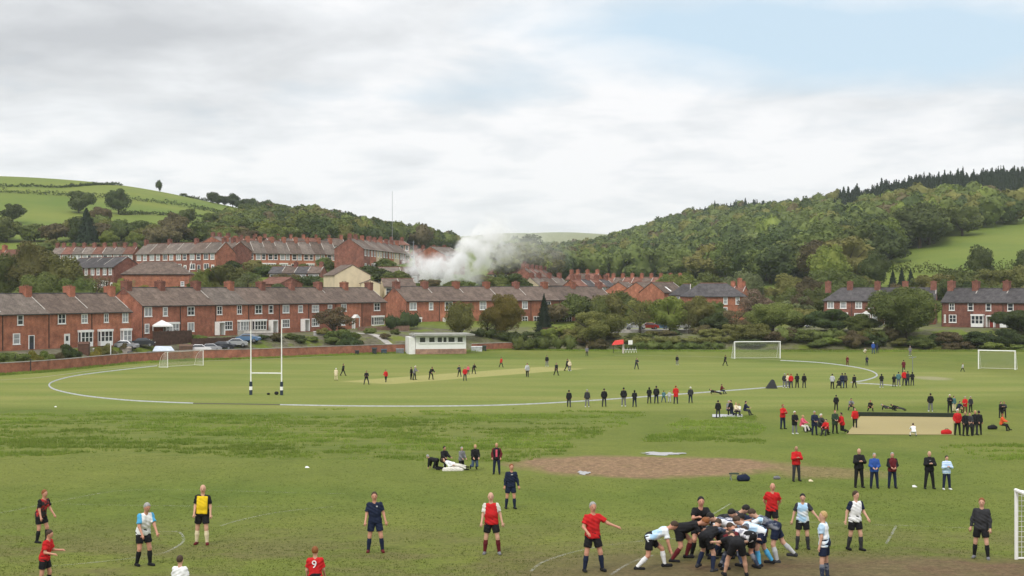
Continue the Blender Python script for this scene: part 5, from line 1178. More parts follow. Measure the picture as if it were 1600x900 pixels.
def person_meshes(key, pose, shirt='tee', legs='shorts', vox=.02, fat=0.0, hair='short', bald=False, gloves=False, sock=True):
    """body + clothing meshes for one pose, feet on z = 0"""
    if key in PM: return PM[key]
    J = skel(pose)
    off = -lowest(J)
    for k in list(J):
        if k not in ('up', 'fw', 'rx', 'hu', 'hf', 'hr', 'handL', 'handR'): J[k] = (J[k]+A3((0, 0, off))).astype(np.float32)
        else: J[k] = J[k].astype(np.float32)
    out = {}; fine = vox <= .022; seed = hash(key) % 50 if False else len(PM)
    v, q = snet(body_prims(J, fat), vox, .028)
    vs = list(map(tuple, v)); fs = list(map(tuple, q)); mi = [0]*len(fs)
    b = MB(); b.v = vs; b.f = fs; b.m = mi
    for k in 'LR':                              # five fingers
        s = 1 if k == 'L' else -1; d = J['hand'+k]; w = J['wri'+k]; side = np.cross(d, J['up'] if abs(d@J['up']) < .9 else J['fw']); side /= np.linalg.norm(side)
        side = side if side[1] < 0 else -side; curl = np.cross(side, d)*(-s)
        if curl @ (J['pelvis']-w) < 0: curl = -curl
        for i in range(4):
            o = w+d*.085+side*(i-1.5)*-.019; l = (.068, .078, .072, .055)[i]
            p1 = o+d*l*.5+curl*.008; p2 = o+d*l*.85+curl*.030
            b.tube([o-d*.02, p1, p2], .0095 if fine else .012, 5, .007)
        o = w+d*.03+side*.028; b.tube([o-side*.01, o+side*.028+d*.028, o+side*.036+d*.058], .0105 if fine else .013, 5, .008)
    if fine:
        for s in (1, -1):
            b.cur = 1; c = J['head']+J['hf']*.092+J['hr']*s*.031+J['hu']*.018; b.ball(c, .0115, 6, 4)
        b.cur = 2; c = J['head']+J['hf']*.086-J['hu']*.058; r_ = J['hr']; b.tube([c-r_*.024, c+J['hf']*.004, c+r_*.024], .007, 5)
    out['body'] = mesh_of('body', b.v, b.f, [SKINS[0], M_EYE, M_LIP], b.m, True)
    u, r_, f = J['up'], J['rx'], J['fw']
    ex = {'tee': .016, 'long': .018, 'jacket': .036, 'coat': .040, 'hood': .036}[shirt]
    pr = torso_pr(J, ex, 1.0, fat); long_ = shirt != 'tee'
    for s in (1, -1): pr.append(('c', J['pelvis']+r_*s*.07, J['pelvis']+r_*s*.075-u*(.05 if shirt != 'coat' else .22), .115+ex, .118+ex))
    arms = []
    for k in 'LR':
        if long_: arms += [('c', J['sho'+k], J['elb'+k], .052+ex*.9, .048+ex*.9), ('c', J['elb'+k], J['wri'+k]-J['hand'+k]*.01, .048+ex*.9, .034+ex*.6, True)]
        else:
            m_ = J['sho'+k]+(J['elb'+k]-J['sho'+k])*.72; arms.append(('c', J['sho'+k], m_, .052+ex, .060+ex, True))
    pr += arms
    if shirt in ('jacket', 'coat', 'hood'): pr.append(('c', J['neck']-u*.02, J['neck']+u*.035, .075, .062))
    if shirt == 'hood': pr += [('e', J['head']+J['hu']*.015-J['hf']*.02, np.stack([J['hr'], J['hf'], J['hu']]), A3((.105, .11, .135)))]
    hem = J['pelvis']-u*(.10 if shirt in ('tee', 'long') else (.13 if shirt != 'coat' else .30))
    v, q = snet(pr, vox, .035, [(-u, hem)], .0075 if fine else 0, seed)
    am = [min(1, 0)]*len(q)
    c = v[q].mean(1); dA = np.full(len(q), 9.)
    for a in arms:
        ba = a[2]-a[1]; h = np.clip(((c-a[1])@ba)/(ba@ba), 0, 1); dA = np.minimum(dA, np.sqrt(((c-a[1]-h[:, None]*ba)**2).sum(1))-.07-.02*(h < .01))
    side = np.abs((c-J['chest'])@r_); mi = ((dA < .02) & (side > .15)).astype(int)
    out['shirt' if shirt in ('tee', 'long') else 'jacket'] = mesh_of('shirt', v, q, [CL['black'], CL['black']], mi, True)
    if shirt == 'bib': pass
    pr = [('c', J['pelvis']+r_*s*.06+u*.03, J['hip'+k], .118, .112) for s, k in ((1, 'L'), (-1, 'R'))]
    pr += [('c', J['pelvis']-f*.03+r_*s*.06-u*.02, J['pelvis']-f*.02+r_*s*.06+u*.08, .128, .124) for s in (1, -1)]
    for k in 'LR':
        th = J['knee'+k]-J['hip'+k]
        if legs == 'shorts': pr.append(('c', J['hip'+k], J['hip'+k]+th*.66, .112, .108, True))
        else: pr += [('c', J['hip'+k], J['knee'+k], .112, .078), ('c', J['knee'+k], J['ank'+k]-(J['ank'+k]-J['knee'+k])*.02, .078, .066, True)]
    v, q = snet(pr, vox, .02, [(u, J['pelvis']+u*.12)], .004 if fine else 0, seed+3)
    out['shorts' if legs == 'shorts' else 'trousers'] = mesh_of('shorts', v, q, [CL['black']], None, True)
    if legs == 'shorts' and sock and key != 's5':
        for k in 'LR':
            a = J['knee'+k]+(J['ank'+k]-J['knee'+k])*.14; m_ = J['knee'+k]+(J['ank'+k]-J['knee'+k])*.42
            v, q = snet([('c', m_, a, .067, .062, True), ('c', m_, J['ank'+k], .067, .047)], vox*.8, .02); out['sock'+k] = mesh_of('sock', v, q, [CL['black']], None, True)
    for k in 'LR':
        v, q = snet([('c', J['heel'+k], J['toe'+k]+(J['toe'+k]-J['heel'+k])*.03, .049, .046), ('c', J['ank'+k]+A3((0, .005, -.005)), J['heel'+k], .047, .05)], vox*.8, .02, [(A3((0, 0, -1)), A3((0, 0, 0.0)))]); out['boot'+k] = mesh_of('boot', v, q, [CL['black']], None, True)
    if not bald and shirt != 'hood':
        ax = np.stack([J['hr'], J['hf'], J['hu']]); c = J['head']+J['hu']*.032-J['hf']*.008
        pr = [('e', c, ax, A3((.095, .112, .122)))]; cut = [((J['hf']*.80-J['hu']*.60), J['head']+J['hf']*.045+J['hu']*.045), (-J['hu'], J['head']-J['hu']*(.045 if hair == 'short' else .10))]
        if hair == 'long': pr.append(('c', J['head']-J['hf']*.06, J['neck']-J['hf']*.07-u*.06, .07, .05)); cut = cut[:1]
        v, q = snet(pr, min(vox, .022), .02, cut); out['hair'] = mesh_of('hair', v, q, [HAIR['brown']], None, True)
    out['J'] = J; PM[key] = out; return out
PEOPLE = []
def person(u, v, hpx, key, pose, rot, label, top='black', sleeve=None, bot='black', sock='black', boot='black', hair='brown', skin=0, group=None, shirt='tee', legs='shorts', vox=.02, fat=0., bald=False, hstyle='short', d=None, z=None, xy=None, scale=None):
    """u,v = photo column / row of the feet; hpx = height in photo pixels when upright"""
    M_ = person_meshes(key, pose, shirt, legs, vox, fat, hstyle, bald)
    p = gp(u, v) if d is None else at(u, d)
    if xy is not None: p = Vector((xy[0], xy[1], hz(*xy)))
    s = scale if scale else hpx/F*p.y/1.80
    t = empty('person', (p.x, p.y, p.z+.005 if z is None else z), R(rot)); t.scale = (s, s, s); tag(t, label, 'person', group)
    def put(nm, me, mats, par=t):
        o = link(nm, me, par)
        for i, m_ in enumerate(mats): o.material_slots[i].link = 'OBJECT'; o.material_slots[i].material = m_
        return o
    put('body', M_['body'], [SKINS[skin]])
    for k, me in M_.items():
        if k in ('body', 'J'): continue
        if k in ('shirt', 'jacket'): put(k, me, [CL[top], CL[sleeve or top]])
        elif k in ('shorts', 'trousers'): put(k, me, [CL[bot]])
        elif k[:4] == 'sock': put('sock', me, [CL[sock]])
        elif k[:4] == 'boot': put('boot', me, [CL[boot]])
        elif k == 'hair': put('hair', me, [HAIR[hair]])
    t['J'] = 0; del t['J']; return t, M_['J']
FG = 'players around the near pitch'
STD = dict(lean=4, legL=(8, 5, 10), legR=(-2, 7, 5), armL=(2, 12, 22, 8), armR=(10, 10, 28, 8), side=2)
WIDE = dict(lean=4, legL=(8, 11, 12), legR=(1, 9, 5), armL=(0, 20, 20, 6), armR=(8, 13, 24, 4), side=-2)
person(64, 848, 83, 'f1', dict(lean=16, legL=(22, 4, 26), legR=(6, 4, 16), armL=(14, 8, 22), armR=(4, 8, 20), hf=.3, look=0), 62, 'player in a red and black shirt at the far left behind the red shirted player', 'redblack', 'black', hair='ginger', group=FG, skin=1)
person(70, 921, 93, 'f2', dict(lean=12, legL=(14, 4, 24), legR=(-4, 4, 10), armL=(12, 10, 80, 14), armR=(4, 10, 78, 10), hf=.6, look=6), 82, 'player in a red shirt and black shorts at the bottom left corner with bent arms', 'red', hair='brown', group=FG, skin=1)
person(224, 884, 101, 'f3', dict(lean=18, legL=(16, 5, 18), legR=(6, 5, 22), armL=(20, 8, 22, 10), armR=(8, 8, 28, 12), hf=.6, look=10), 40, 'player in a pale blue and white shirt leaning forward near the yellow bib', 'white', 'sky', hair='grey', group=FG, skin=1)
t, J = person(316, 851, 92, 'f4', dict(STD, lean=0), 4, 'bald player wearing a yellow bib over a black shirt on the left', 'black', bald=True, group=FG, sock='cream', boot='maroon', fat=.01)
me = PM['f4']
v, q = snet(torso_pr(J, .042, 1.0, .012)+[('c', J['pelvis']+J['rx']*s_*.07, J['pelvis']+J['rx']*s_*.07-J['up']*.05, .158, .158) for s_ in (1, -1)], .02, .03, [(-J['up'], J['pelvis']-J['up']*.03), (J['up'], J['chest']+J['up']*.13), (J['rx'], J['chest']+J['rx']*.165), (-J['rx'], J['chest']-J['rx']*.165)], .004)
link('bib', mesh_of('bib', v, q, [CL['yellow']], None, True), t)
person(281, 970, 100, 'f5', dict(STD, look=0), 160, 'white shirted player cut off at the bottom edge, seen from behind', 'white', hair='brown', group=FG)
t, J = person(493, 957, 101, 'f6', dict(STD), 176, 'red shirted player with a number on the back cut off at the bottom edge', 'red', hair='ginger', group=FG)
cu = bpy.data.curves.new('number', 'FONT'); cu.body = '9'; cu.size = .30; cu.extrude = .004; cu.align_x = 'CENTER'; cu.align_y = 'CENTER'
to = bpy.data.objects.new('tmp', cu); C.objects.link(to); dg = bpy.context.evaluated_depsgraph_get(); dg.update(); nm = bpy.data.meshes.new_from_object(to.evaluated_get(dg)); bpy.data.objects.remove(to)
nm.materials.clear(); nm.materials.append(CL['white']); no = link('shirt_number', nm, t); c = J['chest']-J['fw']*.145-J['up']*.02; no.location = tuple(map(float, c)); no.rotation_euler = (R(90-3), 0, R(180))
def badge(t, J, side, up_, mt, w=.05):
    c = J['chest']+J['fw']*.128+J['rx']*side+J['up']*up_; b = MB(); b.box(-w/2, w/2, -.006, .006, -.02, .02); b.build('badge', mt, t, tuple(map(float, c)))
t, J = person(586, 863, 93, 'f7', dict(WIDE, lean=2), 6, 'player in a navy blue tee shirt and shorts standing alone left of centre', 'navy', bot='navy', sock='navy', hair='brown', group=FG, boot='maroon', skin=1, fat=.01); badge(t, J, .07, .05, CL['lightgrey'])
person(768, 866, 95, 'f8', dict(WIDE, lean=0), 0, 'balding player in a red shirt with pale sleeves standing in the centre', 'red', 'offwhite', sock='maroon', hair='grey', group=FG, boot='grey', bald=True, fat=.02)
t, J = person(798, 795, 69, 'f9', dict(STD, armL=(4, 14, 12, 4), armR=(0, 14, 12, 4)), 12, 'player in a navy long sleeved top just behind the central red player', 'navy', bot='navy', sock='navy', shirt='long', hair='ginger', group=FG, skin=1); badge(t, J, 0.0, .06, CL['lightgrey'], .08)
person(926, 893, 107, 'f10', dict(lean=2, legL=(6, 14, 10), legR=(2, 10, 6), armL=(18, 48, 30, -12), armR=(14, 22, 48, 34), look=0), 14, 'player in a red shirt holding both arms out left of the scrum', 'red', hair='grey', group=FG, skin=1, sock='navy')
person(1206, 839, 83, 'f11', dict(STD, armL=(-24, 20, 6, 46), armR=(-24, 20, 6, 46)), -6, 'bald player in a red shirt with hands behind the back beyond the scrum', 'red', sock='maroon', bald=True, group=FG, skin=1)
person(1254, 858, 86, 'f12', dict(lean=8, legL=(4, 7, 8), legR=(4, 7, 6), armL=(12, 36, 14, -4), armR=(-6, 20, 18, 6), hf=.8), -10, 'dark haired player in a pale blue shirt with arms held away, right of the scrum', 'whiteblue', 'charcoal', hair='black', group=FG, sock='charcoal')
person(1288, 906, 105, 'f13', dict(lean=4, legL=(4, 5, 6), legR=(0, 5, 6), armL=(-4, 10, 14), armR=(4, 10, 22), yaw=-30, look=-4), -118, 'fair haired player in pale blue seen from the side at the bottom edge', 'whiteblue', 'lightblue', bot='navy', sock='mudnavy', hair='blond', group=FG)
person(1336, 860, 92, 'f14', dict(lean=4, legL=(12, 6, 14), legR=(-6, 4, 10), armL=(8, 18, 40, 12), armR=(-14, 18, 22, 4), yaw=-20), 18, 'player in a white shirt with navy sleeves striding right of the scrum', 'white', 'navy', hair='brown', group=FG, sock='charcoal')
t, J = person(1533, 873, 94, 'f15', dict(STD, legL=(10, 9, 10), legR=(-4, 9, 6), armR=(-8, 18, 20, 8)), -22, 'goalkeeper in a dark long sleeved top near the white goalpost', 'charcoal', bot='black', shirt='long', hair='ginger', group=FG, fat=.01, boot='grey')

# the scrum
SC = 'players bound in the scrum'
def sc(u, v, key, pose, rot, label, **k):
    k.setdefault('group', SC); return person(u, v, 104, key, pose, rot, label, **k)
BEND = dict(lean=72, hf=.75, legL=(38, 9, 52), legR=(8, 9, 42), armL=(62, 8, 20), armR=(70, 8, 10))
sc(1016, 889, 's1', dict(lean=62, hf=.95, legL=(50, 6, 40), legR=(-6, 6, 38), armL=(8, 4, 4), armR=(12, 4, 6)), 84, 'pale blue shirted player crouching with a hand down left of the scrum', top='whiteblue', sock='white', hair='brown', skin=1, shirt='tee')
sc(1061, 877, 's2', dict(lean=74, hf=.9, legL=(46, 6, 62), legR=(10, 8, 44), armL=(40, 8, 22), armR=(30, 8, 10)), 78, 'black shirted player with orange arms bending into the left of the scrum', top='black', sock='maroon', hair='ginger', skin=1, fat=.02)
sc(1092, 868, 's3', dict(lean=28, hf=.1, legL=(40, 10, 60), legR=(40, 10, 60), armL=(46, 14, 60, 34), armR=(46, 14, 60, 34)), 4, 'dark haired player in black facing the camera at the back of the scrum', top='black', hair='black', skin=1)
sc(1103, 892, 's4', dict(BEND, lean=70, legL=(30, 14, 56), legR=(14, 12, 34)), 142, 'black backed player in navy socks pushing at the left front of the scrum', top='black', sleeve='mudnavy', sock='navy', boot='charcoal', hair='brown')
sc(1152, 903, 's5', dict(lean=80, hf=.9, legL=(26, 16, 14), legR=(22, 18, 10), armL=(60, 30, 20), armR=(60, 30, 20)), 184, 'black shirted player seen from behind with bare pale legs, front of the scrum', top='black', sock='black', hair='brown', fat=.02)
sc(1118, 872, 's6', dict(BEND, lean=78), 96, 'white and navy shirted player in the middle of the scrum', top='muddywhite', sleeve='offwhite', hair='black', sock='navy', skin=1)
sc(1128, 864, 's7', dict(BEND, lean=66), 72, 'dark shirted player whose back shows at the top of the scrum', top='charcoal', hair='black')
sc(1148, 872, 's8', dict(BEND, lean=74), -80, 'white and navy striped player in the right middle of the scrum', top='whitenavy', sleeve='white', bot='navy', hair='black', sock='navy')
sc(1190, 884, 's9', dict(BEND, lean=70, legL=(20, 8, 30), legR=(-8, 8, 24)), -96, 'pale shirted player with bright blue socks at the right of the scrum', top='whiteblue', sleeve='mudnavy', bot='navy', sock='sky', hair='brown')
sc(1212, 878, 's10', dict(BEND, lean=64, legL=(10, 6, 26), legR=(-24, 6, 22)), -104, 'player in a faded blue shirt stretched out at the far right of the scrum', top='mudnavy', sleeve='whiteblue', bot='navy', sock='lightgrey', hair='brown', boot='charcoal')
sc(1178, 866, 's11', dict(BEND, lean=72), -70, 'dark shirted player pushing at the back right of the scrum', top='navy', hair='black', sock='navy')
sc(1130, 889, 's12', dict(BEND, lean=82, legL=(40, 6, 70), legR=(20, 6, 60)), 120, 'muddy shirted player low down between the two black backed players', top='maroon', sleeve='black', hair='brown', sock='mudnavy')
sc(1172, 889, 's13', dict(BEND, lean=80, legL=(44, 8, 66), legR=(16, 8, 50)), -140, 'muddy white shirted player low at the right front of the scrum', top='muddywhite', sleeve='navy', hair='brown', sock='mudnavy', skin=1)
# spectators of the middle distance
MG = 'spectators behind the near pitch'
JK = dict(lean=2, legL=(3, 6, 3), legR=(1, 6, 3))
POC = dict(JK, armL=(-4, 18, 36, 22), armR=(-4, 18, 36, 22)); CROSS = dict(JK, armL=(24, 14, 86, 62), armR=(24, 14, 86, 62)); CLASP = dict(JK, armL=(12, 12, 52, 44), armR=(12, 12, 52, 44))
person(1244, 752, 54, 'm1', dict(CROSS, legL=(-2, 8, 4), legR=(8, 6, 10)), 8, 'spectator in a bright red jacket and dark trousers standing by the mud', 'red', bot='charcoal', shirt='jacket', legs='long', vox=.024, bald=True, group=MG, skin=2)
person(1342, 762, 60, 'm2', CROSS, 4, 'bald man in a black jacket with folded arms left of the blue jacket', 'black', bot='black', shirt='jacket', legs='long', vox=.024, bald=True, group=MG)
person(1366, 763, 54, 'm3', CLASP, -4, 'spectator in a blue jacket between two dark jackets', 'blue', bot='navy', shirt='jacket', legs='long', vox=.024, hair='grey', group=MG)
t, J = person(1394, 763, 55, 'm4', CLASP, 0, 'spectator in a maroon and black coat right of the blue jacket', 'maroon', 'black', bot='navy', shirt='jacket', legs='long', vox=.024, hair='grey', group=MG, skin=1)
t, J = person(1452, 764, 58, 'm5', dict(CROSS, legL=(3, 9, 3), legR=(1, 9, 3)), 0, 'bald spectator in black with folded arms beside the child in striped blue', 'black', bot='black', shirt='jacket', legs='long', vox=.024, bald=True, group=MG); badge(t, J, 0, .04, CL['grey'], .2)
person(1479, 765, 52, 'm6', CROSS, 4, 'young person in a pale blue striped top and white shoes', 'bluestripe', bot='navy', shirt='jacket', legs='long', boot='white', vox=.024, hair='black', group=MG)
t, J = person(776, 741, 48, 'm7', POC, -4, 'blond person in an open black jacket over a pink top behind the mud', 'black', 'maroon', bot='navy', shirt='jacket', legs='long', vox=.024, hair='blond', group=MG, skin=1)
b = MB(); b.box(-.045, .06, -.02, .01, -.42, .0); b.build('top', CL['pink'], t, tuple(map(float, J['chest']+J['fw']*.15+J['up']*.1)))
KNEEL = dict(lean=10, legL=(4, 6, 84), legR=(0, 6, 88), toeL=1.2, toeR=1.2, armL=(16, 8, 40, 20), armR=(16, 8, 40, 20)); SIT = dict(lean=8, legL=(86, 10, 60), legR=(82, 14, 70), armL=(36, 10, 40, 14), armR=(36, 10, 40, 14), hf=.6)
CRAWL = dict(lean=78, hf=.4, legL=(20, 8, 96), legR=(6, 8, 90), armL=(2, 6, 4), armR=(6, 6, 4)); LIE = dict(lean=-74, hf=.55, legL=(84, 6, 8), legR=(80, 6, 14), armL=(-20, 24, 30), armR=(40, 20, 60))
person(742, 735, 46, 'kneel', KNEEL, 14, 'fair haired person kneeling in a black jacket beside the patient', 'black', bot='jeans', shirt='jacket', legs='long', vox=.024, hair='blond', group=MG)
person(721, 734, 40, 'kneel2', dict(KNEEL, lean=4), 40, 'grey haired person kneeling in a grey fleece over the white blanket', 'grey', bot='black', shirt='jacket', legs='long', vox=.024, hair='grey', group=MG)
person(693, 734, 46, 'sit', SIT, 40, 'dark haired person sitting on the grass at the head of the white blanket', 'black', bot='black', shirt='jacket', legs='long', vox=.024, hair='black', group=MG, skin=2)
person(682, 734, 42, 'crawl', CRAWL, 250, 'person in black on hands and knees at the left of the little group', 'black', bot='black', shirt='jacket', legs='long', vox=.024, hair='grey', group=MG)
person(708, 735, 44, 'lie', LIE, 95, 'person lying on the grass among the kneeling helpers', 'white', bot='offwhite', shirt='long', legs='long', vox=.024, hair='brown', group=MG)

# small figures: prototypes by pose, coloured per person
PT = dict(st=(JK|dict(armL=(2, 12, 12), armR=(2, 12, 12)), 'jacket'), po=(POC, 'jacket'), cr=(CROSS, 'jacket'), ho=(CLASP, 'hood'), ct=(CLASP, 'coat'), wk=(dict(lean=8, legL=(26, 5, 8), legR=(-18, 5, 14), armL=(-18, 8, 16), armR=(22, 8, 26)), 'jacket'),
          wd=(dict(lean=14, legL=(8, 18, 12), legR=(4, 18, 10), armL=(30, 10, 50, 30), armR=(30, 10, 50, 30)), 'jacket'), be=(dict(lean=42, hf=.5, legL=(24, 14, 30), legR=(16, 14, 28), armL=(40, 6, 20), armR=(40, 6, 20)), 'jacket'),
          si=(SIT, 'jacket'), kn=(KNEEL, 'jacket'), sq=(dict(lean=30, hf=.2, legL=(96, 16, 118), legR=(92, 16, 118), armL=(50, 10, 40, 20), armR=(50, 10, 40, 20)), 'jacket'), li=(LIE, 'jacket'), bo=(dict(lean=5, legL=(0, 7, 4), legR=(10, 7, 12), armL=(160, 10, 30), armR=(20, 10, 40)), 'jacket'))
def small(L_, grp, par=None):
    for (u, v, h, ps, rot, top, bot, hair, label) in L_:
        pose, sh = PT[ps]; person(u, v, h, 'p_'+ps, pose, rot, label, top, bot=bot, shirt=sh, legs='long', vox=.034, hair=hair, group=grp, boot='black' if bot != 'grey' else 'white', skin=int(rng.integers(3)))
small([(525, 594.5, 19, 'ct', 180, 'cream', 'cream', 'white', 'umpire like figure dressed all in cream at the left of the cricket field'),
 (536, 587, 19, 'wk', 70, 'black', 'black', 'black', 'dark walking fielder just behind the cream figure'), (572.5, 601, 22, 'wd', 10, 'black', 'charcoal', 'brown', 'dark fielder with legs apart right of the rugby posts'),
 (603, 597, 20, 'wk', -20, 'red', 'black', 'black', 'fielder in a red top and black legs left of the wicket'), (642.5, 593, 19, 'st', 60, 'black', 'black', 'black', 'dark figure standing straight beside the grey topped batsman'),
 (647.5, 593.5, 22, 'wd', 70, 'grey', 'charcoal', 'white', 'grey topped batsman at the left end of the pale strip'), (673, 593, 22, 'be', 30, 'black', 'black', 'black', 'dark crouching wicket keeper with legs apart'),
 (718, 588.5, 18, 'wd', -30, 'charcoal', 'black', 'brown', 'dark fielder immediately left of the red figures'), (726.5, 595, 21, 'po', 0, 'red', 'charcoal', 'black', 'tallest red topped figure in the middle of the pale strip'),
 (731.5, 585, 14, 'po', 20, 'pink', 'charcoal', 'brown', 'small pinkish figure half behind the tallest red one'), (740, 584.5, 18, 'be', 20, 'black', 'black', 'black', 'dark stooping figure right of the red pair'),
 (783, 574, 16, 'wk', 40, 'red', 'black', 'black', 'lone red topped fielder far out in the middle'), (824, 589, 22, 'wk', -10, 'lightgrey', 'black', 'black', 'pale topped bowler on the near edge of the strip'),
 (854.5, 572.5, 17, 'st', 10, 'black', 'grey', 'black', 'straight dark figure beyond the right half of the strip'), (869, 586.5, 20, 'wk', 30, 'black', 'black', 'black', 'dark fielder walking below the right end of the strip'),
 (886, 579.5, 19, 'wk', 60, 'black', 'black', 'black', 'dark figure at the right end of the strip'), (890, 579.8, 17, 'po', 20, 'cream', 'grey', 'white', 'cream figure close beside the dark one at the right end of the strip'),
 (917, 556.5, 15, 'po', 10, 'grey', 'charcoal', 'grey', 'grey clothed figure in front of the large olive bush'), (994.5, 577, 18, 'wd', 20, 'charcoal', 'navy', 'black', 'dark fielder out right of the strip'),
 (1058, 570.5, 15, 'st', 0, 'black', 'grey', 'black', 'dark fielder straight up between the strip and the centre goal'), (1133, 571.5, 17, 'wk', 40, 'black', 'black', 'black', 'dark fielder walking left of the centre goal'),
 (1324, 571.5, 15, 'ho', 0, 'maroon', 'maroon', 'black', 'slim dark red figure inside the right end of the rope'), (1354.5, 571.5, 15, 'ho', 0, 'navy', 'navy', 'black', 'slim navy figure inside the right end of the rope')], 'cricketers on the far field')
small([(889, 636, 27, 'wk', 175, 'black', 'charcoal', 'black', 'leftmost of the dark line of spectators along the rope, legs apart'), (917.5, 636, 27, 'st', 180, 'charcoal', 'grey', 'grey', 'second spectator from the left along the rope with pale shoes'),
 (944, 635.5, 28, 'po', 180, 'black', 'charcoal', 'brown', 'third spectator from the left along the rope'), (974.5, 635, 29, 'po', 170, 'black', 'grey', 'black', 'tall fourth spectator from the left along the rope'),
 (991.5, 636, 26, 'ho', 180, 'black', 'navy', 'grey', 'fifth spectator from the left along the rope, hunched'), (1014.5, 630.5, 25, 'ho', 180, 'black', 'charcoal', 'black', 'hooded spectator left of the pair beside the red jacket'),
 (1025.5, 630.5, 27, 'po', 170, 'black', 'navy', 'black', 'dark spectator with an elbow against the child in teal'), (1037, 629, 19, 'wd', 170, 'teal', 'jeans', 'brown', 'child in a teal coat beside the rope'),
 (1046, 629, 18, 'po', 180, 'lightgrey', 'lightgrey', 'blond', 'child dressed in pale clothes beside the red jacket'), (1056, 631, 28, 'ct', 180, 'red', 'charcoal', 'ginger', 'spectator in a bright red coat on the rope'),
 (1079, 630, 25, 'po', 180, 'charcoal', 'navy', 'white', 'grey hooded last spectator of the line along the rope'), (1117, 616.5, 20, 'li', 80, 'black', 'black', 'black', 'person lying back beside the rope'), (1127, 615.5, 19, 'si', 60, 'maroon', 'navy', 'brown', 'person sitting at the feet of the lying one beside the rope'),
 (1122, 653, 27, 'st', 170, 'black', 'charcoal', 'black', 'person standing on the corner of the white picnic sheet'), (1138, 649, 29, 'si', 20, 'grey', 'black', 'grey', 'grey haired picnicker on the white sheet'), (1143, 650, 28, 'kn', -60, 'black', 'navy', 'black', 'dark picnicker kneeling on the white sheet'),
 (1149, 650, 26, 'si', 30, 'cream', 'black', 'blond', 'picnicker in a yellow cream top'), (1155, 650, 24, 'si', -30, 'offwhite', 'charcoal', 'ginger', 'picnicker in an off white top'), (1164, 649, 28, 'si', 70, 'navy', 'charcoal', 'black', 'picnicker leaning back at the right of the sheet')], 'spectators along the cricket rope')
small([(1226, 606, 22, 'po', 170, 'charcoal', 'grey', 'grey', 'dark coated spectator left in the foursome near the black tent'), (1231, 606, 22, 'po', 200, 'cream', 'grey', 'ginger', 'pinkish spectator touching the red jacket near the rope'), (1236, 606.5, 22, 'po', 180, 'red', 'navy', 'ginger', 'red jacketed spectator of the foursome near the rope'),
 (1245.5, 606, 22, 'ho', 180, 'black', 'black', 'black', 'hooded black spectator right of the red jacket near the rope'), (1256.5, 606, 22, 'st', 175, 'black', 'charcoal', 'black', 'outermost dark spectator of the foursome near the rope'),
 (1300.5, 607.5, 23, 'po', 150, 'lightgrey', 'black', 'black', 'spectator in a pale grey top near the right end of the rope'), (1311, 607, 22, 'sq', 170, 'black', 'black', 'black', 'squatting dark spectator near the right end of the rope'), (1316, 606.5, 23, 'po', 170, 'navy', 'jeans', 'black', 'tall spectator in navy behind the squatting one'),
 (1320.5, 606.5, 23, 'st', 180, 'charcoal', 'black', 'black', 'tall dark spectator close right of the navy one'), (1335, 606, 21, 'wk', 180, 'black', 'black', 'black', 'dark spectator with legs apart at the rope end'), (1377.5, 605.5, 21, 'ho', 180, 'black', 'grey', 'black', 'solitary hooded spectator right of the rope hook'),
 (1397, 604.5, 19, 'ct', 180, 'black', 'charcoal', 'black', 'leftmost dark figure of the tight cluster right of the rope hook'), (1404, 603.5, 22, 'po', 170, 'teal', 'grey', 'black', 'teal clothed figure in the tight cluster'), (1413, 602.5, 24, 'po', 180, 'red', 'charcoal', 'blond', 'red topped figure in the middle of the tight cluster'),
 (1418.5, 602.5, 22, 'st', 200, 'charcoal', 'navy', 'black', 'dark figure right against the red one in the cluster'), (1425.5, 602.5, 21, 'ho', 170, 'black', 'charcoal', 'black', 'rightmost dark figure of the tight cluster'), (1412, 582, 19, 'ct', 180, 'maroon', 'charcoal', 'black', 'dark figure standing well behind the tight cluster'),
 (1504, 580.5, 13, 'wk', 40, 'lightgrey', 'black', 'ginger', 'small child running in front of the right goal'), (1364.5, 553, 18, 'po', 180, 'blue', 'jeans', 'white', 'white haired person in blue by the far hedge'), (1370.5, 552, 15, 'ho', 180, 'navy', 'navy', 'black', 'navy figure just right of the white haired person'), (1350, 552, 12, 'sq', 60, 'offwhite', 'cream', 'ginger', 'pale crouching figure left of the white haired person'),
 (1422, 556, 15, 'po', 0, 'grey', 'grey', 'grey', 'grey figure in front of the very big round tree')], 'spectators at the right of the cricket field')
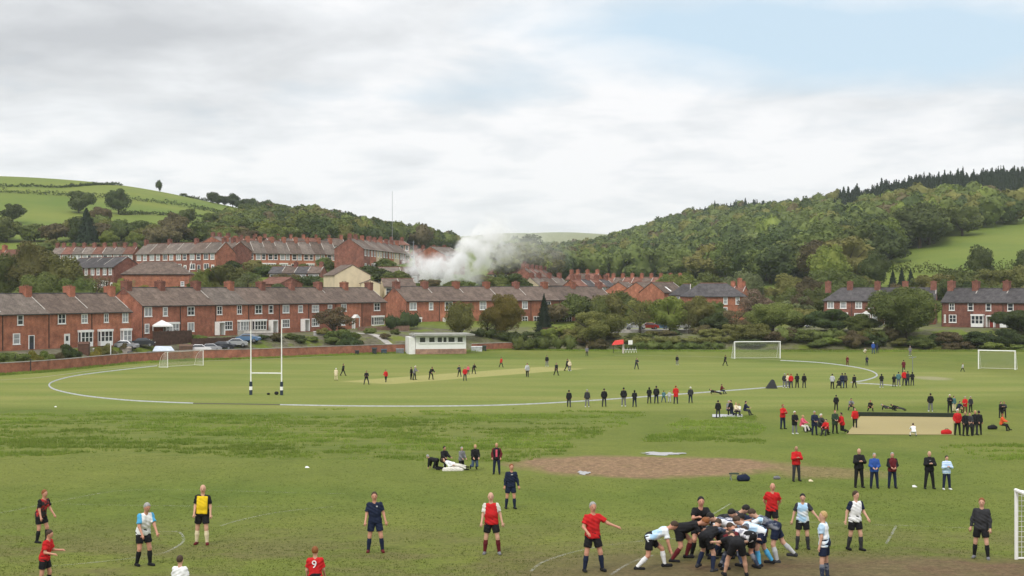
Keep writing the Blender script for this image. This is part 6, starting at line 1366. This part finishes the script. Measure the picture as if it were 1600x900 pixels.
small([(1223, 670.5, 38, 'cr', 30, 'red', 'navy', 'ginger', 'spectator in a red hooded jacket at the left of the sandy strip group'), (1241.5, 678, 35, 'ct', 20, 'black', 'grey', 'white', 'white haired person in a long black coat and pale shoes'), (1253, 675, 33, 'si', 50, 'pink', 'offwhite', 'blond', 'child in pink sitting on the grass near the white haired person'),
 (1272.5, 680, 37, 'ct', 10, 'navy', 'navy', 'grey', 'grey haired person in a navy coat left of the seated family'), (1281.5, 677, 38, 'si', 30, 'charcoal', 'black', 'white', 'white capped person sitting right of the navy coat'), (1287, 679, 34, 'sq', 10, 'maroon', 'black', 'brown', 'person in maroon squatting in the seated family'), (1291.5, 680.5, 32, 'si', -40, 'red', 'charcoal', 'black', 'person with a red bundle in the seated family'),
 (1304.5, 677.5, 36, 'ct', 10, 'green', 'black', 'ginger', 'balding person in a dark green coat beside the kneeling red one'), (1316, 677.5, 37, 'kn', -70, 'red', 'black', 'black', 'person in red kneeling at the near corner of the sandy strip'), (1336, 668.5, 32, 'wk', -20, 'red', 'black', 'brown', 'person in a pinkish red top walking on the sandy strip'),
 (1306.5, 641.5, 24, 'po', 175, 'black', 'black', 'black', 'tall dark figure standing alone behind the dark green coat'), (1329, 641, 27, 'sq', 0, 'grey', 'charcoal', 'black', 'person in grey squatting behind the left end of the black board'), (1359, 642.5, 25, 'sq', 0, 'black', 'black', 'ginger', 'broad dark person squatting behind the black board'),
 (1387, 642, 24, 'li', 85, 'charcoal', 'black', 'grey', 'left of two people lying behind the black board'), (1402, 642, 24, 'li', 80, 'black', 'charcoal', 'black', 'right of two people lying behind the black board'),
 (1454, 643, 28, 'po', 175, 'black', 'grey', 'black', 'dark spectator standing alone behind the black board'), (1484, 645, 28, 'cr', 0, 'black', 'black', 'white', 'white haired person in black behind the right end of the board'), (1490.5, 643, 24, 'po', 30, 'teal', 'cream', 'black', 'person in teal beside the white haired one in black'),
 (1497, 645, 26, 'sq', 20, 'navy', 'black', 'black', 'dark person squatting left of the red coat'), (1508, 645, 25, 'ct', -30, 'red', 'maroon', 'grey', 'grey haired person in a red coat behind the standing group'), (1516.5, 644, 24, 'po', 20, 'charcoal', 'black', 'grey', 'person in charcoal right behind the red coat'),
 (1496, 680, 40, 'po', 0, 'red', 'black', 'white', 'white capped person in a dark red jacket at the right end of the sandy strip'), (1508, 681, 37, 'po', 20, 'black', 'black', 'blond', 'fair haired person in black next to the dark red jacket'), (1515, 681, 36, 'ct', -10, 'charcoal', 'black', 'brown', 'brown haired person in the middle of the standing dark group'),
 (1523.5, 680, 38, 'po', 10, 'black', 'charcoal', 'blond', 'second fair haired person in the standing dark group'), (1529.5, 679.5, 37, 'st', 180, 'black', 'black', 'black', 'rightmost dark person of the standing group by the sandy strip'), (1563.5, 653, 25, 'cr', 20, 'black', 'black', 'brown', 'left of two dark people at the far right above the orange jacket'),
 (1569, 653, 25, 'cr', -20, 'charcoal', 'black', 'ginger', 'right of two dark people at the far right above the orange jacket'), (1565, 673, 33, 'si', 60, 'orange', 'black', 'ginger', 'person in an orange jacket sitting at the far right'), (1428, 682, 29, 'sq', 180, 'white', 'offwhite', 'brown', 'child in white crouching in front of the sandy strip')], 'spectators around the sandy strip')
# ---------------- goals, posts, furniture ----------------
M_POST = mat('goal_white', (.80, .80, .78), .4, .05, 3); M_PAD = mat('post_pad_navy', (.02, .03, .05), .6)
netm = bpy.data.materials.new('netting'); netm.use_nodes = True; nt = netm.node_tree; L = nt.links
tcn = N('ShaderNodeTexCoord'); s_ = N('ShaderNodeSeparateXYZ'); L.new(tcn.outputs['UV'], s_.inputs[0])
def gridl(x, w): return mth('LESS_THAN', mth('FRACT', x), w)
gl = mth('MAXIMUM', gridl(s_.outputs[0], .10), gridl(s_.outputs[1], .10)); tr = N('ShaderNodeBsdfTransparent'); ms = N('ShaderNodeMixShader'); L.new(gl, ms.inputs[0]); L.new(tr.outputs[0], ms.inputs[1])
nt.nodes['Principled BSDF'].inputs['Base Color'].default_value = (.6, .6, .6, 1); L.new(nt.nodes['Principled BSDF'].outputs[0], ms.inputs[2]); L.new(ms.outputs[0], nt.nodes['Material Output'].inputs[0])
def net_quads(name, quads, par, cell=.15):
    v = []; f = []; uv = []
    for q in quads:
        b_ = len(v); q = [Vector(p) for p in q]; v += q; f.append((b_, b_+1, b_+2, b_+3)); w = (q[1]-q[0]).length; h = (q[3]-q[0]).length
        uv += [(0, 0), (w/cell, 0), ((q[2]-q[3]).length/cell, h/cell), (0, h/cell)]
    me = mesh_of(name, v, f, [netm]); l = me.uv_layers.new(name='UVMap')
    for i, c in enumerate(uv): l.data[i].uv = c
    return link(name, me, par)
def goal(a, b, h, label, back=1.8, curved=False, r=.06, cross=True, netd=1, sidew=None):
    """a, b = foot positions of the two posts"""
    th = math.atan2((b-a).y, (b-a).x); w = (b-a).xy.length; t = empty('football_goal', (a.x, a.y, hz(a.x, a.y)), th); tag(t, label, 'goal')
    for x in (0, w): m = MB(); m.tube([(x, 0, -.1), (x, 0, h)], r, 8); m.build('goalpost', M_POST, t)
    m = MB(); m.tube([(-r, 0, h), (w+r, 0, h)], r if cross else r*.45, 8); m.build('crossbar', M_POST, t)
    for x in (0, w):
        m = MB()
        if curved: m.tube([(x, back*(1-math.cos(k/8*math.pi/2)), h*math.cos(math.asin(min(1, 1-math.cos(k/8*math.pi/2))))) for k in range(9)], .025, 6)
        else: m.tube([(x, 0, h), (x, back*.35, h*.97), (x, back, 0)], .025, 6)
        m.tube([(x, 0, .03), (x, back, .03)], .025, 6); m.build('net_stanchion', M_POST, t)
    m = MB(); m.tube([(0, back, .03), (w, back, .03)], .025, 6); m.build('ground_bar', M_POST, t)
    k1, k2 = back*.35, h*.97
    net_quads('net', [((0, k1, k2), (w, k1, k2), (w, back, 0), (0, back, 0)), ((0, 0, h), (w, 0, h), (w, k1, k2), (0, k1, k2)), ((0, 0, h), (0, k1, k2), (0, back, 0), (0, 0, 0)), ((w, 0, h), (w, k1, k2), (w, back, 0), (w, 0, 0))], t)
    return t
goal(gp(262, 574.5), gp(317.5, 571), 2.35, 'small white football goal with curved stanchions left of the rugby posts', 1.9, True, .055, False)
goal(gp(1148, 560.5), gp(1219, 560), 2.85, 'white football goal in the middle distance in front of the leafy hedge', 2.0, r=.09)
goal(gp(1529, 576.5), gp(1586, 578), 2.75, 'white football goal at the right in front of the dark hedge', 2.2, r=.09)
a = gp(1588, 874); b_ = gp(1690, 915); goal(a, b_, 2.02, 'near white goalpost and crossbar cut off by the right edge', -1.9 if False else 1.5, r=.055)
a, b_ = gp(392, 617), gp(440, 617.5); th = math.atan2((b_-a).y, (b_-a).x); w = (b_-a).xy.length; t = empty('rugby_posts', a, th); tag(t, 'tall white rugby posts with a crossbar and dark pads at the foot', 'rugby posts')
sc_ = a.y/F
for x in (0, w):
    m = MB(); m.tube([(x, 0, 1.05), (x, 0, 118*sc_)], .08, 8, .05); m.build('upright', M_POST, t)
    m = MB(); m.box(x-.14, x+.14, -.14, .14, -.05, 1.5); m.cur = 1; m.box(x-.141, x+.141, -.141, .141, .55, .95); m.build('post_pad', [M_PAD, M_POST], t)
m = MB(); m.tube([(0, 0, 34*sc_), (w, 0, 34*sc_)], .07, 8); m.build('crossbar', M_POST, t)

# mast and poles
p = at(613, 470); m = MB(); m.tube([(0, 0, -1), (0, 0, zv(299, 470)-p.z)], .10, 6, .05); tag(m.build('radio_mast', M_GREYMETAL, None, p), 'thin tall grey mast rising behind the central roofs', 'mast')
for u, d, vt, lb in ((646, 430, 376, 'grey lighting pole beside the smoke'), (1561, 272, 515, 'grey telegraph pole behind the right goal'), (790, 300, 455, None)):
    if not lb: continue
    p = at(u, d); h = HC-(vt-450)/F*d-p.z; m = MB(); m.tube([(0, 0, -.5), (0, 0, h)], .14, 6, .09); m.tube([(-.5, 0, h-.5), (.5, 0, h-.5)], .04, 5); tag(m.build('pole', M_GREYMETAL, None, p), lb, 'pole')
for u, lb in ((2, 0), (20, 0), (48, 'dark metal post in front of the left garden wall'), (173, 'pale lamp post behind the left garden wall')):
    if not lb: continue
    e = edge(u, -.4 if u == 48 else 1.5); m = MB(); m.tube([(0, 0, -.3), (0, 0, 2.0 if u == 48 else 3.6)], .07, 6); tag(m.build('post', M_DARK if u == 48 else M_POST, None, (e.x, e.y, hz(e.x, e.y))), lb, 'post')
p = gp(1426, 590); m = MB(); m.tube([(0, 0, 0), (0, 0, 2.9)], .05, 6); m.tube([(-.5, 0, 2.6), (.5, 0, 2.75)], .05, 5); tag(m.build('signpost', M_GREYMETAL, None, p), 'thin wooden pole with a crosspiece behind the tight cluster', 'pole')

# cars
def car_mesh():
    prof = [(-2.1, .35), (-2.12, .75), (-1.9, .92), (-1.2, 1.0), (-.6, 1.42), (.75, 1.46), (1.45, 1.02), (2.0, .92), (2.12, .6), (2.1, .33)]
    b = MB(); n = len(prof)
    for y, s, in ((-.82, 1), (.82, 1)): pass
    rows = [(-.80, 0), (-.84, .0), (.84, 0), (.80, 0)]
    L_ = [(x, -.84 if z < 1.03 else -.64, z) for x, z in prof]; R_ = [(x, .84 if z < 1.03 else .64, z) for x, z in prof]
    f = [tuple(range(n))[::-1], tuple(range(n, 2*n))]+[(i, i+1, n+i+1, n+i) for i in range(n-1)]+[(n-1, 0, n, 2*n-1)]
    b.poly(L_+R_, f); return b.mesh('body', CL['white'])
def car_glass():
    b = MB()
    for s in (-1, 1):
        y0, y1 = s*.80, s*.665
        b.poly([(-1.05, y0, 1.04), (1.25, y0, 1.04), (.72, y1, 1.38), (-.52, y1, 1.38), (-1.05, y0+s*.05, 1.04), (1.25, y0+s*.05, 1.04), (.72, y1+s*.05, 1.38), (-.52, y1+s*.05, 1.38)], [(0, 1, 2, 3), (7, 6, 5, 4), (0, 4, 5, 1), (1, 5, 6, 2), (2, 6, 7, 3), (3, 7, 4, 0)])
    b.poly([(1.42, -.72, 1.07), (1.42, .72, 1.07), (.82, .6, 1.44), (.82, -.6, 1.44)], [(0, 1, 2, 3)]); b.poly([(-1.18, .72, 1.04), (-1.18, -.72, 1.04), (-.64, -.6, 1.43), (-.64, .6, 1.43)], [(0, 1, 2, 3)])
    return b.mesh('windows', M_GLASS)
CB, CGm = car_mesh(), car_glass(); wb = MB(); wb.tube([(0, -.11, 0), (0, .11, 0)], .31, 14); wb.cur = 1; wb.tube([(0, -.12, 0), (0, .12, 0)], .18, 10); WMm = wb.mesh('wheel', [M_DARK, M_GREYMETAL])
hb = MB(); hb.box(-.03, .03, -.16, .16, -.08, .08); HBm = hb.mesh('headlight', M_POST)
PAINT = {'white': mat('car_white', (.75, .75, .75), .25, spec=.6), 'silver': mat('car_silver', (.42, .43, .45), .25, spec=.6, metal=.4), 'dark': mat('car_dark', (.02, .022, .03), .25, spec=.6), 'red': mat('car_red', (.35, .03, .02), .25, spec=.6), 'blue': mat('car_blue', (.08, .16, .28), .25, spec=.6)}
for u, d, rz, c, lb in ((196, 233, 175, 'silver', 'silver car behind the wall below the end of the left terrace'), (388, 250, 172, 'blue', 'blue grey car just behind the tall left rugby upright'), (311, 242, 190, 'white', 'white car roof close right of the tarpaulin'), (222, 236, 10, 'dark', 'dark car parked left of the pale tarpaulin below the dark gable'), (327, 243, 12, 'silver', 'silver car parked behind the wall right of the tarpaulin'), (349, 245, 170, 'dark', 'dark car parked in the middle of the row behind the wall'), (368, 247, 8, 'silver', 'pale silver car parked just left of the tall rugby upright'),
    (972, 300, 4, 'silver', 'silver car parked right of the large olive bush'), (992, 301, 184, 'white', 'white car parked second behind the bramble hedge'), (1014, 302, 3, 'red', 'reddish car in the row behind the bramble hedge'), (1030, 303, 182, 'blue', 'blue grey car in the row behind the bramble hedge'), (1062, 300, 8, 'white', 'white car parked apart below the bright green tree'),
    (1262, 302, 40, 'white', 'white car glimpsed between the hedge trees'), (1346, 297, 6, 'white', 'white car roof showing above the right hedge'), (1362, 298, 186, 'silver', 'silver car close right of the white one above the right hedge')):
    p = at(u, d); zz = p.z
    if d > 290: zz = max(p.z, HC-(({1262: 511, 1346: 515, 1362: 516}.get(u, 514))-450)/F*d-.1)
    t = empty('parked_car', (p.x, p.y, zz), R(rz)); tag(t, lb, 'car', 'cars parked by the houses')
    o = link('body', CB, t); o.material_slots[0].link = 'OBJECT'; o.material_slots[0].material = PAINT[c]; link('windows', CGm, t)
    for x in (-1.3, 1.32):
        for y in (-.76, .76): link('wheel', WMm, t, (x, y, .31))
    for y in (-.6, .6): link('headlight', HBm, t, (2.1, y, .68))
# car park terrace holding the middle cars
def slab(name, u0, d0, u1, d1, dep, ztop, m, label=None, cat=None, kind=None, th=1.5):
    a = at(u0, d0); b_ = at(u1, d1); d = (b_-a); ang = math.atan2(d.y, d.x); w = d.xy.length; mb = MB(); mb.box(0, w, 0, dep, -th, 0); o = mb.build(name, m, None, (a.x, a.y, ztop), ang); return tag(o, label, cat, kind=kind)
slab('parking_terrace', 955, 297, 1085, 297, 9, HC-(514-450)/F*300-.12, M_CONC, kind='structure', th=3)
slab('parking_terrace', 1240, 294, 1385, 294, 9, HC-(516-450)/F*298-.12, M_CONC, kind='structure', th=3)

# garden things: fences, gazebo, tarpaulin, sheds, canopy
def board_fence(u0, d0, u1, d1, h, label, m=M_WOOD, gap=.0):
    a, b_ = at(u0, d0), at(u1, d1); w = (b_-a).xy.length; ang = math.atan2((b_-a).y, (b_-a).x); z = min(a.z, b_.z)-.1; t = empty('garden_fence', (a.x, a.y, z), ang); tag(t, label, 'fence')
    mb = MB(); n = int(w/.16)
    for i in range(n): mb.box(i*w/n, i*w/n+w/n-.015, 0, .03, 0, h+rng.uniform(-.04, .04))
    mb.box(0, w, .032, .08, h*.25, h*.25+.1); mb.box(0, w, .032, .08, h*.75, h*.75+.1); mb.build('boards', m, t); mb = MB()
    for i in range(int(w/1.8)+1): mb.box(i*1.8-.05, i*1.8+.05, .09, .19, 0, h+.1)
    mb.build('posts', m, t); return t
board_fence(240, 238, 300, 246, 2.6, 'tall dark timber fence below the white gazebo'); board_fence(300, 243, 372, 251, 2.0, 'long dark timber fence in front of the second terrace')
board_fence(848, 288, 905, 288, 1.5, 'low dark timber fence left of the large olive bush'); board_fence(560, 292, 640, 300, 1.2, 'low brown fence right of the second terrace', brick('rubble', (.22, .12, .08), (.14, .09, .07)))
board_fence(372, 262, 420, 266, 1.1, 'low grey fence in front of the white bay of the second terrace', M_CONC)
a = at(253, 246); t = empty('gazebo', (a.x, a.y, a.z), R(20)); tag(t, 'white pointed gazebo standing behind the tall dark fence', 'gazebo')
mb = MB(); h0 = zv(508, 246)-a.z; w = 1.7
mb.poly([(-w, -w, h0), (w, -w, h0), (w, w, h0), (-w, w, h0), (0, 0, h0+.9), (-w, -w, h0-.25), (w, -w, h0-.25), (w, w, h0-.25), (-w, w, h0-.25)], [(0, 1, 4), (1, 2, 4), (2, 3, 4), (3, 0, 4), (0, 5, 6, 1), (1, 6, 7, 2), (2, 7, 8, 3), (3, 8, 5, 0), (5, 8, 7, 6)]); mb.build('canopy', M_POST, t)
for x in (-w, w):
    for y in (-w, w): mb = MB(); mb.tube([(x, y, 0), (x, y, h0-.2)], .05, 6); mb.build('leg', M_POST, t)
e = edge(258, 3); mb = MB(); w, dd = 4.2, 2.6
mb.poly([(-w/2, 0, 0), (w/2, 0, 0), (w/2-.2, dd, 0), (-w/2+.1, dd, 0), (-w/2+.1, .1, .9), (w/2-.5, .1, .8), (w/2-1.1, dd, 1.5), (-w/2+.5, dd, 1.6)], [(0, 1, 5, 4), (1, 2, 6, 5), (2, 3, 7, 6), (3, 0, 4, 7), (4, 5, 6, 7)])
tag(mb.build('tarpaulin', mat('pale_blue_sheet', (.52, .58, .66), .5, .15, 1.5), None, (e.x, e.y, hz(e.x, e.y)+.5), R(14)), 'pale blue white tarpaulin draped behind the wall by the small goal', 'tarpaulin')
for u, off, w, h, dp_, c, lb in ((130, 9, 1.6, 1.9, 1.6, (.10, .05, .035), 'dark brown garden shed left of the round bush'), (158, 8, 2.6, 1.0, .9, (.33, .32, .29), 'long pale grey garden box beside the dark shed'), (196, 7, 1.6, 1.3, 1.4, (.30, .26, .22), 'pale heap of timber at the end of the left gardens'),
    (205, 5, 1.2, 1.1, 1.2, (.05, .05, .055), 'dark bin store behind the left garden wall'), (215, 4, 1.0, .9, 1.0, (.32, .29, .27), 'pale crate behind the wall near the dark car'), (236, 4, 1.3, 1.1, 1.1, (.04, .045, .05), 'black covered heap left of the tarpaulin'), (404, 12, 5.0, 1.3, .5, (.30, .28, .25), 'grey stone retaining wall in the sloping garden'), (500, 14, 2.4, .8, 1.0, (.40, .39, .37), 'white garden bench heap under the flat porch'),
    (290, 5, 2.2, 1.7, 2.0, (.12, .07, .045), 'brown timber shed right of the tarpaulin'), (625, -2.5, 1.4, .9, .6, (.18, .19, .20), 'grey stack of chairs left of the pavilion'), (745, -2.5, 2.0, 1.0, .7, (.45, .47, .47), 'pale metal crate right of the pavilion'), (757, -2.5, .7, 1.1, .6, (.03, .04, .03), 'dark green bin right of the pale crate'),
    (585, -2.2, .8, 1.2, .5, (.03, .035, .035), 'dark bin standing against the wall left of the pavilion'), (600, -2.2, 1.0, .9, .5, (.05, .07, .09), 'dark blue bin against the wall left of the pavilion'), (558, -2.0, .7, .8, .5, (.03, .03, .03), 'small black bag at the foot of the wall')):
    e = edge(u, off); z = hz(e.x, e.y); mb = MB(); k = w/2
    mb.box(-k, k, 0, dp_, -.6, h*.8); mb.cur = 1; mb.poly([(-k-.06, -.08, h*.8), (k+.06, -.08, h*.8), (k+.06, dp_+.08, h*.8), (-k-.06, dp_+.08, h*.8), (-k-.06, dp_/2, h), (k+.06, dp_/2, h)], [(0, 3, 2, 1), (0, 1, 5, 4), (3, 4, 5, 2), (0, 4, 3), (1, 2, 5)])
    nm = 'garden_shed' if 'shed' in lb else ('bin' if 'bin' in lb else 'garden_box'); m_ = mat('paint_%d' % int(u), c, .8, .25, 2)
    tag(mb.build(nm, [m_, m_], None, (e.x, e.y, z), R(8)), lb, 'shed' if 'shed' in lb else ('bin' if 'bin' in lb else 'box'))
# path with handrail down to the field
vv, ff = strip('', [at(545, 283), at(572, 272), at(600, 268), at(636, 262)], 1.6, None, .05); tag(link('garden_path', mesh_of('garden_path', vv, ff, [M_CONC])), kind='structure')
# red canopy by the hedge
p = gp(966, 552); t = empty('red_canopy', p, R(-10)); tag(t, 'bright red canopy on pale posts in front of the bramble hedge', 'canopy'); mb = MB()
mb.poly([(-1.1, -.8, 1.5), (1.0, -.8, 1.7), (1.0, .8, 1.9), (-1.1, .8, 1.8), (-.6, -.5, 2.3), (.95, -.5, 2.45), (.95, .5, 2.5), (-.5, .5, 2.35)], [(0, 3, 2, 1), (4, 5, 6, 7), (0, 1, 5, 4), (1, 2, 6, 5), (2, 3, 7, 6), (3, 0, 4, 7)]); mb.build('canopy', mat('red_fabric', (.62, .04, .03), .6, .1, 2), t)
mb = MB(); mb.box(.75, 1.1, -.2, .1, -.1, 1.75); mb.build('post', mat('pale_post', (.5, .45, .40), .8), t); mb = MB(); mb.tube([(-.9, 0, -.1), (-.9, 0, 1.6)], .05, 6); mb.build('post', M_DARK, t)
p = gp(985, 551.5); t = empty('white_chair_stack', (p.x, p.y+1.2, p.z), 0); tag(t, 'white board and folded white chairs right of the red canopy', 'furniture'); mb = MB(); mb.box(-.3, .5, 0, .1, 1.5, 2.3); mb.build('board', M_POST, t); mb = MB()
for i in range(5): x = -1.2+i*.5; mb.tube([(x, 0, 0), (x+.25, 0, .9), (x+.45, 0, 0)], .04, 5); mb.box(x, x+.4, -.1, .2, .5, .56)
mb.build('chairs', M_POST, t)
# dark tent shelter, stool, bags, picnic sheet, litter
p = gp(1206, 607); mb = MB(); mb.poly([(-.7, -.5, 0), (.6, -.5, 0), (.6, .5, 0), (-.7, .5, 0), (.0, -.2, 1.1), (.25, -.2, 1.0), (.2, .3, .9), (-.05, .3, 1.0)], [(0, 3, 2, 1), (4, 5, 6, 7), (0, 1, 5, 4), (1, 2, 6, 5), (2, 3, 7, 6), (3, 0, 4, 7)]); tag(mb.build('shelter', CL['charcoal'], None, p), 'small black pointed shelter beside the rope', 'tent')
def bag(u, v, w, h, m, label, name='sports_bag'):
    p = gp(u, v); pr = [('c', A3((-w*.3, 0, h*.35)), A3((w*.3, 0, h*.35)), h*.42, h*.36), ('c', A3((-w*.1, .02, h*.5)), A3((w*.15, 0, h*.6)), h*.35, h*.3)]
    v_, q_ = snet(pr, h/9, h*.1, [(A3((0, 0, -1)), A3((0, 0, 0)))]); t = link(name, mesh_of(name, v_, q_, [m], None, True), None, p); tag(t, label, 'bag')
    mb = MB(); mb.tube([(-w*.18, -h*.1, h*.75), (-w*.1, -h*.12, h*1.0), (w*.1, -h*.12, h*1.0), (w*.18, -h*.1, h*.75)], h*.04, 5); mb.build('handle', M_DARK, t)
bag(1162, 752, .6, .40, CL['navy'], 'navy sports bag on the edge of the mud'); bag(1479, 679, .8, .45, CL['red'], 'bright red bag at the right end of the sandy strip'); bag(1551, 671, .8, .4, CL['black'], 'black bag left of the orange jacket')
bag(1262, 674, .55, .42, CL['black'], 'black bag beside the child in pink'); bag(1214, 749, .35, .2, CL['grey'], 'little grey bag left of the bright red jacket')
p = gp(1147, 750); t = empty('folding_stool', p, R(10)); tag(t, 'small folding stool left of the navy sports bag', 'stool'); mb = MB(); mb.box(-.22, .22, -.15, .15, .3, .34); mb.build('seat', CL['green'], t)
for x in (-.18, .18): mb = MB(); mb.tube([(x, -.15, 0), (x, .15, .3)], .02, 5); mb.tube([(x, .15, 0), (x, -.15, .3)], .02, 5); mb.build('leg', M_GREYMETAL, t)
def sheet(u0, u1, v0, v1, m, label, name='picnic_sheet', z=.03):
    n = 6; vs = []
    for i in range(n+1):
        for j in range(n+1): p = gp(u0+(u1-u0)*j/n, v0+(v1-v0)*i/n); vs.append((p.x, p.y, p.z+z+rng.uniform(0, .03)))
    fs = [(i*(n+1)+j, (i+1)*(n+1)+j, (i+1)*(n+1)+j+1, i*(n+1)+j+1) for i in range(n) for j in range(n)]
    tag(link(name, mesh_of(name, vs, fs, [m])), label, 'blanket')
sheet(1113, 1160, 648, 652.5, CL['lightgrey'], 'pale picnic sheet under the group near the rope')
p = gp(709, 735); mb = MB(); v_, q_ = snet([('c', A3((-.45, 0, .1)), A3((.4, 0, .1)), .16, .14), ('c', A3((-.2, 0, .14)), A3((.2, 0, .14)), .16, .14)], .03, .1, [(A3((0, 0, -1)), A3((0, 0, 0)))], .012); tag(link('blanket', mesh_of('blanket', v_, q_, [CL['offwhite']], None, True), None, (p.x, p.y-.25, p.z-.06)), 'white blanket over the person on the ground', 'blanket')
for u, v, c, lb in ((480, 731, 'white', 'scrap of white litter on the left grass'), (1267, 752, 'cream', 'scrap of brownish litter right of the red jacket'), (1429, 761, 'white', 'scrap of white litter left of the black spectator'), (87, 636, 'white', 'tiny white scrap in the grass at the far left')):
    p = gp(u, v); mb = MB(); mb.poly([(-.12, -.07, 0), (.13, -.05, .0), (.09, .09, .03), (-.1, .06, .07), (0, 0, .1)], [(0, 1, 4), (1, 2, 4), (2, 3, 4), (3, 0, 4), (3, 2, 1, 0)]); tag(mb.build('litter', CL[c], None, p), lb, 'litter')
p = gp(432, 617); mb = MB(); mb.ball((0, 0, .2), (.25, .2, .2)); mb.ball((-.9, 0, .12), (.2, .15, .12)); tag(mb.build('kit_bags', CL['black'], None, p, smooth=True), 'small dark kit bags at the foot of the right rugby upright', 'bags')

# ---------------- smoke ----------------
D0 = 392.0
def sp3(u, v, dd=0): return ((u-800)/F*(D0+dd), D0+dd, zv(v, D0+dd))
blobs = [(650, 436, 0, 3.6, 1.0), (668, 425, 1, 4.6, 1.1), (646, 405, -1, 3.8, .9), (655, 418, 2, 4.5, .9), (690, 420, 0, 5.0, 1.1), (715, 412, 1, 5.0, 1.1), (735, 398, 0, 5.4, 1.1), (748, 380, -1, 5.4, 1.0), (765, 368, 0, 5.0, .7), (785, 372, 1, 5.5, .38), (700, 438, 0, 4.6, 1.0), (725, 432, 0, 4.2, .6), (760, 400, 1, 5.5, .5),
         (790, 392, 2, 7.0, .2), (825, 382, 3, 8, .08), (865, 386, 4, 8, .045), (775, 348, 0, 5, .18), (742, 430, 0, 4, .35)]
xs = [sp3(b_[0], b_[1], b_[2]) for b_ in blobs]
lo = [min(x[i]-b_[3]*1.15 for x, b_ in zip(xs, blobs)) for i in range(3)]; hi = [max(x[i]+b_[3]*1.15 for x, b_ in zip(xs, blobs)) for i in range(3)]; lo[2] = 6
mb = MB(); mb.box(lo[0], hi[0], lo[1], hi[1], lo[2], hi[2]); sm = bpy.data.materials.new('white_smoke'); sm.use_nodes = True; nt = sm.node_tree; nt.nodes.clear(); L = nt.links
g = N('ShaderNodeNewGeometry'); Pp = g.outputs['Position']
nz_ = N('ShaderNodeTexNoise'); nz_.inputs['Scale'].default_value = .30; nz_.inputs['Detail'].default_value = 6; nz_.inputs['Roughness'].default_value = .65; nz_.inputs['Distortion'].default_value = .6; L.new(Pp, nz_.inputs['Vector'])
w1 = N('ShaderNodeVectorMath', operation='SUBTRACT'); L.new(nz_.outputs['Color'], w1.inputs[0]); w1.inputs[1].default_value = (.5, .5, .5)
w2 = N('ShaderNodeVectorMath', operation='SCALE'); L.new(w1.outputs[0], w2.inputs[0]); w2.inputs['Scale'].default_value = 6.5
w3 = N('ShaderNodeVectorMath', operation='ADD'); L.new(Pp, w3.inputs[0]); L.new(w2.outputs[0], w3.inputs[1]); acc_ = None
for x, b_ in zip(xs, blobs):
    dn = N('ShaderNodeVectorMath', operation='DISTANCE'); L.new(w3.outputs[0], dn.inputs[0]); dn.inputs[1].default_value = x
    q_ = mth('MULTIPLY', mth('MAXIMUM', mth('SUBTRACT', 1.0, mth('DIVIDE', dn.outputs['Value'], b_[3])), 0.0), b_[4]); acc_ = q_ if acc_ is None else mth('ADD', acc_, q_)
dens = mth('MULTIPLY', acc_, mth('MAXIMUM', mth('SUBTRACT', mth('MULTIPLY', nz_.outputs['Fac'], 5.5), 2.25), 0.0))
pv = N('ShaderNodeVolumePrincipled'); pv.inputs['Color'].default_value = (.985, .987, .99, 1); pv.inputs['Anisotropy'].default_value = 0; L.new(mth('MULTIPLY', dens, SMOKE_D), pv.inputs['Density'])
mo = N('ShaderNodeOutputMaterial'); L.new(pv.outputs[0], mo.inputs['Volume']); tag(mb.build('smoke', sm), 'white smoke drifting up from behind the terraces', 'smoke', kind='stuff')
# ---------------- haze ----------------
hm = bpy.data.materials.new('haze_air'); hm.use_nodes = True; nt = hm.node_tree; nt.nodes.clear(); L = nt.links
pv = N('ShaderNodeVolumePrincipled'); pv.inputs['Color'].default_value = (.86, .92, 1.0, 1); pv.inputs['Density'].default_value = HAZE_D; pv.inputs['Anisotropy'].default_value = .3
mo = N('ShaderNodeOutputMaterial'); L.new(pv.outputs[0], mo.inputs['Volume']); mb = MB(); mb.box(-11500, 11500, -200, 7200, float(Z.min())-1.5, float(Z.max())+26)
if HAZE_D: tag(mb.build('haze', hm), kind='stuff')
